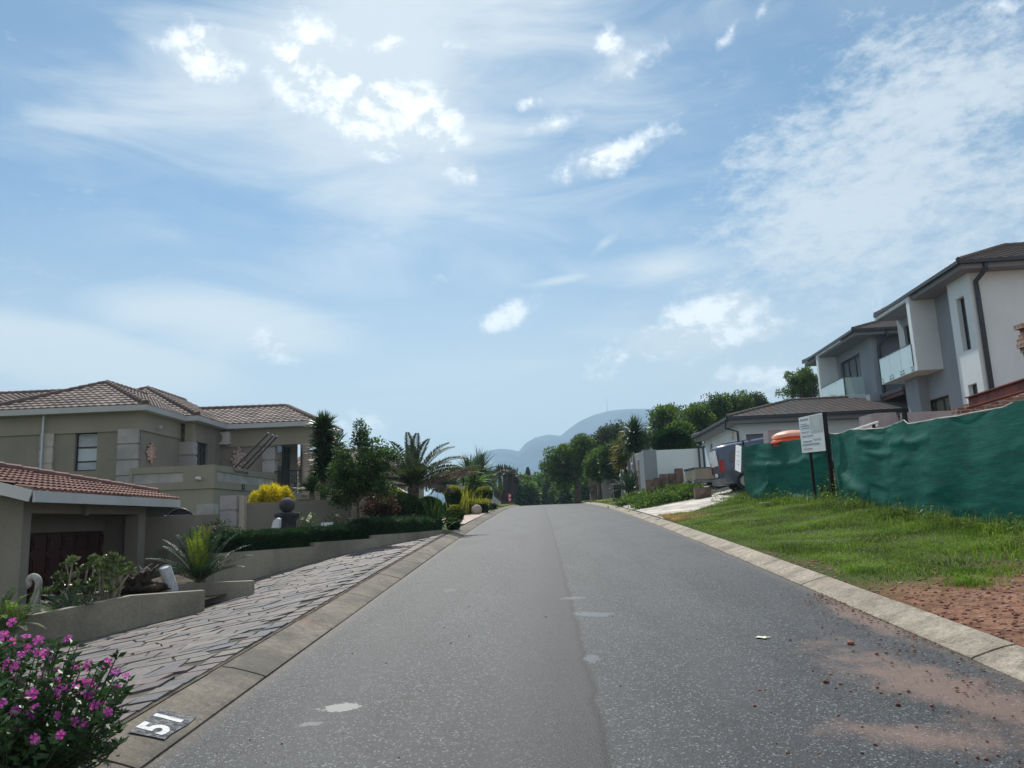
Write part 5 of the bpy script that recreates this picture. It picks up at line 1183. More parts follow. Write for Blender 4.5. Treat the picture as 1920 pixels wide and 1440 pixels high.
for x in (.85, 3.95):
    for s2 in (-1, 1):
        w_ = D.objects.new('wheel', None); COL.objects.link(w_); w_.parent = van
        m = MB(); y = s2 * (hw - .10); m.tube([(x, y - .11, .34), (x, y + .11, .34)], .34, 24); vb(m, 'tyre', mat('tyre', (.02, .02, .02), .9), w_)
        m = MB(); m.tube([(x, y + s2 * .10, .34), (x, y + s2 * .125, .34)], [.22, .20], 16); vb(m, 'rim', mat('rim', (.35, .35, .36), .35, metal=.6), w_)
m = MB(); m.box(.25, -hw + .12, VH + .005, 3.1, -hw + .16, VH + .04) ; vb(m, 'roof_rail', VP)
m = MB(); m.box(1.35, -.70, VH + .03, 1.43, .70, VH + .07); vb(m, 'roof_bar', GUT)
m = MB(); m.box(3.6, -hw - .22, 1.12, 3.75, -hw - .03, 1.34); vb(m, 'wing_mirror', VP)
m = MB(); m.box(1.6, -hw - .028, 1.0, 1.78, -hw - .01, 1.03); vb(m, 'door_handle', GUT)
# ------------------------------------------------------------------ small beige trailer
TR = thing('trailer', 'beige box trailer standing between the van and the white wall', 'trailer', at(1310, 910, 33.2))
ty0 = 33.0; txa, txb = XA(1303, ty0, 885), XA(1303, ty0, 885) + 2.0; tz1 = ZA(1303, 878, ty0); tz0 = ZA(1303, 899, ty0)
BG = mat('beige_panel', (.36, .32, .235), .6, .08, 2)
fr_ = Frame((txa, ty0), -4)
m = LMB(fr_)
m.box(0, 0, tz0, 2.0, .05, tz1); m.box(0, 1.25, tz0, 2.0, 1.3, tz1); m.box(1.95, .051, tz0, 2.0, 1.249, tz1); m.box(.0, .051, tz0, 1.94, 1.249, tz0 + .05); m.build('box', BG, TR)
m = LMB(fr_); m.box(-.04, .0, tz0 - .02, -.001, 1.3, tz1 - .06); 
for z in np.linspace(tz0 + .08, tz1 - .15, 4): m.box(-.06, .05, z, -.041, 1.25, z + .03)
m.build('tailgate', mat('pale_beige', (.52, .48, .38), .5, .08), TR)
m = LMB(fr_); m.box(-.06, -.03, tz1 + .001, 2.04, .06, tz1 + .03); m.box(-.06, 1.24, tz1 + .001, 2.04, 1.33, tz1 + .03); m.box(-.08, -.03, tz1 - .06, -.041, 1.33, tz1 + .03); m.build('rail', GUT, TR)
for yy in (-.10, 1.25):
    m = MB(); c = fr_.w(1.15, yy, tz0 - .26); c2 = fr_.w(1.15, yy + .16, tz0 - .26); m.tube([c, c2], .28, 20); m.build('wheel', MATS['tyre'], TR)
m = LMB(fr_); m.box(-.1, .1, tz0 - .12, 2.0, .18, tz0 - .021); m.box(-.1, 1.1, tz0 - .12, 2.0, 1.18, tz0 - .021); m.box(-.14, .05, tz0 - .3, -.08, 1.2, tz0 - .12); m.box(-.13, .08, tz0 - .6, -.09, .14, tz0 - .3); m.build('chassis', mat('galvanised', (.45, .46, .47), .4, metal=.4), TR)
m = LMB(fr_); m.box(-.09, .0, tz0 - .2, -.081, .22, tz0 - .06); m.build('light', mat('lamp_white', (.75, .75, .72), .4), TR)
# ------------------------------------------------------------------ wheelie bin, bricks, kerb scraps
bx = at(1156, 934, 44.5); WB = thing('wheelie_bin', 'dark grey wheeled refuse bin beside the pale driveway', 'bin', (bx[0], 44.5, GZ(bx[0], 44.5)))
zb_ = GZ(bx[0], 44.5); zt2_ = ZA(1156, 908, 44.5); hb_ = max(.85, zt2_ - zb_); xa_, xb_ = XA(1148, 44.5, 910), XA(1164, 44.5, 910); cx = (xa_ + xb_) / 2; hw_ = (xb_ - xa_) / 2
BN = mat('bin_plastic', (.022, .028, .038), .5, .05)
m = MB(); m.hexa([(cx - hw_ * .72, 44.3, zb_ + .06), (cx + hw_ * .72, 44.3, zb_ + .06), (cx + hw_ * .72, 44.8, zb_ + .06), (cx - hw_ * .72, 44.8, zb_ + .06)], [(cx - hw_, 44.2, zb_ + hb_ - .06), (cx + hw_, 44.2, zb_ + hb_ - .06), (cx + hw_, 44.95, zb_ + hb_ - .06), (cx - hw_, 44.95, zb_ + hb_ - .06)]); m.build('body', BN, WB)
m = MB(); m.hexa([(cx - hw_ * 1.06, 44.14, zb_ + hb_ - .058), (cx + hw_ * 1.06, 44.14, zb_ + hb_ - .058), (cx + hw_ * 1.06, 45.0, zb_ + hb_ - .058), (cx - hw_ * 1.06, 45.0, zb_ + hb_ - .058)], [(cx - hw_ * .95, 44.2, zb_ + hb_), (cx + hw_ * .95, 44.2, zb_ + hb_), (cx + hw_ * .95, 45.0, zb_ + hb_ + .05), (cx - hw_ * .95, 45.0, zb_ + hb_ + .05)]); m.build('lid', BN, WB)
for s2 in (-1, 1): m = MB(); m.tube([(cx + s2 * hw_ * .8, 44.85, zb_ + .1), (cx + s2 * hw_ * .98, 44.85, zb_ + .1)], .1, 14); m.build('wheel', MATS['tyre'], WB)
# small red road sign at the far left verge
sp = at(956.5, 946, 66.0); RS = thing('chevron_sign', 'small red and white marker sign on the far left verge', 'sign', (sp[0], 66, GZ(sp[0], 66)))
zt_s = ZA(956, 925, 66.0); m = MB(); m.tube([(sp[0], 66.05, GZ(sp[0], 66) - .2), (sp[0], 66.05, zt_s)], .05, 6); m.build('post', mat('timber_post', (.14, .07, .05), .8), RS)
m = MB(); m.box(sp[0] - .16, 66, zt_s - .72, sp[0] + .14, 66.02, zt_s); pn = m.build('panel', mat('sign_red', (.38, .02, .02), .5), RS)
for z in (zt_s - .2, zt_s - .52):
    m = MB(); m.extr([(sp[0] - .14, 65.996, z - .1), (sp[0] + .0, 65.996, z), (sp[0] - .14, 65.996, z + .1), (sp[0] - .02, 65.996, z + .1), (sp[0] + .11, 65.996, z), (sp[0] - .02, 65.996, z - .1)], (0, -.003, 0)); m.build('chevron', SB, pn)
# brick plinth at the foot of the trailer
m = MB(); q = at(1303, 921, 30.9); m.box(q[0], 30.9, 1.4, at(1334, 921, 30.9)[0], 31.15, ZA(1310, 914, 30.9)); top('brick_kerb', m, BLK, 'low brown brick planter edge at the top of the pale driveway', 'planter edge')
# ------------------------------------------------------------------ ornaments in the left garden
UR = thing('urn', 'dark stone urn carrying a stone ball above the green hedge', 'urn', (at(538, 985, 18.2)[0], 18.2, 1.15))
ux = at(538, 985, 18.2)[0]; uz = ZA(538, 961, 18.2); r_ = ZA(538, 933, 18.2)
DST = mat('dark_cast_stone', (.028, .028, .034), .8, .3, 4, (.06, .058, .06), fine=.25, fs=40, bump=.4)
m = MB(); m.lathe((ux, 18.2, 1.1), [(.24, 0), (.24, .1), (.21, .14), (.20, uz - 1.1 - .32), (.22, uz - 1.1 - .18), (.29, uz - 1.1 - .07), (.29, uz - 1.1 - .01), (.2, uz - 1.1)], 24); m.build('pedestal', DST, UR, smooth=True)
rb = .18; m = MB(); m.ball((ux, 18.2, uz + rb - .01), rb, seg=24, rings=16); m.build('ball', DST, UR, smooth=True)
def rock(c, r, s, seed):
    m = MB(); m.ball(c, *r, seg=14, rings=10); V = m.v[0]; rr = np.random.default_rng(seed); k = rr.random(3) * 6
    d = (V - np.array(c)); V += d * (.12 * np.sin(d[:, [0]] * 14 + k[0]) + .12 * np.sin(d[:, [2]] * 11 + k[1])); m.v[0] = V; return m
WR = mat('white_rock', (.66, .68, .70), .8, .06, 6, bump=.3)
c = at(515, 988, 17.6); m = MB(); m.extr([at(508, 992, 17.6), at(512, 977, 17.6), at(519, 971, 17.6), at(523, 973, 17.6), at(522, 996, 17.6), at(518, 1010, 17.6), at(508, 1010, 17.6)][::-1], (.02, .12, 0)); top('white_rock', m, WR, 'upright white stone just left of the urn', 'rock')
c = at(613, 990, 18.4); m = MB(); a = (c[0], 18.4); m.box(a[0] - .15, 18.36, 1.1, a[0] + .15, 18.46, c[2] + .13); m2 = m
V = m.v[0]; V[V[:, 2] > 1.3, 0] = a[0] + (V[V[:, 2] > 1.3, 0] - a[0]) * .88; top('white_rock', m, WR, 'flat white stone half sunk behind the hedge, right of the urn', 'rock')
# concrete swan
sw = at(62, 1115, 11.5); sxw, syw = sw[0], 11.5; k = 11.5 / FPX
CN = mat('cast_concrete', (.34, .33, .31), .95, .2, 6, fine=.25, fs=60, bump=.5, bs=60)
SWN = thing('swan_statue', 'grey concrete swan planter with curved neck beside the left garage pillar', 'statue', (sxw, syw, .35))
pth = [at(a, b, syw) for a, b in ((56.5, 1100), (53.5, 1092), (56, 1084.5), (63, 1081), (70, 1085), (72.5, 1095), (70.5, 1110), (67, 1125), (65, 1140), (62, 1152))]
rad_ = np.array([.018, .035, .045, .048, .05, .048, .052, .062, .085, .15]); PA = np.array(pth); tt = np.linspace(0, 9, 46); sp_ = []
for v in tt:
    i = min(int(v), 8); f = v - i; a0, a1, a2, a3 = PA[max(i - 1, 0)], PA[i], PA[i + 1], PA[min(i + 2, 9)]; sp_.append(.5 * (2 * a1 + (a2 - a0) * f + (2 * a0 - 5 * a1 + 4 * a2 - a3) * f * f + (3 * a1 - a0 - 3 * a2 + a3) * f ** 3))
m = MB(); m.tube([tuple(p_) for p_ in sp_], list(np.interp(tt, range(10), rad_)), 18); m.ball(tuple(at(55, 1094, syw)), .038, .036, .06, 12, 8)
m.build('neck', CN, SWN, smooth=True)
b0_ = at(60, 1160, syw); m = MB(); m.ball((b0_[0] - .02, syw, b0_[2] - .05), .26, .34, .17, 20, 12); m.build('body', CN, SWN, smooth=True)
m = MB(); m.ball(tuple(np.array(at(53, 1099, syw)) + (-.004, 0, 0)), .014, .014, .04, 8, 6); m.build('beak', CN, SWN, smooth=True)
# leaning pale clay pipe and driftwood stump
pa = Vector(at(309, 1063, 12.35)); pb_ = Vector(at(321, 1103, 12.5)); m = MB(); m.tube([pa, pb_ + (pb_ - pa) * .15], [.088, .10], 24, cap=False); m.tube([pa + (pa - pb_) * .002, pb_ + (pb_ - pa) * .1], [.074, .086], 24, cap=False); m.tube([pa + (pb_ - pa) * .03, pa + (pb_ - pa) * .035], [.076, .076], 20)
top('clay_pipe', m, mat('weathered_white', (.44, .47, .50), .85, .2, 5, fine=.15, fs=30, stain=.4), 'leaning weathered pale pipe between the driftwood and the cycad', 'pipe', smooth=True)
DW = mat('charred_wood', (.010, .008, .007), .75, .3, 5, (.045, .030, .020), bump=.8, bs=22)
DR = thing('driftwood', 'dark gnarled driftwood stump between the jade plant and pale pipe', 'driftwood', (at(265, 1090, 12.2)[0], 12.2, .5))
dc = at(262, 1095, 12.2); rr = np.random.default_rng(4); m = MB(); m.ball((dc[0], 12.2, dc[2] - .08), .30, .22, .22, 20, 14); V = m.v[0]; d_ = V - np.array([dc[0], 12.2, dc[2] - .08]); V += d_ * (.25 * np.sin(d_[:, [0]] * 25) + .2 * np.sin(d_[:, [2]] * 31 + 1) + .15 * np.sin(d_[:, [1]] * 40)); m.build('stump', DW, DR, smooth=True)
for i in range(16):
    a = Vector((dc[0] + rr.normal() * .12, 12.2 + rr.normal() * .1, dc[2] + rr.normal() * .06)); d_ = Vector((rr.normal(), rr.normal() * .5, .2 + rr.random() * .5)).normalized()
    pth = [a]; l_ = .07 + rr.random() * .05
    for s2 in range(4): d_ = (d_ + Vector((rr.normal(), rr.normal(), rr.normal())) * .45).normalized(); pth.append(pth[-1] + d_ * l_)
    if max(q.z for q in pth) > dc[2] + .34: continue
    m = MB(); m.tube(pth, [.045, .04, .03, .02, .008], 7); m.build('root', DW, DR, smooth=True)
# wrought iron arch behind the wall
AR = thing('iron_gate', 'arched black wrought iron gate top behind the plain garden wall', 'gate', (at(337, 960, 23)[0], 23, -.5))
ca = at(337, 975, 23.0); ra = (at(372, 975, 23)[0] - at(302, 975, 23)[0]) / 2; zt_a = ZA(337, 954, 23); z0a = 1.2
m = MB(); arc = [(ca[0] + ra * math.cos(a), 23.0, z0a + (zt_a - z0a) * math.sin(a) ** .8) for a in np.linspace(math.pi - .02, .02, 24)]; m.tube(arc, .035, 6); m.build('arch', IRON, AR)
m = MB(); m.extr([(p[0], 23.05, p[2] - .02) for p in arc] + [(ca[0] + ra, 23.05, -.5), (ca[0] - ra, 23.05, -.5)], (0, .02, 0)); m.build('backing', mat('iron_sheet', (.010, .011, .016), .5), AR)
for k in range(9):
    x = ca[0] + ra * (k - 4) / 5.2; m = MB(); m.tube([(x + .07 * math.cos(t_), 22.98, zt_a - .26 + .08 * math.sin(t_)) for t_ in np.linspace(0, 5.5, 12)], .012, 5); m.build('scroll', mat('scroll_grey', (.20, .21, .24), .6), AR)
# stone ball at the kerb, far left
sb = at(894, 961, 35.5); top('stone_ball', MB().ball((sb[0], 35.5, GZ(sb[0], 35.5) + .22), .24, seg=24, rings=16), mat('sand_stone', (.36, .31, .25), .9, .15, 5, fine=.15), 'pale round stone ball resting beside the left kerb below the clipped hedge', 'stone ball', smooth=True)
# ------------------------------------------------------------------ plant builders
def unit(v): return v / np.maximum(np.linalg.norm(v, axis=-1, keepdims=True), 1e-9)
def leafquads(mb, C, Dn, size, aspect=.45, r=None, cup=.0):
    """leaves at C pointing along Dn; each is a folded diamond of its own"""
    r = r or rng; n = len(C); Dn = unit(Dn); s = size * (.7 + .6 * r.random(n))[:, None]
    w = unit(np.cross(Dn, unit(r.normal(size=(n, 3))))); up = np.cross(w, Dn)
    V = np.stack([C, C + Dn * s * .45 + w * s * aspect * .5 + up * s * cup, C + Dn * s, C + Dn * s * .45 - w * s * aspect * .5 + up * s * cup], 1)
    i = np.arange(n)[:, None] * 4 + np.arange(4)[None]
    mb.add(V.reshape(-1, 3), i); return mb
def clumps(c, rad, nc, r, inner=.55, flat=0):
    d = unit(r.normal(size=(nc, 3))); 
    if flat: d[:, 2] = np.abs(d[:, 2]) * (1 - flat) + d[:, 2] * flat
    k = inner + (1 - inner) * r.random((nc, 1)) ** .6
    return np.array(c) + d * k * np.array(rad)
def crown(mb, cl, n, cr, leaf, r, aspect=.5, up=.25):
    """leaves round each clump centre"""
    k = r.integers(0, len(cl), n); d = unit(r.normal(size=(n, 3))); q = r.random((n, 1)) ** .45
    crr = cr * (.65 + .7 * r.random(len(cl)))[k][:, None]
    C = cl[k] + d * q * crr * np.array([1, 1, .8]); D_ = d + r.normal(size=(n, 3)) * .6 + np.array([0, 0, up])
    return leafquads(mb, C, D_, leaf, aspect, r)
BARK = mat('bark', (.055, .042, .032), .9, .3, 8, (.13, .105, .08), bump=.8, bs=40)
def tree(label, x, y, crowns, leaf, n, m, seed, h0=None, trunk=.16, cr=.55, nc=40, name='tree', cat='tree', group=None, bark=None, lean=(0, 0), aspect=.5, inner=.55, twigs=True, zfoot=None):
    """crowns: list of (centre, radii); trunk, limbs and leaves, each limb reaching into the crown"""
    r = np.random.default_rng(seed); z = GZ(x, y) if zfoot is None else zfoot
    t = thing(name, label, cat, (x, y, z), group=group); cl = []
    tot = sum(np.prod(q[1]) for q in crowns)
    for c, rad in crowns: cl.append(clumps(c, rad, max(4, int(nc * np.prod(rad) / tot)), r, inner))
    cl = np.concatenate(cl); b = MB(); crown(b, cl, n, cr, leaf, r, aspect); b.build('crown', m, t)
    w = MB(); top_ = np.average([c for c, _ in crowns], axis=0); fork = Vector((x + lean[0], y + lean[1], z + (h0 if h0 else (top_[2] - z) * .45)))
    w.tube([(x, y, z - .2), (x + lean[0] * .4 + trunk * .3, y, z + (fork.z - z) * .5), fork], [trunk * 1.25, trunk * .95, trunk * .8], 9)
    w.build('trunk', bark or BARK, t, smooth=True)
    if twigs:
        l_ = MB()
        for c in cl[r.permutation(len(cl))[:min(len(cl), 26)]]:
            c = Vector(c); mid = fork.lerp(c, .5) + Vector(r.normal(size=3)) * .08 * (c - fork).length; mid.z += .05 * (c - fork).length
            l_.tube([fork - Vector((0, 0, .1)), mid, c], [trunk * .45, trunk * .26, trunk * .07], 5, cap=False)
        l_.build('limbs', bark or BARK, t, smooth=True)
    return t
def strip(mb, pts, wid, side, fold=.0):
    """blade along pts with widths, as one strip; side vectors give the flat direction"""
    P = np.asarray(pts); n = len(P); w = np.asarray(wid)[:, None] * .5; L = P + side * w; Rr = P - side * w
    V = np.stack([L, Rr], 1).reshape(-1, 3); i = np.arange(n - 1)[:, None] * 2; mb.add(V, np.concatenate([i, i + 1, i + 3, i + 2], 1)); return mb
def blades(mb, base, n, L, w, el=(10, 85), droop=.5, seg=5, r=None, spread=.04, taper=True, az=(0, 360), zl=0):
    r = r or rng; base = np.array(base, float)
    for k in range(n):
        a = R(az[0] + (az[1] - az[0]) * r.random()); e = R(el[0] + (el[1] - el[0]) * r.random()); l_ = L * (.7 + .45 * r.random()); d = np.array([math.cos(a) * math.cos(e), math.sin(a) * math.cos(e), math.sin(e)])
        p = base + np.array([r.normal() * spread, r.normal() * spread, zl * r.random()]); P = [p]; dd = d.copy()
        for s in range(seg): dd = dd + np.array([0, 0, -droop / seg * (1.0 + s * .35)]) * (1 - abs(dd[2]) * .35); dd /= np.linalg.norm(dd); P.append(P[-1] + dd * l_ / seg)
        side = np.array([-math.sin(a), math.cos(a), 0]); side = side * math.cos(.5) + np.cross(side, d) * math.sin(r.normal() * .5)
        f = np.linspace(0, 1, seg + 1); wd = w * np.clip(np.minimum(.55 + f * 2, (1 - f) * 2.2), .02, 1) if taper else w * np.ones(seg + 1)
        strip(mb, P, wd, side[None])
    return mb
def frond(mb, rach, base, az, el, L, nl, ll, lw, droop, r, vee=.5, down=0.0, seg=9, stem=.012, ang=62):
    """pinnate leaf: rachis curve and paired leaflets"""
    a, e = R(az), R(el); d = np.array([math.cos(a) * math.cos(e), math.sin(a) * math.cos(e), math.sin(e)]); P = [np.array(base, float)]; dd = d
    for s in range(seg): dd = dd + np.array([0, 0, -droop / seg * (.6 + s * .2)]); dd /= np.linalg.norm(dd); P.append(P[-1] + dd * L / seg)
    P = np.array(P); rach.tube([tuple(p) for p in P], list(np.linspace(stem, stem * .25, len(P))), 5, cap=False)
    f = np.linspace(.12, .99, nl); X = np.array([np.interp(f, np.linspace(0, 1, len(P)), P[:, k]) for k in range(3)]).T; Td = unit(np.gradient(X, axis=0))
    sd = unit(np.cross(Td, np.array([0, 0, 1.0]))); up = np.cross(sd, Td); ln = ll * np.clip(np.sin(np.pi * (.12 + .86 * f)) ** .6, .15, 1)
    for s in (-1, 1):
        dl = unit(sd * s * math.sin(R(ang)) + Td * math.cos(R(ang)) + up * (vee - down) + r.normal(size=X.shape) * .06)
        w = unit(np.cross(dl, up)) * lw * .5; tip = X + dl * ln[:, None] + np.array([0, 0, -1.]) * (ln * max(down, .08))[:, None]; mid = X + dl * ln[:, None] * .5
        V = np.stack([X, mid + w, tip, mid - w], 1); i = np.arange(nl)[:, None] * 4 + np.arange(4)[None]; mb.add(V.reshape(-1, 3), i)
    return mb
# ------------------------------------------------------------------ leaf materials
LG = leafm('leaf_mid', (.052, .105, .022), (.11, .185, .038), transl=.48); LD = leafm('leaf_dark', (.028, .066, .020), (.062, .12, .032), transl=.45)
LH = leafm('leaf_hedge', (.010, .040, .012), (.022, .070, .018), transl=.28, rand=.4); LY = leafm('leaf_yellow', (.42, .36, .018), (.62, .52, .03), transl=.4)
LO = leafm('leaf_olive', (.055, .085, .045), (.10, .13, .07), transl=.3); LB = leafm('leaf_bright', (.055, .115, .018), (.10, .19, .03), transl=.45)
LYU = leafm('leaf_yucca', (.022, .050, .020), (.055, .10, .030), transl=.3, rough=.35); LC = leafm('leaf_cycad', (.018, .045, .026), (.035, .075, .035), transl=.2, rough=.5, spec=.25)
LCY = leafm('leaf_cycad_new', (.075, .12, .018), (.13, .18, .028), transl=.45); LPB = leafm('frond_dry', (.11, .075, .065), (.19, .13, .11), transl=.3)
LPK = leafm('petal_magenta', (.66, .06, .54), (.82, .14, .68), transl=.5, rough=.6, rand=.25); LGY = leafm('topiary_tip', (.17, .20, .015), (.33, .33, .03), transl=.4)
# ------------------------------------------------------------------ clipped hedges on the retaining wall
def hedge(label, pts, z0, z1, th, m, n, seed, leaf=.035, rnd=.12, name='hedge', group=None, off=.02):
    """clipped hedge following plan points (front edge); solid dark core coloured as the shade within, leaves all over"""
    P = [Vector((p[0], p[1], 0)) for p in pts]; r = np.random.default_rng(seed); t = thing(name, label, 'hedge', (pts[0][0], pts[0][1], z0[0] if isinstance(z0, list) else z0), group=group)
    L = [0]; 
    for a, b in zip(P[:-1], P[1:]): L.append(L[-1] + (b - a).length)
    X = np.array([p[0] for p in pts]); Y = np.array([p[1] for p in pts]); z0f = (lambda s: np.interp(s, L, z0)) if isinstance(z0, list) else (lambda s: z0 + 0 * s); z1f = (lambda s: np.interp(s, L, z1)) if isinstance(z1, list) else (lambda s: z1 + 0 * s)
    def prof(s, a):   # a in 0..1 round the section: front foot, front shoulder, back shoulder, back foot
        x, y = np.interp(s, L, X), np.interp(s, L, Y); dx = np.interp(s + .05, L, X) - np.interp(s - .05, L, X); dy = np.interp(s + .05, L, Y) - np.interp(s - .05, L, Y); q = np.hypot(dx, dy) + 1e-9; nx, ny = -dy / q, dx / q
        b, t_ = z0f(s), z1f(s); h = t_ - b; per = 2 * h + th; d = a * per
        w = np.where(d < h, 0, np.where(d < h + th, d - h, th)); z = np.where(d < h, d, np.where(d < h + th, h, per - d))
        k = np.minimum(w, th - w); cut = np.clip(rnd - k, 0, rnd) * np.clip((z - (h - rnd)) / rnd, 0, 1); z = z - cut * .5; w = w + np.where(w < th / 2, 1, -1) * np.clip(z - (h - rnd), 0, rnd) * .35 * (k < rnd)
        bump = .018 * np.sin(s * 7 + d * 5) + .014 * np.sin(s * 17 + d * 9 + 1)
        return x + nx * (w + off), y + ny * (w + off), b + z + bump * (z > h * .6), nx, ny
    s = np.linspace(0, L[-1], int(L[-1] / .12) + 2); a = np.linspace(0, 1, 14); S_, A_ = np.meshgrid(s, a, indexing='ij'); x, y, z, nx, ny = prof(S_, A_)
    c = MB(); c.grid(np.stack([x + nx * .0, y, z - .02], -1)[:, ::-1])
    for e in (0, -1): c.poly([tuple(q) for q in np.stack([x[e], y[e], z[e] - .02], -1)][::(1 if e else -1)])
    c.build('stems', mat('shade_core', (.012, .022, .008), .95, .3, 9), t)  # solid filler, shade between the leaves put into its dark colour
    s = r.random(n) * L[-1]; a = r.random(n); x, y, z, nx, ny = prof(s, a); out = np.stack([np.where(a < .33, -nx, np.where(a > .67, nx, 0)), np.where(a < .33, -ny, np.where(a > .67, ny, 0)), np.where((a > .2) & (a < .8), .8, .15)], -1)
    e1, e2 = r.random(n // 14), r.random(n // 14)
    k = MB(); leafquads(k, np.stack([x, y, z - .03], -1) + r.normal(size=(n, 3)) * .012, out + r.normal(size=(n, 3)) * .5, leaf, .35, r)
    for e, sg in ((0, -1), (L[-1], 1)):   # ends
        m_ = n // 16; w = r.random(m_) * th; zz = r.random(m_); xx, yy, _, nx, ny = prof(np.full(m_, e), np.zeros(m_)); z = z0f(np.full(m_, e)) + zz * (z1f(np.full(m_, e)) - z0f(np.full(m_, e))); tx, ty = ny * sg, -nx * sg
        leafquads(k, np.stack([xx + nx * w, yy + ny * w, z], -1), np.stack([tx, ty, 0 * tx + .3], -1) + r.normal(size=(m_, 3)) * .5, leaf * 1.0, .4, r)
    k.build('leaves', m, t); return t
hedge('long lower clipped dark green hedge above the plastered retaining wall', [(-5.75, 14.95), (-5.3, 15.5), (-4.45, 16.75), (-3.6, 18.05), (-3.46, 18.3)], [1.10, 1.10, 1.10, 1.17, 1.17], [1.47, 1.49, 1.51, 1.52, 1.52], .62, LH, 42000, 1, .04)
hedge('shorter higher clipped hedge at the kerb end of the retaining wall', [(-3.44, 18.3), (-2.6, 19.75), (-2.12, 21.8)], 1.22, [1.66, 1.67, 1.65], .7, LH, 26000, 2, .04, rnd=.16)
def ball_bush(label, c, r_, m, n, seed, name='topiary', stem=None, ry=None, rz=None, leaf=.07, cat='bush', group=None, m2=None, core=True, zmin=None):
    r = np.random.default_rng(seed); rad = np.array([r_, ry or r_, rz or r_]); x, y, z = c; foot = GZ(x, y) if zmin is None else zmin
    t = thing(name, label, cat, (x, y, foot), group=group)
    if core: MB().ball(c, *(rad * .93), seg=20, rings=12).build('stems', MATS['shade_core'], t, smooth=True)  # filler ball in one piece, inner shade painted as dark colour
    d = unit(r.normal(size=(n, 3))); bump = 1 + .03 * np.sin(d[:, [0]] * 9 + seed) + .03 * np.sin(d[:, [1]] * 11 + d[:, [2]] * 7)
    C = np.array(c) + d * rad * bump * (.92 + .07 * r.random((n, 1)))
    if m2 is not None:
        s = d[:, 2] + r.normal(size=n) * .22 > .35; leafquads(MB(), C, d, .1, r=r)
        b = MB(); leafquads(b, C[s], d[s] + r.normal(size=(s.sum(), 3)) * .5, leaf, .4, r); b.build('tips', m2, t)
        b = MB(); leafquads(b, C[~s], d[~s] + r.normal(size=((~s).sum(), 3)) * .5, leaf, .4, r); b.build('leaves', m, t)
    else: b = MB(); leafquads(b, C, d + r.normal(size=(n, 3)) * .5, leaf, .4, r); b.build('leaves', m, t)
    if stem: w = MB(); w.tube([(x, y, foot - .1), (x + .05, y, z - rad[2] * .8)], stem, 7); w.build('stem', BARK, t)
    return t
def pxr(p, Y): return p / FPX * Y
def px_ball(label, px, py, rpx, Y, m, n, seed, rzpx=None, **k):
    c = at(px, py, Y); return ball_bush(label, c, pxr(rpx, Y), m, n, seed, rz=pxr(rzpx or rpx, Y), **k)
def px_tree(label, foot, Y, crowns, leaf, n, m, seed, dY=.8, **k):
    cs = [(at(a, b, Y + (o if len(q) > 4 else 0)), (pxr(rx, Y), pxr(rx, Y) * dY, pxr(ry, Y))) for q in crowns for (a, b, rx, ry, *o_) in [q] for o in [o_[0] if o_ else 0]]
    x = at(foot[0], foot[1], Y)[0]; return tree(label, x, Y, cs, leaf, n, m, seed, **k)
# ---- left garden shrubs
c = at(510, 938, 21.6); YS = thing('shrub', 'bright yellow conifer shrub above the garden wall behind the ball urn', 'shrub', (c[0], 21.6, 1.2)); r = np.random.default_rng(11); b = MB()
cc = np.array(at(511, 943, 21.6)); n = 12000; d = unit(r.normal(size=(n, 3))); d[:, 2] = np.abs(d[:, 2]); C = cc + d * np.array([.56, .5, .44]) * (r.random((n, 1)) ** .35) * (1 + .12 * np.sin(d[:, [0]] * 13)); leafquads(b, C, d + r.normal(size=(n, 3)) * .35 + np.array([0, 0, .5]), .10, .16, r); blades(b, cc + np.array([0, 0, .1]), 70, .52, .02, (35, 88), .15, 4, r, .16); b.build('foliage', LY, YS)
MB().ball(tuple(cc), .44, .4, .33).build('stems', MATS['shade_core'], YS, smooth=True)  # dark filler ball holding the shrub's inner shade in its colour
def yucca(label, x, y, zf, heads, m, seed, n=150, L=.55, w=.04, trunk=.09, name='yucca', skirt=0, group=None, cat='yucca', el=(-25, 88), droop=.5):
    r = np.random.default_rng(seed); t = thing(name, label, cat, (x, y, zf), group=group)
    for (hx, hy, hz, k) in heads:
        b = MB(); blades(b, (hx, hy, hz), int(n * k), L * k ** .3, w, el, droop, 5, r, .05, zl=0)
        if skirt:
            for q in range(int(skirt / .12)): blades(b, (hx, hy, hz - .12 * (q + 1)), int(n * .42), L * 1.05, w, (-15, 45), droop, 4, r, .05)
        b.build('leaf_head', m, t)
    w_ = MB()
    for (hx, hy, hz, k) in heads: w_.tube([(x, y, zf - .1), ((x + hx) / 2, (y + hy) / 2, (zf + hz) / 2), (hx, hy, hz)], [trunk * 1.2, trunk, trunk * .8], 8)
    w_.build('trunk', BARK, t, smooth=True); return t
h1 = at(606, 795, 22.6); zb = 1.3
yucca('tall dense dark green yucca against the terrace corner of the tan house', h1[0], 22.6, zb, [(h1[0], 22.6, h1[2] - .14, 1.6)], LYU, 21, 210, .47, .036, skirt=1.5, el=(5, 88), droop=.35)
h2 = at(628, 832, 23.4); yucca('smaller green yucca head just right of the tall dense yucca', h2[0], 23.4, 1.3, [(h2[0], 23.4, h2[2], 1.2)], LYU, 22, 120, .46, .035, skirt=.5)
h3 = at(585, 920, 21.9); yucca('short spiky yucca rising behind the garden wall beside the yellow shrub', h3[0], 21.9, 1.3, [(h3[0], 21.9, h3[2] + .0, 1.3)], LYU, 23, 120, .48, .032, el=(0, 88), droop=.15)
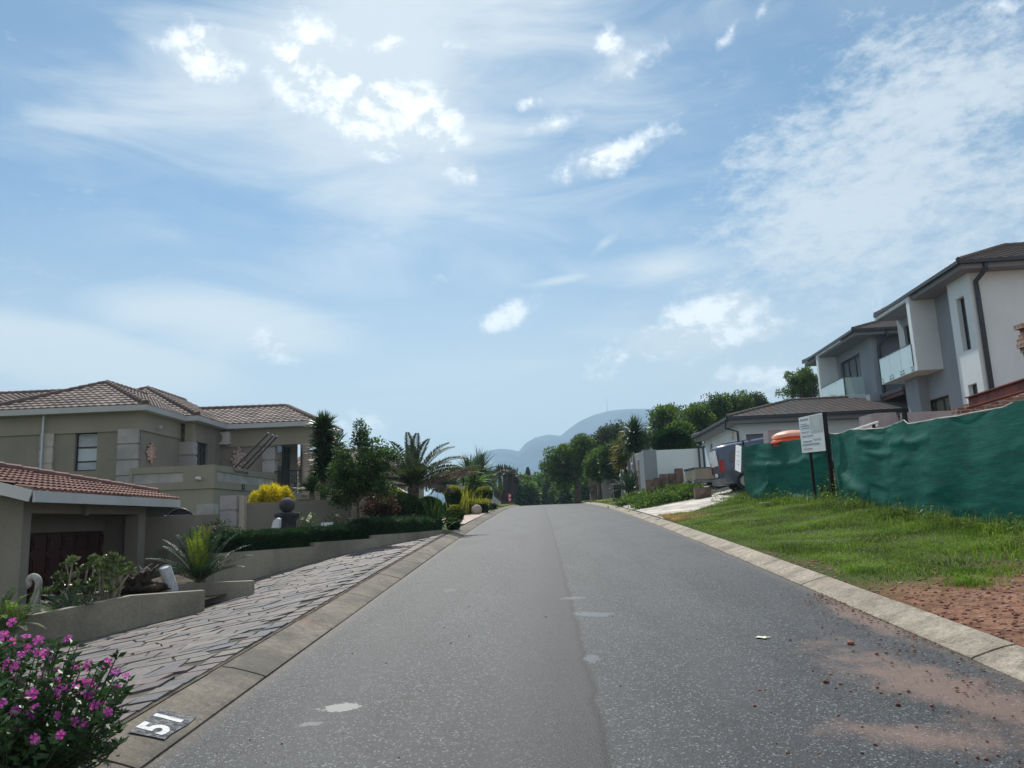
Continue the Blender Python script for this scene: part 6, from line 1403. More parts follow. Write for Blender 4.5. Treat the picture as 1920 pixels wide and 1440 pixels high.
# young tree with open top
YT = px_tree('young broad-leaved tree with airy top standing behind the clipped hedge', (671, 985), 19.6, [(672, 885, 58, 34), (645, 912, 46, 34), (705, 905, 40, 32), (668, 812, 24, 34), (700, 848, 40, 22), (666, 850, 32, 24), (728, 866, 26, 24)], .065, 15000, LD, 31, trunk=.035, cr=.17, nc=130, h0=.95, aspect=.55, zfoot=1.2, inner=.25)
# palm with big fronds, some dry
def palm(label, c, foot, fr, dry, m, seed, L, nl=34, ll=.30, lw=.030, spears=50, sp_m=None, stem=.022, name='palm'):
    r = np.random.default_rng(seed); t = thing(name, label, 'palm', (c[0], c[1], foot)); b = MB(); ra = MB()
    for (az, el, k, dr) in fr: frond(b, ra, c, az, el, L * k, nl, ll, lw, dr, r, stem=stem)
    b.build('fronds', m, t); ra.build('stalks', mat('palm_stalk', (.10, .115, .06), .6), t)
    if dry:
        b = MB(); ra = MB()
        for (az, el, k, dr) in dry: frond(b, ra, c, az, el, L * k, nl, ll * .62, lw * .8, dr, r, vee=-.2, down=.55, stem=stem)
        b.build('dry_fronds', LPB, t, label='withered brown fronds reaching over the driveway'); ra.build('stalks', MATS['palm_stalk'], t)
    w = MB(); w.lathe((c[0], c[1], foot - .1), [(.16, 0), (.15, (c[2] - foot) * .5), (.17, c[2] - foot + .05), (.08, c[2] - foot + .2)], 10); w.build('trunk', BARK, t)
    if spears: b = MB(); blades(b, c, spears, L * .55, .045, (5, 88), .12, 4, r, .06); b.build('spear_leaves', sp_m or m, t)
    return t
pc = at(775, 912, 23.6)
palm('large date palm with arching fronds, some brown and hanging, at the left roadside', pc, 1.35, [(80, 78, 1.0, .5), (140, 66, 1.05, .6), (165, 52, 1.1, .7), (100, 62, 1.0, .5), (60, 70, 1.0, .6), (30, 58, 1.1, .7), (10, 48, 1.1, .75), (-20, 36, 1.0, .6), (200, 42, 1.0, .8), (185, 30, 1.0, .7), (175, 62, .95, .8), (0, 30, 1.0, .45), (220, 22, .9, .6), (-60, 45, .8, .9), (250, 40, .8, .9), (120, 80, 1.0, .5), (45, 44, 1.0, .6), (5, 64, 1.0, .7)],
     [(8, 24, 1.25, .25), (-6, 20, 1.2, .30), (190, 14, 1.0, .5), (-30, 12, .9, .6)], leafm('leaf_palm', (.030, .050, .024), (.065, .095, .040), transl=.3), 41, 1.75, 44, .32, .042, sp_m=LYU)
# sword-leaved clumps and dark shrubs beside the driveway
c = at(815, 968, 22.6); A1 = thing('sword_leaf_clump', 'arching bright green sword-leaved clump right of the date palm', 'plant', (c[0], 22.6, 1.3)); b = MB(); blades(b, (c[0], 22.6, 1.3), 130, 1.02, .042, (30, 86), .75, 6, np.random.default_rng(42), .12); b.build('leaves', LB, A1)
c = at(775, 965, 22.4); A1 = thing('sword_leaf_clump', 'dark spiky clump at the foot of the date palm', 'plant', (c[0], 22.4, 1.3)); b = MB(); blades(b, (c[0], 22.4, 1.5), 110, .7, .04, (10, 86), .3, 5, np.random.default_rng(43), .1); b.build('leaves', LYU, A1)
px_ball('rounded dark green shrub directly below the date palm', 752, 955, 40, 22.8, LD, 9000, 51, 28, name='shrub', cat='shrub', leaf=.06, zmin=1.2)
px_ball('dark green shrub between the palm and the sword-leaved clump', 803, 957, 28, 23.4, LD, 6000, 52, 24, name='shrub', cat='shrub', leaf=.06, zmin=1.2)
def loose(label, px, py, rx, ry, Y, m, n, seed, leaf=.07, name='shrub', zf=1.15, nc=26, cr=.2, m2=None, n2=0, l2=.05, m2n='flowers'):
    r = np.random.default_rng(seed); c = np.array(at(px, py, Y)); rad = np.array([pxr(rx, Y), pxr(rx, Y) * .8, pxr(ry, Y)]); t = thing(name, label, 'shrub', (c[0], Y, zf)); cl = clumps(c, rad, nc, r, .2)
    b = MB(); crown(b, cl, n, cr, leaf, r); b.build('leaves', m, t)
    w = MB()
    for q in cl[:18]: w.tube([(c[0] + r.normal() * .04, Y, zf - .05), tuple((q + np.array([c[0], Y, zf])) / 2 + r.normal(size=3) * .04), tuple(q)], [.012, .009, .004], 5, cap=False)
    w.build('stems', BARK, t)
    if n2:
        k = clumps(c, rad * 1.08, n2, r, .75); k = k[k[:, 2] > c[2] - rad[2] * .4]; b = MB(); 
        for kk in k: q = kk + r.normal(size=(9, 3)) * l2 * .35; b = MB(); leafquads(b, q, r.normal(size=q.shape) + np.array([0, -.3, .4]), l2, .9, r); b.build('flower', m2, t)
    return t
loose('loose dark red-leaved shrub behind the junction of the two hedges', 712, 955, 30, 26, 20.5, leafm('leaf_maroon', (.045, .02, .018), (.09, .045, .03)), 2600, 61)
loose('mid green broad shrub behind the hedge near the pale small pillar', 705, 930, 36, 26, 21.8, LD, 4500, 62, zf=1.3)
loose('pale pink flowering shrub beside the lilac block gate pillar', 404, 1010, 40, 22, 15.9, leafm('leaf_greyish', (.05, .075, .045), (.11, .13, .09)), 2400, 63, .06, m2=leafm('petal_pale_pink', (.50, .30, .36), (.62, .42, .46)), n2=34, zf=.9)
loose('thin rose bush with a few pale blooms right of the urn', 572, 985, 22, 20, 18.3, LD, 450, 64, .05, m2=leafm('petal_white', (.6, .58, .52), (.7, .68, .6)), n2=7)
loose('wispy rose stems left of the small pale pillar', 632, 980, 28, 22, 18.9, LD, 380, 65, .045, m2=MATS['petal_white'], n2=5)
loose('small lime green plant at the foot of the young tree', 690, 985, 22, 14, 19.4, LO, 800, 66, .05)
# ---- planter: jade plant, cycad, strelitzia-like fern, ground fern
JD = thing('jade_plant', 'branching jade plant with fleshy rosettes in the low planter', 'succulent', (at(160, 1130, 11.6)[0], 11.6, .45)); r = np.random.default_rng(71)
tips = [(125, 1060), (137, 1052), (112, 1080), (150, 1070), (165, 1062), (178, 1048), (195, 1052), (211, 1045), (222, 1052), (203, 1068), (186, 1075), (170, 1090), (155, 1095), (140, 1098), (120, 1100), (198, 1090), (216, 1078), (228, 1072), (240, 1062), (246, 1070), (108, 1098), (130, 1085), (180, 1100), (205, 1105), (222, 1098), (95, 1110), (165, 1108), (187, 1060)]
JL = leafm('leaf_jade', (.065, .105, .035), (.13, .18, .06), transl=.15, rough=.3, rand=.3, spec=.6); JB = mat('jade_bark', (.17, .15, .11), .8, .2, 12, (.26, .23, .18))
lv = MB(); st_ = MB(); roots = [Vector(at(a, 1150, 11.6)) for a in (135, 160, 185, 212)]
for k, (a, b_) in enumerate(tips):
    p = Vector(at(a, b_, 11.6 + r.normal() * .12)); ro = min(roots, key=lambda q: abs(q.x - p.x)); mid = ro.lerp(p, .5) + Vector((r.normal() * .05, r.normal() * .04, -.02)); st_.tube([ro, mid, p], [.028, .019, .011], 7, cap=False)
    n = 17; d = unit(r.normal(size=(n, 3)) * np.array([1, 1, .55]) + np.array([0, 0, .5])); C = np.array(p) + d * .02; leafquads(lv, C, d, .085, .72, r, .12)
    q = np.array(p) + np.array([r.normal() * .05, r.normal() * .05, -.02]); leafquads(lv, q + d * .02, d, .07, .72, r, .12)
lv.build('rosettes', JL, JD); st_.build('branches', JB, JD, smooth=True)
def cycad(label, c, foot, spec, m, seed, L, ll=.16, lw=.018, nl=46, droop=.45, new=None, name='cycad'):
    r = np.random.default_rng(seed); t = thing(name, label, 'cycad', (c[0], c[1], foot)); b = MB(); ra = MB()
    for az, el, k in spec: frond(b, ra, c, az, el, L * k, nl, ll, lw, droop, r, vee=.35, stem=.009, ang=70)
    b.build('fronds', m, t); ra.build('stalks', MATS['palm_stalk'], t)
    if new:
        b = MB(); ra = MB()
        for az, el, k in new: frond(b, ra, c, az, el, L * k, nl, ll * .9, lw, droop * .5, r, vee=.3, stem=.009, ang=66)
        b.build('new_fronds', LCY, t, label='young yellow-green fronds at the heart'); ra.build('stalks', MATS['palm_stalk'], t)
    MB().lathe((c[0], c[1], foot - .15), [(.13, 0), (.14, .1), (.10, .2), (.04, .26)], 12).build('trunk', BARK, t); return t
cc = at(378, 1092, 13.3)
cycad('large cycad with stiff blue-green fronds behind the second planter wall', (cc[0] - .05, 13.3, cc[2]), cc[2] - .12, [(160, 50, 1.0), (175, 38, 1.05), (185, 60, .95), (150, 62, 1.0), (130, 70, 1.0), (20, 48, 1.0), (5, 38, 1.0), (35, 60, 1.05), (-15, 30, .9), (50, 72, 1.05), (200, 30, .9), (215, 45, .8), (-35, 45, .8), (80, 60, 1), (110, 55, 1), (-60, 40, .7), (240, 40, .7)], LC, 72, 1.02,
      new=[(100, 80, .95), (60, 78, .95), (140, 77, .9), (30, 70, .9), (170, 72, .85), (280, 78, .85), (10, 80, .9), (250, 72, .8)])
cc = at(128, 1150, 11.1); cycad('low dark cycad at the foot of the jade plant beside the swan', (cc[0], 11.15, cc[2]), .35, [(150, 40, 1.0), (165, 28, 1.1), (135, 50, .9), (30, 35, .9), (180, 45, .9), (100, 55, .9), (60, 40, .9), (-20, 30, .8), (205, 30, .9)], LC, 73, .55, .10, .013, 34)
fa = at(8, 1130, 10.2); FE = thing('fern', 'dense green fern clump at the left edge before the garage wall', 'fern', (fa[0], 10.2, .2)); b = MB(); ra = MB(); r = np.random.default_rng(74)
for k in range(46): frond(b, ra, (fa[0] + r.normal() * .1, 10.2 + r.normal() * .1, .30 + r.random() * .25), r.random() * 360, 25 + 55 * r.random(), .55, 26, .07, .016, .8, r, vee=.1, stem=.005)
b.build('fronds', LG, FE); ra.build('stalks', MATS['palm_stalk'], FE)
fa = at(45, 1140, 11.0); FE = thing('fern', 'small fern tuft between the swan and the left garage pillar', 'fern', (fa[0], 11.9, .2)); b = MB(); ra = MB()
for k in range(22): frond(b, ra, (fa[0] + r.normal() * .08, 11.9 + r.normal() * .1, .35), r.random() * 360, 25 + 55 * r.random(), .42, 22, .06, .016, .8, r, vee=.1, stem=.005)
b.build('fronds', LB, FE); ra.build('stalks', MATS['palm_stalk'], FE)
# ---- periwinkle bush in the near left corner
PB = thing('periwinkle_bush', 'leafy bush covered in magenta flowers in the near left corner', 'flowering bush', (-2.95, 4.6, .2)); r = np.random.default_rng(81)
cen = np.array([-3.15, 4.72, .42]); lv = MB(); stm = MB(); fl = MB(); tipsl = []
ends = []
for px_, py_ in [(28, 1175), (50, 1205), (25, 1210), (10, 1200), (75, 1210), (52, 1222), (112, 1213), (133, 1208), (8, 1240), (20, 1250), (65, 1233), (35, 1258), (103, 1246), (115, 1263), (25, 1282), (75, 1283), (45, 1290), (108, 1285), (130, 1268), (150, 1260), (170, 1255), (203, 1251), (215, 1268), (238, 1279), (152, 1285), (168, 1287), (62, 1310), (90, 1315), (20, 1305), (112, 1312), (150, 1310), (50, 1325), (28, 1340), (55, 1350), (180, 1330), (205, 1328), (155, 1338), (80, 1368), (143, 1360), (200, 1345), (-20, 1230), (-30, 1270), (-15, 1320), (-40, 1350), (90, 1300), (135, 1300), (190, 1300), (218, 1300), (12, 1225), (5, 1262), (38, 1238), (88, 1232), (92, 1262), (60, 1270), (118, 1302), (172, 1312), (122, 1338), (5, 1330), (70, 1338), (102, 1350), (165, 1362), (38, 1372), (120, 1385), (60, 1395)]:
    Y = 4.35 + r.random() * .55 + .25 * (1290 - py_) / 100; ends.append((np.array(at(px_, py_, Y)), r.random() < .93))
extra = []
for k in range(120): px_ = -60 + 290 * r.random(); py_ = max(1200 + (px_ - 60) ** 2 / 900 if px_ > 60 else 1200, 1195) + 210 * r.random(); extra.append((np.array(at(px_, min(py_, 1430), 4.2 + r.random() * .9)), False))
for e, f in ends + extra:
    if e[2] < .22: continue
    ro = np.array([cen[0] + (e[0] - cen[0]) * .35 + r.normal() * .05, cen[1] + (e[1] - cen[1]) * .3, .18]); mid = ro * .5 + e * .5 + np.array([(e[0] - cen[0]) * .12, -.02, .02]); stm.tube([tuple(ro), tuple(mid), tuple(e)], [.006, .005, .003], 5, cap=False)
    t_ = np.linspace(.25, 1, 9)[:, None]; P = (1 - t_) ** 2 * ro + 2 * t_ * (1 - t_) * mid + t_ ** 2 * e
    for p in P:
        a = r.random() * 6.28; k = 3 if len(P) else 2
        d = np.array([[math.cos(a + j * 2.09), math.sin(a + j * 2.09), .5] for j in range(3)]); leafquads(lv, p + r.normal(size=(3, 3)) * .008, d, .062, .42, r, .02)
    d = unit(r.normal(size=(6, 3)) * np.array([1, 1, .4]) + np.array([0, 0, .5])); leafquads(lv, np.repeat(e[None], 6, 0), d, .05, .4, r)
    if f:
        nrm = unit(np.array([r.normal() * .6 + .3, -.7 + r.normal() * .5, .55])[None])[0]; u = unit(np.cross(nrm, [0, 0, 1.])[None])[0]; v = np.cross(nrm, u); c = e + nrm * .022 + np.array([0, -.012, .02]); a0 = r.random() * 6; fl = MB(); fs_ = .8 + .4 * r.random()
        for k in range(5):
            a = a0 + k * 1.2566; q = lambda rr, da, h: tuple(c + (u * math.cos(a + da) + v * math.sin(a + da)) * rr + nrm * h)
            fl.add([q(.002, 0, 0), q(.019 * fs_, -.5, .005), q(.029 * fs_, -.40, .003), q(.030 * fs_, .25, .002), q(.022 * fs_, .5, .006)], [(0, 1, 2, 3, 4)])
        fl.ball(tuple(c + nrm * .004), .004, seg=6, rings=4); fl.build('flower', LPK, PB)
lv.build('leaves', leafm('leaf_periwinkle', (.020, .055, .020), (.045, .10, .035), transl=.3, rough=.45, spec=.4), PB); stm.build('stems', mat('green_stem', (.05, .07, .03), .7), PB)
# ------------------------------------------------------------------ second house on the left, behind the young tree
N2 = thing('house', 'tile-roofed neighbouring house half hidden behind the young tree and palm', 'house', (-9.5, 46, .5))
a0 = at(640, 872, 42); a1 = at(778, 872, 42); zt = ZA(700, 838, 46); ze = ZA(700, 868, 42)
m = MB(); tiles(m, (a0[0] - 3, 42, ze), (a1[0], 42, ze), (a1[0] - 4, 46.5, zt), (a0[0] - 3, 46.5, zt)); tiles(m, (a1[0], 42, ze), (a1[0], 51, ze), (a1[0] - 4, 46.5, zt)); m.build('roof', TILE, N2)
m = MB(); m.box(a0[0] - 2.5, 42.5, .2, a1[0] - .5, 50, ze - .1); m.build('wall', mat('cream_wall', (.42, .37, .29), .9, .08), N2)
m = MB(); m.box(a0[0] - 3, 41.96, ze - .2, a1[0] + .02, 42.0, ze); m.build('fascia', FASC, N2)
wa = at(688, 905, 42.5); window(N2, (wa[0] - .3, 42.5), (wa[0] + .6, 42.5), ze - 2.0, ze - .5, 2, (), -.03)
q = at(705, 912, 41.2); m = MB(); m.ball((q[0] + .35, 41.2, ZA(705, 930, 41.2)), .26, seg=16, rings=10); top('white_ball', m, mat('white_ball', (.6, .6, .58), .6), 'white ball ornament on the low wall before the neighbouring house', 'ornament', smooth=True)
# white-edged slatted awning over a dark palisade
AW = thing('awning', 'dark slatted awning with white edges sloping down behind the palm', 'awning', at(740, 925, 38.0))
for k in range(4):
    p0 = Vector(at(700 + 6 * k, 893 + 7 * k, 38 + .2 * k)); p1 = Vector(at(757 + 4 * k, 922 + 2 * k, 37 + .2 * k)) if k < 3 else Vector(at(757, 925, 37))
    m = MB(); m.bar(p0, p1, .3, .05); m.build('slat', mat('awning_white', (.55, .56, .57), .5), AW)
for k in range(12):
    p = at(702 + 5.2 * k, 918, 38.4); m = MB(); m.box(p[0] - .03, 38.4, 1.2, p[0] + .03, 38.44, p[2]); m.build('post', PST, AW)
# flat carport roof and lamp post farther along
CF = thing('carport', 'flat grey carport roof on thin posts behind the round topiaries', 'carport', at(865, 925, 47))
p0, p1 = at(838, 909, 47), at(893, 914, 44.5); m = MB(); m.prism([(p0[0], 49), (p0[0], 46.5), (p1[0], 44.5), (p1[0], 47.5)], [p0[2] - .2, p0[2] - .2, p1[2] - .18, p1[2] - .1], [p0[2] + .02, p0[2] + .02, p1[2] + .02, p1[2] + .05]); m.build('slab', mat('pale_slab', (.40, .41, .40), .7, .1), CF)
for f in (.06, .5, .94):
    x = p0[0] + (p1[0] - p0[0]) * f; y = 47 - 1.6 * f; m = MB(); m.tube([(x, y, GZ(x, y) - .2), (x, y, p0[2] - .12)], .06, 6); m.build('post', PST, CF)
lp = at(869, 912, 49); LP = thing('lamp_post', 'dark garden lamp post with boxy head above the carport roof', 'lamp', (lp[0], 49, 1.8)); zt = ZA(869, 878, 49)
m = MB(); m.tube([(lp[0], 49, 1.6), (lp[0], 49, zt - .3)], .05, 8); m.build('post', PST, LP); m = MB(); m.lathe((lp[0], 49, zt - .32), [(.09, 0), (.17, .05), (.19, .28), (.06, .42)], 6); m.build('lantern', mat('lantern', (.08, .07, .07), .4), LP)
gx = at(925, 940, 62); GP = thing('gate_pillar', 'small white gate pillar with slate cap beside the far topiaries', 'pillar', (gx[0], 62, GZ(gx[0], 62))); 
m = MB(); z0 = GZ(gx[0], 62); zt = ZA(925, 920, 62); m.prism([(gx[0] - .35, 62), (gx[0] + .6, 62), (gx[0] + .6, 62.5), (gx[0] - .35, 62.5)], z0 - .2, [zt - .1, zt - .9, zt - .9, zt - .1]); m.build('shaft', mat('white_pillar', (.5, .48, .46), .9), GP); m = MB(); m.box(gx[0] - .6, 61.9, zt - .1, gx[0] + .05, 62.6, zt + .05); m.build('cap', GUT, GP)
# ------------------------------------------------------------------ topiary and clipped shapes along the left kerb
G_T = 'clipped golden-tipped bushes along the left kerb'
px_ball('round golden-topped topiary ball on a short stem, nearest the road', 907, 927, 15, 41, LH, 6500, 101, 12.5, m2=LGY, stem=.07, leaf=.09, group=G_T, cat='topiary')
px_ball('darker round topiary on a stem left of the golden-topped ball', 885, 924, 13, 42.5, LH, 5000, 102, 13, stem=.07, leaf=.09, group=G_T, cat='topiary')
px_ball('large golden-edged rounded bush behind the sword-leaved clump', 850, 929, 14, 31, LH, 7000, 103, 16, m2=LGY, leaf=.07, group=G_T, cat='topiary')
px_ball('low golden-edged rounded bush at the kerb end of the hedge', 853, 965, 15, 26.5, LH, 7000, 104, 16, m2=LGY, leaf=.06, group=G_T, cat='topiary', zmin=1.3)
px_ball('small dark rounded bush at the foot of the kerb end hedge', 850, 984, 11, 23.6, LH, 3500, 107, 11, leaf=.05, group=G_T, cat='topiary', zmin=1.2)
px_ball('small yellow-topped bush left of the date palm', 743, 927, 13, 30, LH, 3500, 105, 8, m2=LGY, leaf=.07, group=G_T, cat='topiary')
a = at(857, 955, 36); b = at(916, 953, 38); hedge('clipped golden-topped hedge behind the stone ball', [(a[0], 36), (b[0], 37.5)], GZ(a[0] , 36) , ZA(890, 941, 36.5), 1.0, LH, 9000, 106, .08, rnd=.25)
tq = MB()
hl = at(890, 942, 36.5); r = np.random.default_rng(3); n = 3500; s = r.random(n)[:, None]; C = np.array([a[0], 36, hl[2]]) * (1 - s) + np.array([b[0], 37.5, hl[2]]) * s + r.normal(size=(n, 3)) * np.array([.08, .35, .05]); leafquads(tq, C, np.array([0, 0, 1.]) + r.normal(size=(n, 3)) * .5, .09, .4, r); hd = [o for o in D.objects if o.get('label', '').startswith('clipped golden-topped hedge')][0]; tq.build('tips', LGY, hd)
for k, (px_, Y, L_) in enumerate(((868, 36, 1.2), (876, 39, 1.0))):
    q = at(px_, 940, Y); A_ = thing('golden_reed', ['taller golden upright reedy plant behind the golden bushes', 'golden upright reedy plant left of the dark stemmed topiary'][k], 'plant', (q[0], Y, GZ(q[0], Y))); b_ = MB(); blades(b_, (q[0], Y, GZ(q[0], Y)), 90, L_ * 1.15, .05, (60, 88), .2, 5, np.random.default_rng(k + 7), .25); b_.build('leaves', LGY, A_)
loose('low grey-green shrub at the end of the clipped golden-topped hedge', 921, 952, 9, 7, 44, LO, 1200, 108, .09, zf=1.9, nc=12, cr=.15)
# palms and yuccas behind
def ypalm(label, px_, py_, Y, L, seed, m=LYU, n=170, group=None): 
    q = at(px_, py_, Y); return yucca(label, q[0], Y, GZ(q[0], Y), [(q[0], Y, q[2], 1.4)], m, seed, n, L, .07, name='palm', cat='palm', el=(-20, 88), group=group)
GP_ = 'spiky palms beyond the carport roof'
ypalm('dark spiky palm just right of the lamp post', 880, 893, 53, 1.5, 111, group=GP_); ypalm('tallest spiky palm of the pair beyond the carport', 899, 887, 55, 1.7, 112, group=GP_); ypalm('bright green spiky palm low behind the carport roof', 888, 908, 50, 1.25, 113, LB, group=GP_); ypalm('pale green spiky palm left of the candelabra tree', 908, 905, 57, 1.4, 114, LB, group=GP_)
px_tree('dark bushy tree filling the gap behind the withered palm fronds', (850, 925), 56, [(850, 903, 26, 14), (830, 900, 20, 12)], .26, 4500, LD, 115, cr=.7, nc=30)
# candelabra tree, left of centre
r = np.random.default_rng(120); q = at(943, 944, 84); CT = thing('candelabra_tree', 'many-stemmed candelabra tree with spiky flat crown at the left far verge', 'tree', (q[0], 84, GZ(q[0], 84))); st_ = MB(); lv = MB()
for k in range(46):
    px_ = 918 + 54 * r.random(); py_ = 880 + ((px_ - 945) / 26) ** 2 * 14 + r.random() * 16; e = np.array(at(px_, py_, 84 + r.normal() * 1.2)); b0 = np.array([q[0] + r.normal() * .5, 84 + r.normal() * .5, GZ(q[0], 84)]); mid = b0 * .45 + e * .55 + np.array([(e[0] - b0[0]) * .15, 0, -.2]); st_.tube([tuple(b0), tuple(mid), tuple(e)], [.13, .10, .07], 5, cap=False); blades(lv, e, 26, .75, .12, (-20, 88), .4, 3, r, .1)
st_.build('stems', mat('candelabra_bark', (.11, .085, .075), .9, .2), CT); lv.build('leaf_heads', leafm('leaf_candelabra', (.045, .055, .04), (.075, .085, .055), transl=.2), CT)
# ------------------------------------------------------------------ trees beyond the crest
G_B = 'trees beyond the crest of the road'
bank = [(975, 918, 20, 26, 104, 'broad tree at the left of the dark bank beyond the crest'), (1000, 922, 20, 22, 112, 'tree below the pointed cypress beyond the crest'), (1022, 915, 17, 26, 118, 'bushy tree right of the cypress beyond the crest'), (1040, 918, 16, 26, 108, 'rounded tree at the right of the dark bank beyond the crest'), (1052, 930, 9, 14, 100, 'lowest tree at the right end of the dark bank'), (958, 925, 16, 20, 98, 'leafy tree behind the candelabra tree'), (985, 925, 14, 18, 100, 'low leafy tree in front of the cypress beyond the crest'), (1072, 930, 13, 14, 96, 'low bushy tree seen to the left of the large street tree trunk'), (1098, 925, 18, 18, 92, 'low bushy tree seen to the right of the large street tree trunk')]
for k, (a_, b_, rx, ry, Y, lb) in enumerate(bank): px_tree(lb, (a_, 955), Y, [(a_, b_, rx, ry), (a_ + (-1) ** k * rx * .4, b_ + ry * .5, rx * .8, ry * .7)], .42, 8500, LD if k % 2 else LG, 130 + k, cr=.95, nc=46, trunk=.25, group=G_B, inner=.3)
q = at(991, 912, 124); CY = thing('cypress', 'pointed dark cypress rising above the far bank of trees', 'tree', (q[0], 124, GZ(q[0], 124))); r = np.random.default_rng(140); b_ = MB(); zt = ZA(991, 879, 124); z0 = GZ(q[0], 124); n = 7000; h = r.random(n) ** .8; w = 1.0 * (1 - h) ** .7 * (1 + .15 * np.sin(h * 23)); d = unit(r.normal(size=(n, 3)) * np.array([1, 1, .1])); C = np.array([q[0], 124, z0]) + np.stack([d[:, 0] * w, d[:, 1] * w, h * (zt - z0)], -1); leafquads(b_, C, d * .4 + np.array([0, 0, 1.]), .34, .3, r); b_.build('foliage', LD, CY)
w_ = MB(); w_.tube([(q[0], 124, z0 - .2), (q[0], 124, zt - .6)], [.2, .05], 7); w_.build('trunk', BARK, CY)
# far grass verges beyond
# ------------------------------------------------------------------ right side trees
px_tree('large round dark green street tree leaning over the right verge', (1083, 945), 70, [(1062, 862, 38, 30), (1095, 850, 28, 26), (1040, 872, 24, 18), (1075, 885, 30, 16), (1060, 900, 16, 10), (1110, 875, 14, 20)], .19, 28000, LG, 150, trunk=.32, cr=.68, nc=84, h0=2.6)
px_tree('pale feathery tree right behind the large street tree', (1130, 930), 72, [(1150, 822, 22, 20), (1128, 838, 22, 18), (1110, 850, 16, 14)], .24, 12000, LO, 151, cr=.8, nc=50)
px_tree('bushy tree with olive crown below the feathery tree', (1125, 938), 62, [(1122, 872, 18, 22), (1138, 862, 16, 20)], .22, 9000, LG, 152, cr=.65, nc=40)
px_tree('dark rounded tree above the grey street wall', (1150, 930), 56, [(1152, 865, 18, 30), (1165, 850, 12, 20)], .22, 10000, LD, 153, cr=.65, nc=44)
h1 = at(1190, 812, 43.5); yucca('tall dark yucca standing above the grey street wall', h1[0], 43.5, 2.6, [(h1[0], 43.5, h1[2], 1.6)], LYU, 154, 150, .95, .06, skirt=1.0, el=(-10, 88), trunk=.11)
h1 = at(1171, 838, 46); yucca('golden yucca leaning left of the tall dark yucca', h1[0], 46, 2.6, [(h1[0], 46, h1[2], 1.5), (h1[0] - .1, 46, h1[2] - .8, 1.0)], leafm('leaf_golden', (.11, .115, .02), (.20, .19, .035), transl=.35), 155, 120, .95, .06, skirt=.4)
h1 = at(1213, 830, 47); yucca('dark spiky yucca between the tall yucca and the dome bush', h1[0], 47, 2.6, [(h1[0], 47, h1[2], 1.4)], LYU, 156, 130, .95, .06)
px_tree('sparse open-crowned tree in front of the hill', (1245, 850), 58, [(1252, 780, 24, 22), (1226, 790, 12, 18), (1240, 808, 20, 14)], .22, 4200, LG, 157, cr=.5, nc=42, inner=.25)
c = at(1259, 822, 38.6); ball_bush('large clipped dark green dome bush over the white wall', (c[0], 38.8, c[2] - .2), pxr(36, 38.6), LH, 15000, 158, rz=pxr(26, 38.6), leaf=.11, cat='bush', name='dome_bush', zmin=2.4)
q = [o for o in D.objects if o.get('label', '').startswith('large clipped dark green dome')][0]; w_ = MB(); w_.tube([(c[0], 38.8, 2.2), (c[0], 38.8, c[2] - .6)], .2, 8); w_.build('trunk', BARK, q)
G_H = 'tall trees rising behind the low garage block'
for k, (a_, b_, rx, ry, Y, m_, lb) in enumerate([(1300, 790, 26, 30, 54, LG, 'leafy tree at the left end of the row behind the low garage block'), (1335, 772, 28, 28, 57, LD, 'dark tree second from left behind the low garage block'), (1372, 765, 30, 26, 60, LG, 'tall middle tree behind the low garage block'), (1408, 762, 22, 20, 62, LO, 'paler tree near the right end of the row behind the garage block'), (1430, 775, 18, 16, 63, LG, 'small tree at the right end of the row behind the garage block'), (1275, 815, 16, 16, 50, LG, 'small bushy tree between the dome bush and garage block')]):
    px_tree(lb, (a_, 850), Y, [(a_, b_, rx, ry), (a_ - rx * .3, b_ + ry * .8, rx, ry * .8), (a_ + rx * .4, b_ - ry * .3, rx * .6, ry * .6)], .17, 11000, m_, 160 + k, cr=.62, nc=60, trunk=.22, group=G_H, inner=.35)
px_tree('tall sparse tree left of the blue-grey townhouse above the tiled roof', (1515, 770), 58, [(1502, 715, 30, 28), (1525, 735, 20, 20), (1478, 735, 16, 12)], .16, 8500, LG, 170, cr=.45, nc=60, inner=.2, trunk=.2)
# planting bed beside the right driveway
r = np.random.default_rng(180)
PL = thing('ground_plants', 'leafy low planting along the edge of the pale driveway', 'plants', (6.5, 33, 1.9)); b_ = MB(); b2 = MB()
for k in range(170):
    f = r.random(); px_ = 1165 + 145 * f; py_ = 949 - 43 * f + r.random() * -6; Y = 37.5 - 6.0 * f + r.random() * 1.2; q = at(px_, py_, Y); z = GZ(q[0], Y) + .02; h = .18 + .3 * r.random(); n = 60; C = np.array([q[0], Y, z]) + r.normal(size=(n, 3)) * np.array([.2, .2, .05]) + np.array([0, 0, 1.]) * r.random((n, 1)) * h; leafquads(b_ if k % 3 else b2, C, r.normal(size=(n, 3)) + np.array([0, 0, .6]), .14, .5, r)

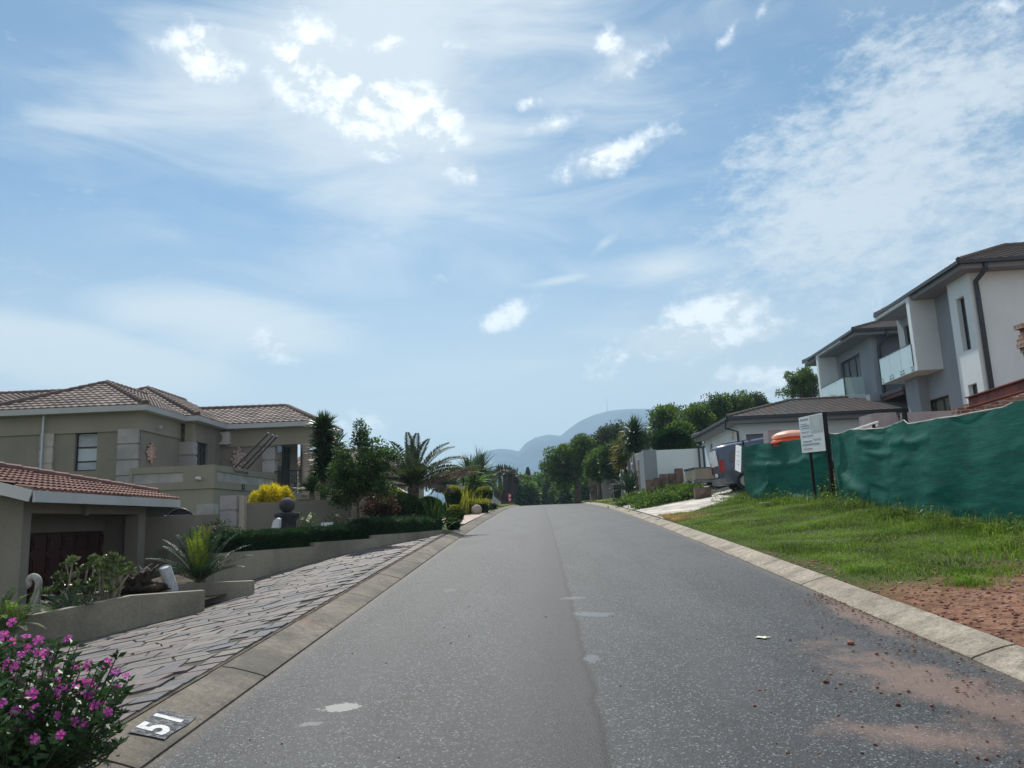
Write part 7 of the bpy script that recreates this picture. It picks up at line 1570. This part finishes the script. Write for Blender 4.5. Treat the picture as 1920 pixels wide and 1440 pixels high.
for k in range(120):
    px_ = 1195 + 105 * r.random(); Y = 31.8 + 2.4 * r.random(); q = at(px_, 925, Y); z = GZ(q[0], Y) + .02; h = .15 + .35 * r.random(); n = 60; C = np.array([q[0], Y, z]) + r.normal(size=(n, 3)) * np.array([.2, .2, .05]) + np.array([0, 0, 1.]) * r.random((n, 1)) * h; leafquads(b_ if k % 3 else b2, C, r.normal(size=(n, 3)) + np.array([0, 0, .6]), .13, .5, r)
b_.build('leaves', LG, PL); b2.build('bright_leaves', LB, PL); PL['kind'] = 'stuff'
q = at(1182, 905, 40.5); cycad('dark cycad against the street wall beside the bin', (q[0], 40.5, GZ(q[0], 40.5) + .45), GZ(q[0], 40.5), [(k * 37 % 360, 15 + (k * 29) % 60, 1.0) for k in range(26)], LC, 181, 1.25, .26, .05, 24, .6)
q = at(1135, 905, 66); bw = thing('boundary_wall', 'brown facebrick boundary wall behind the far right verge', 'wall', (q[0], 66, 2.4)); a_ = at(1116, 893, 66); b0 = at(1165, 890, 60); m = MB(); m.prism([(a_[0], 66), (b0[0], 60), (b0[0], 60.3), (a_[0], 66.3)], 1.8, [a_[2], b0[2], b0[2], a_[2]]); m.build('panel', mat('far_wall', (.24, .20, .175), .9, .1), bw); m = MB(); m.box(a_[0] - .5, 65.8, 1.8, a_[0] - .01, 66.3, a_[2] + .1); m.build('pier', BLK, bw)
sp = at(1108, 948, 58); m = MB(); m.tube([(sp[0], 58, GZ(sp[0], 58) - .1), (sp[0], 58, ZA(1108, 925, 58))], .05, 6); top('marker_post', m, mat('pale_post', (.30, .29, .27), .8), 'short pale marker post under the large street tree', 'post')
# ------------------------------------------------------------------ grass, weeds, soil clods
def grass(name, n, region, Lr, m, seed, wid=.006, lean=.5, tilt=0, label=None, clump=0):
    r = np.random.default_rng(seed); X, Y = region(r, n); z = zground(X, Y) - .01; n = len(X); a = r.random(n) * 2 * math.pi; h = Lr(X, Y, r); d = np.stack([np.cos(a), np.sin(a)], -1) * (lean * (.3 + r.random(n)))[:, None]
    p0 = np.stack([X, Y, z], -1); p1 = p0 + np.concatenate([d * h[:, None] * .35, h[:, None] * .6], 1); p2 = p0 + np.concatenate([d * h[:, None] * 1.05, h[:, None] * (1 - .25 * lean)], 1); s = np.stack([-np.sin(a), np.cos(a), 0 * a], -1) * wid * (.6 + .8 * r.random(n))[:, None]
    V = np.stack([p0 + s, p0 - s, p1 - s * .8, p1 + s * .8, p2], 1).reshape(-1, 3); i = np.arange(n)[:, None] * 5
    m_ = MB(); m_.add(V, i + np.array([[0, 1, 2, 3]])); m_.f.append((i + np.array([[3, 2, 4]]))); o = m_.build(name, m); return tag(o, label, None, None, 'stuff')
def vnoise(X, Y, s, k=0): return (np.sin(X * s + k + 1.7 * np.sin(Y * s * .7 + k)) + np.sin(Y * s * 1.3 + 2.1 * k + 1.3 * np.sin(X * s * .9))) / 2
def dirt(X, Y):          # 1 where the red soil lies bare
    e = 10.4 + .9 * vnoise(X, Y, 1.3, 1) + .35 * vnoise(X, Y, 4.1, 2) - .35 * (X - 4.2); d0 = X - (xc(Y) + HW + KW); return np.clip((e - Y) / .9, 0, 1) + np.clip((.32 + .2 * vnoise(X, Y, 2.2, 3) - d0) / .2, 0, 1) * (Y < 15)
def verge(r, n):
    Y = 5.5 + 25.5 * r.random(n) ** 1.25; X = xc(Y) + HW + KW + .02 + r.random(n) * (8.6 - xc(Y) - HW - KW); q = dirt(X, Y); lim = np.interp(Y, [24.5, 27, 29.5, 31], [0, 1.7, 4.0, 6]); k = (r.random(n) > q) & ((X - xc(Y) - HW - KW) > lim * (Y > 24.5)) & (r.random(n) < .60 + .55 * vnoise(X, Y, 1.9, 5)); return X[k], Y[k]
GM = mat('grass_blade', (.055, .12, .012), .55, .3, .9, (.13, .235, .024), transl=.45, rand=.4, spec=.35)
GM2 = mat('grass_blade_pale', (.12, .18, .025), .55, .3, .7, (.21, .26, .05), transl=.45, rand=.35, spec=.35)
GM3 = mat('grass_straw', (.30, .20, .07), .7, .3, 2, (.40, .29, .12), transl=.35, rand=.3)
hgt_ = lambda X, Y, r: (.04 + .05 * r.random(len(X)) + .10 * np.clip(vnoise(X, Y, 1.6, 2), 0, 1) ** 1.5) * (1 + .5 * np.clip((X - 6.9) / 1.4, 0, 1)) * np.clip((X - xc(Y) - HW - KW) / .5, .45, 1)
grass('grass', 210000, verge, hgt_, GM, 201, .0045, .8); grass('grass', 70000, verge, lambda X, Y, r: hgt_(X, Y, r) * 1.1, GM2, 202, .004, .9)
def bytheFence(r, n): Y = 11 + 17 * r.random(n); X = np.interp(Y, [11.6, 21.35, 27], [8.05, 8.65, 7.95]) - .05 - np.abs(r.normal(size=n)) * .35; return X, Y
grass('tall_grass', 16000, bytheFence, lambda X, Y, r: .06 + .20 * r.random(len(X)) ** 2.2 * (1 + .5 * vnoise(X, Y, 2.3, 1)), GM, 203, .005, .45); grass('seeding_grass', 1100, lambda r, n: (lambda a: (a[0] - .25 * r.random(n), a[1]))(bytheFence(r, n)), lambda X, Y, r: .22 + .3 * r.random(len(X)), GM2, 204, .0028, .35)
grass('dry_grass', 5000, lambda r, n: (lambda Y: (xc(Y) + HW + KW + .05 + np.abs(r.normal(size=n)) * .5, Y))(22.5 + 3.5 * r.random(n)), lambda X, Y, r: .05 + .09 * r.random(len(X)), GM3, 205, .005, .9)
def tufts(r, n): k = r.integers(0, 9, n); c = np.array([(5.0, 8.9), (6.4, 8.3), (4.55, 10.4), (7.6, 9.0), (6.9, 7.6), (6.15, 6.2), (5.4, 9.6), (5.75, 6.0), (7.2, 6.6)])[k]; q = c + r.normal(size=(n, 2)) * .14; return q[:, 0], q[:, 1]
grass('grass_tufts', 3800, tufts, lambda X, Y, r: .05 + .09 * r.random(len(X)), GM, 206, .004, 1.0)
WDS = MB(); r = np.random.default_rng(207); X, Y = bytheFence(r, 60); X = np.concatenate([X, 8.75 + .35 * r.random(26)]); Y = np.concatenate([Y, 21.35 + .75 * r.random(26)])
for x, y in zip(X, Y):
    n = 45; h = .12 + .16 * r.random() + .12 * (y > 19) + .7 * (x > 8.7) * r.random(); C = np.array([x - .1, y, GZ(x, y)]) + r.normal(size=(n, 3)) * .09 + np.array([0, 0, 1.]) * r.random((n, 1)) * h; leafquads(WDS, C, r.normal(size=(n, 3)) + np.array([0, 0, .4]), .07, .5, r)
tag(WDS.build('weeds', LG), kind='stuff')
def leftv(r, n): Y = 38 + 60 * r.random(n); X = xc(Y) - HW - KW - .1 - r.random(n) ** 1.3 * 5; k = Y > 52; return X[k], Y[k]
grass('grass', 30000, leftv, lambda X, Y, r: .10 + .08 * r.random(len(X)), GM2, 208, .02, .8)
def rightv(r, n): Y = 42 + 50 * r.random(n); X = xc(Y) + HW + KW + .1 + r.random(n) * 5; k = X - xc(Y) - HW - KW > np.interp(Y, [42, 48], [3, 0]); return X[k], Y[k]
grass('grass', 36000, rightv, lambda X, Y, r: .10 + .08 * r.random(len(X)), GM2, 209, .02, .8)
def clods(n, region, smin, smax, m, seed, name):
    r = np.random.default_rng(seed); X, Y, Z = region(r, n); mm = MB(); ico = np.array([(0, 0, 1), (.9, 0, .3), (.28, .85, .35), (-.72, .53, .3), (-.72, -.53, .35), (.28, -.85, .3), (.6, .5, -.5), (-.3, .8, -.5), (-.9, 0, -.5), (-.3, -.8, -.5), (.6, -.5, -.5)]); F = [(0, 1, 2), (0, 2, 3), (0, 3, 4), (0, 4, 5), (0, 5, 1), (1, 6, 2), (2, 6, 7), (2, 7, 3), (3, 7, 8), (3, 8, 4), (4, 8, 9), (4, 9, 5), (5, 9, 10), (5, 10, 1), (1, 10, 6)]; F = np.array(F)
    n = len(X); s = smin + (smax - smin) * r.random(n) ** 3; V = ico[None] * (1 + .35 * (r.random((n, 11, 1)) - .5)) * s[:, None, None] * np.array([1.2, 1, .7]); V[..., :2] = V[..., :2] @ np.eye(2); V += np.stack([X, Y, Z + s * .25], -1)[:, None]; mm.add(V.reshape(-1, 3), (F[None] + np.arange(n)[:, None, None] * 11).reshape(-1, 3)); return tag(mm.build(name, m), kind='stuff')
CLO = mat('soil_clod', (.13, .055, .035), .95, .3, 20, (.25, .13, .09), rand=.3); CL2 = mat('soil_clod_pale', (.22, .13, .095), .95, .3, 20, (.31, .215, .165), rand=.3)
def onsoil(r, n): Y = 5 + 9 * r.random(n); X = xc(Y) + HW + KW + r.random(n) * 4.5; k = (dirt(X, Y) > r.random(n) * .9); return X[k], Y[k], zground(X[k], Y[k])
clods(6500, onsoil, .004, .026, CLO, 210, 'soil_clods'); clods(3500, onsoil, .004, .022, CL2, 211, 'soil_clods')
def onroad(r, n):
    Y = 4.0 + 5.6 * r.random(n); k = np.interp(Y, [4, 5.5, 7, 9.6], [.9, .8, .45, .2]); u = 2.85 - np.abs(r.normal(size=n)) * k; ok = (u > .3) & (r.random(n) < .35 + .5 * (vnoise(u, Y, 4.2, 1) > 0)); Y, u = Y[ok], u[ok]; return xc(Y) + u, Y, zr(Y) + .012
clods(1800, onroad, .003, .013, CLO, 212, 'soil_clods'); clods(16, onroad, .014, .034, CLO, 215, 'soil_clods')
def onkerb(r, n): Y = 5 + 6.5 * r.random(n); f = r.random(n); return xc(Y) + HW + .03 + f * (KW - .03), Y, zr(Y) + .028 + .075 * f
clods(160, onkerb, .003, .012, CLO, 213, 'soil_clods')
def grit(r, n): Y = 3.5 + 14 * r.random(n) ** 1.4; u = (r.random(n) - .5) * 5.4; return xc(Y) + u, Y, zr(Y) + .013 * (1 - (u / HW) ** 2)
clods(260, grit, .003, .009, mat('dark_grit', (.03, .028, .027), .9), 214, 'grit')
# leaf and litter
lx, ly, _ = at(1430, 1199, 7.31); z = float(zr(ly)) + .014; m = MB(); pts = [(-.075, -.005), (-.04, .012), (-.02, .035), (.005, .012), (.045, .02), (.03, .0), (.08, -.015), (.03, -.016), (.0, -.035), (-.03, -.014)]; m.add([(lx + a * 1.0, ly + b * 2.2, z + .004 + .012 * abs(a) * 4) for a, b in pts], [tuple(range(10))]); top('fallen_leaf', m, mat('pale_leaf', (.62, .62, .48), .6), 'pale dry leaf lying alone on the asphalt right of centre', 'leaf')
for k, (px_, py_, Y) in enumerate(((1358, 915, 27.8), (1438, 935, 23.5))):
    q = at(px_, py_, Y); z = GZ(q[0], Y) + .12; m = MB(); m.box(q[0] - .2, Y, z, q[0] + .2, Y + .12, z + .03); top('board_scrap', m, mat('white_scrap', (.62, .63, .60), .7), ['white board scrap in the grass by the van', 'white board scrap in the grass before the green cloth'][k], 'debris')
for k, (px_, py_) in enumerate(((1265, 972), (1228, 961))):
    q = None
    for Y in np.arange(20, 34, .05):
        p = at(px_, py_, Y)
        if p[2] < float(zr(Y)) + .1: q = p; break
    m = MB(); x = float(xc(q[1])) + HW + KW - .02; m.box(x - .18, q[1] - .12, float(zr(q[1])) + .07, x + .12, q[1] + .12, float(zr(q[1])) + .118); top('kerb_marker', m, MATS['white_paint'], ['white painted marker block on the right kerb, the nearer one', 'white painted marker block on the right kerb, the farther one'][k], 'marker')
hb = MB(); hb.box(-3600, -310, -9, 3600, 4300, 420)
hm = D.materials.new('haze'); hm.use_nodes = True; hn = hm.node_tree; hn.nodes.clear()
ho = hn.nodes.new('ShaderNodeOutputMaterial'); hv = hn.nodes.new('ShaderNodeVolumePrincipled')
hv.inputs['Color'].default_value = (.52, .78, 1.0, 1); hv.inputs['Density'].default_value = .00038; hv.inputs['Anisotropy'].default_value = .25
hn.links.new(hv.outputs[0], ho.inputs['Volume'])
h_ = hb.build('haze', hm); tag(h_, kind='stuff')
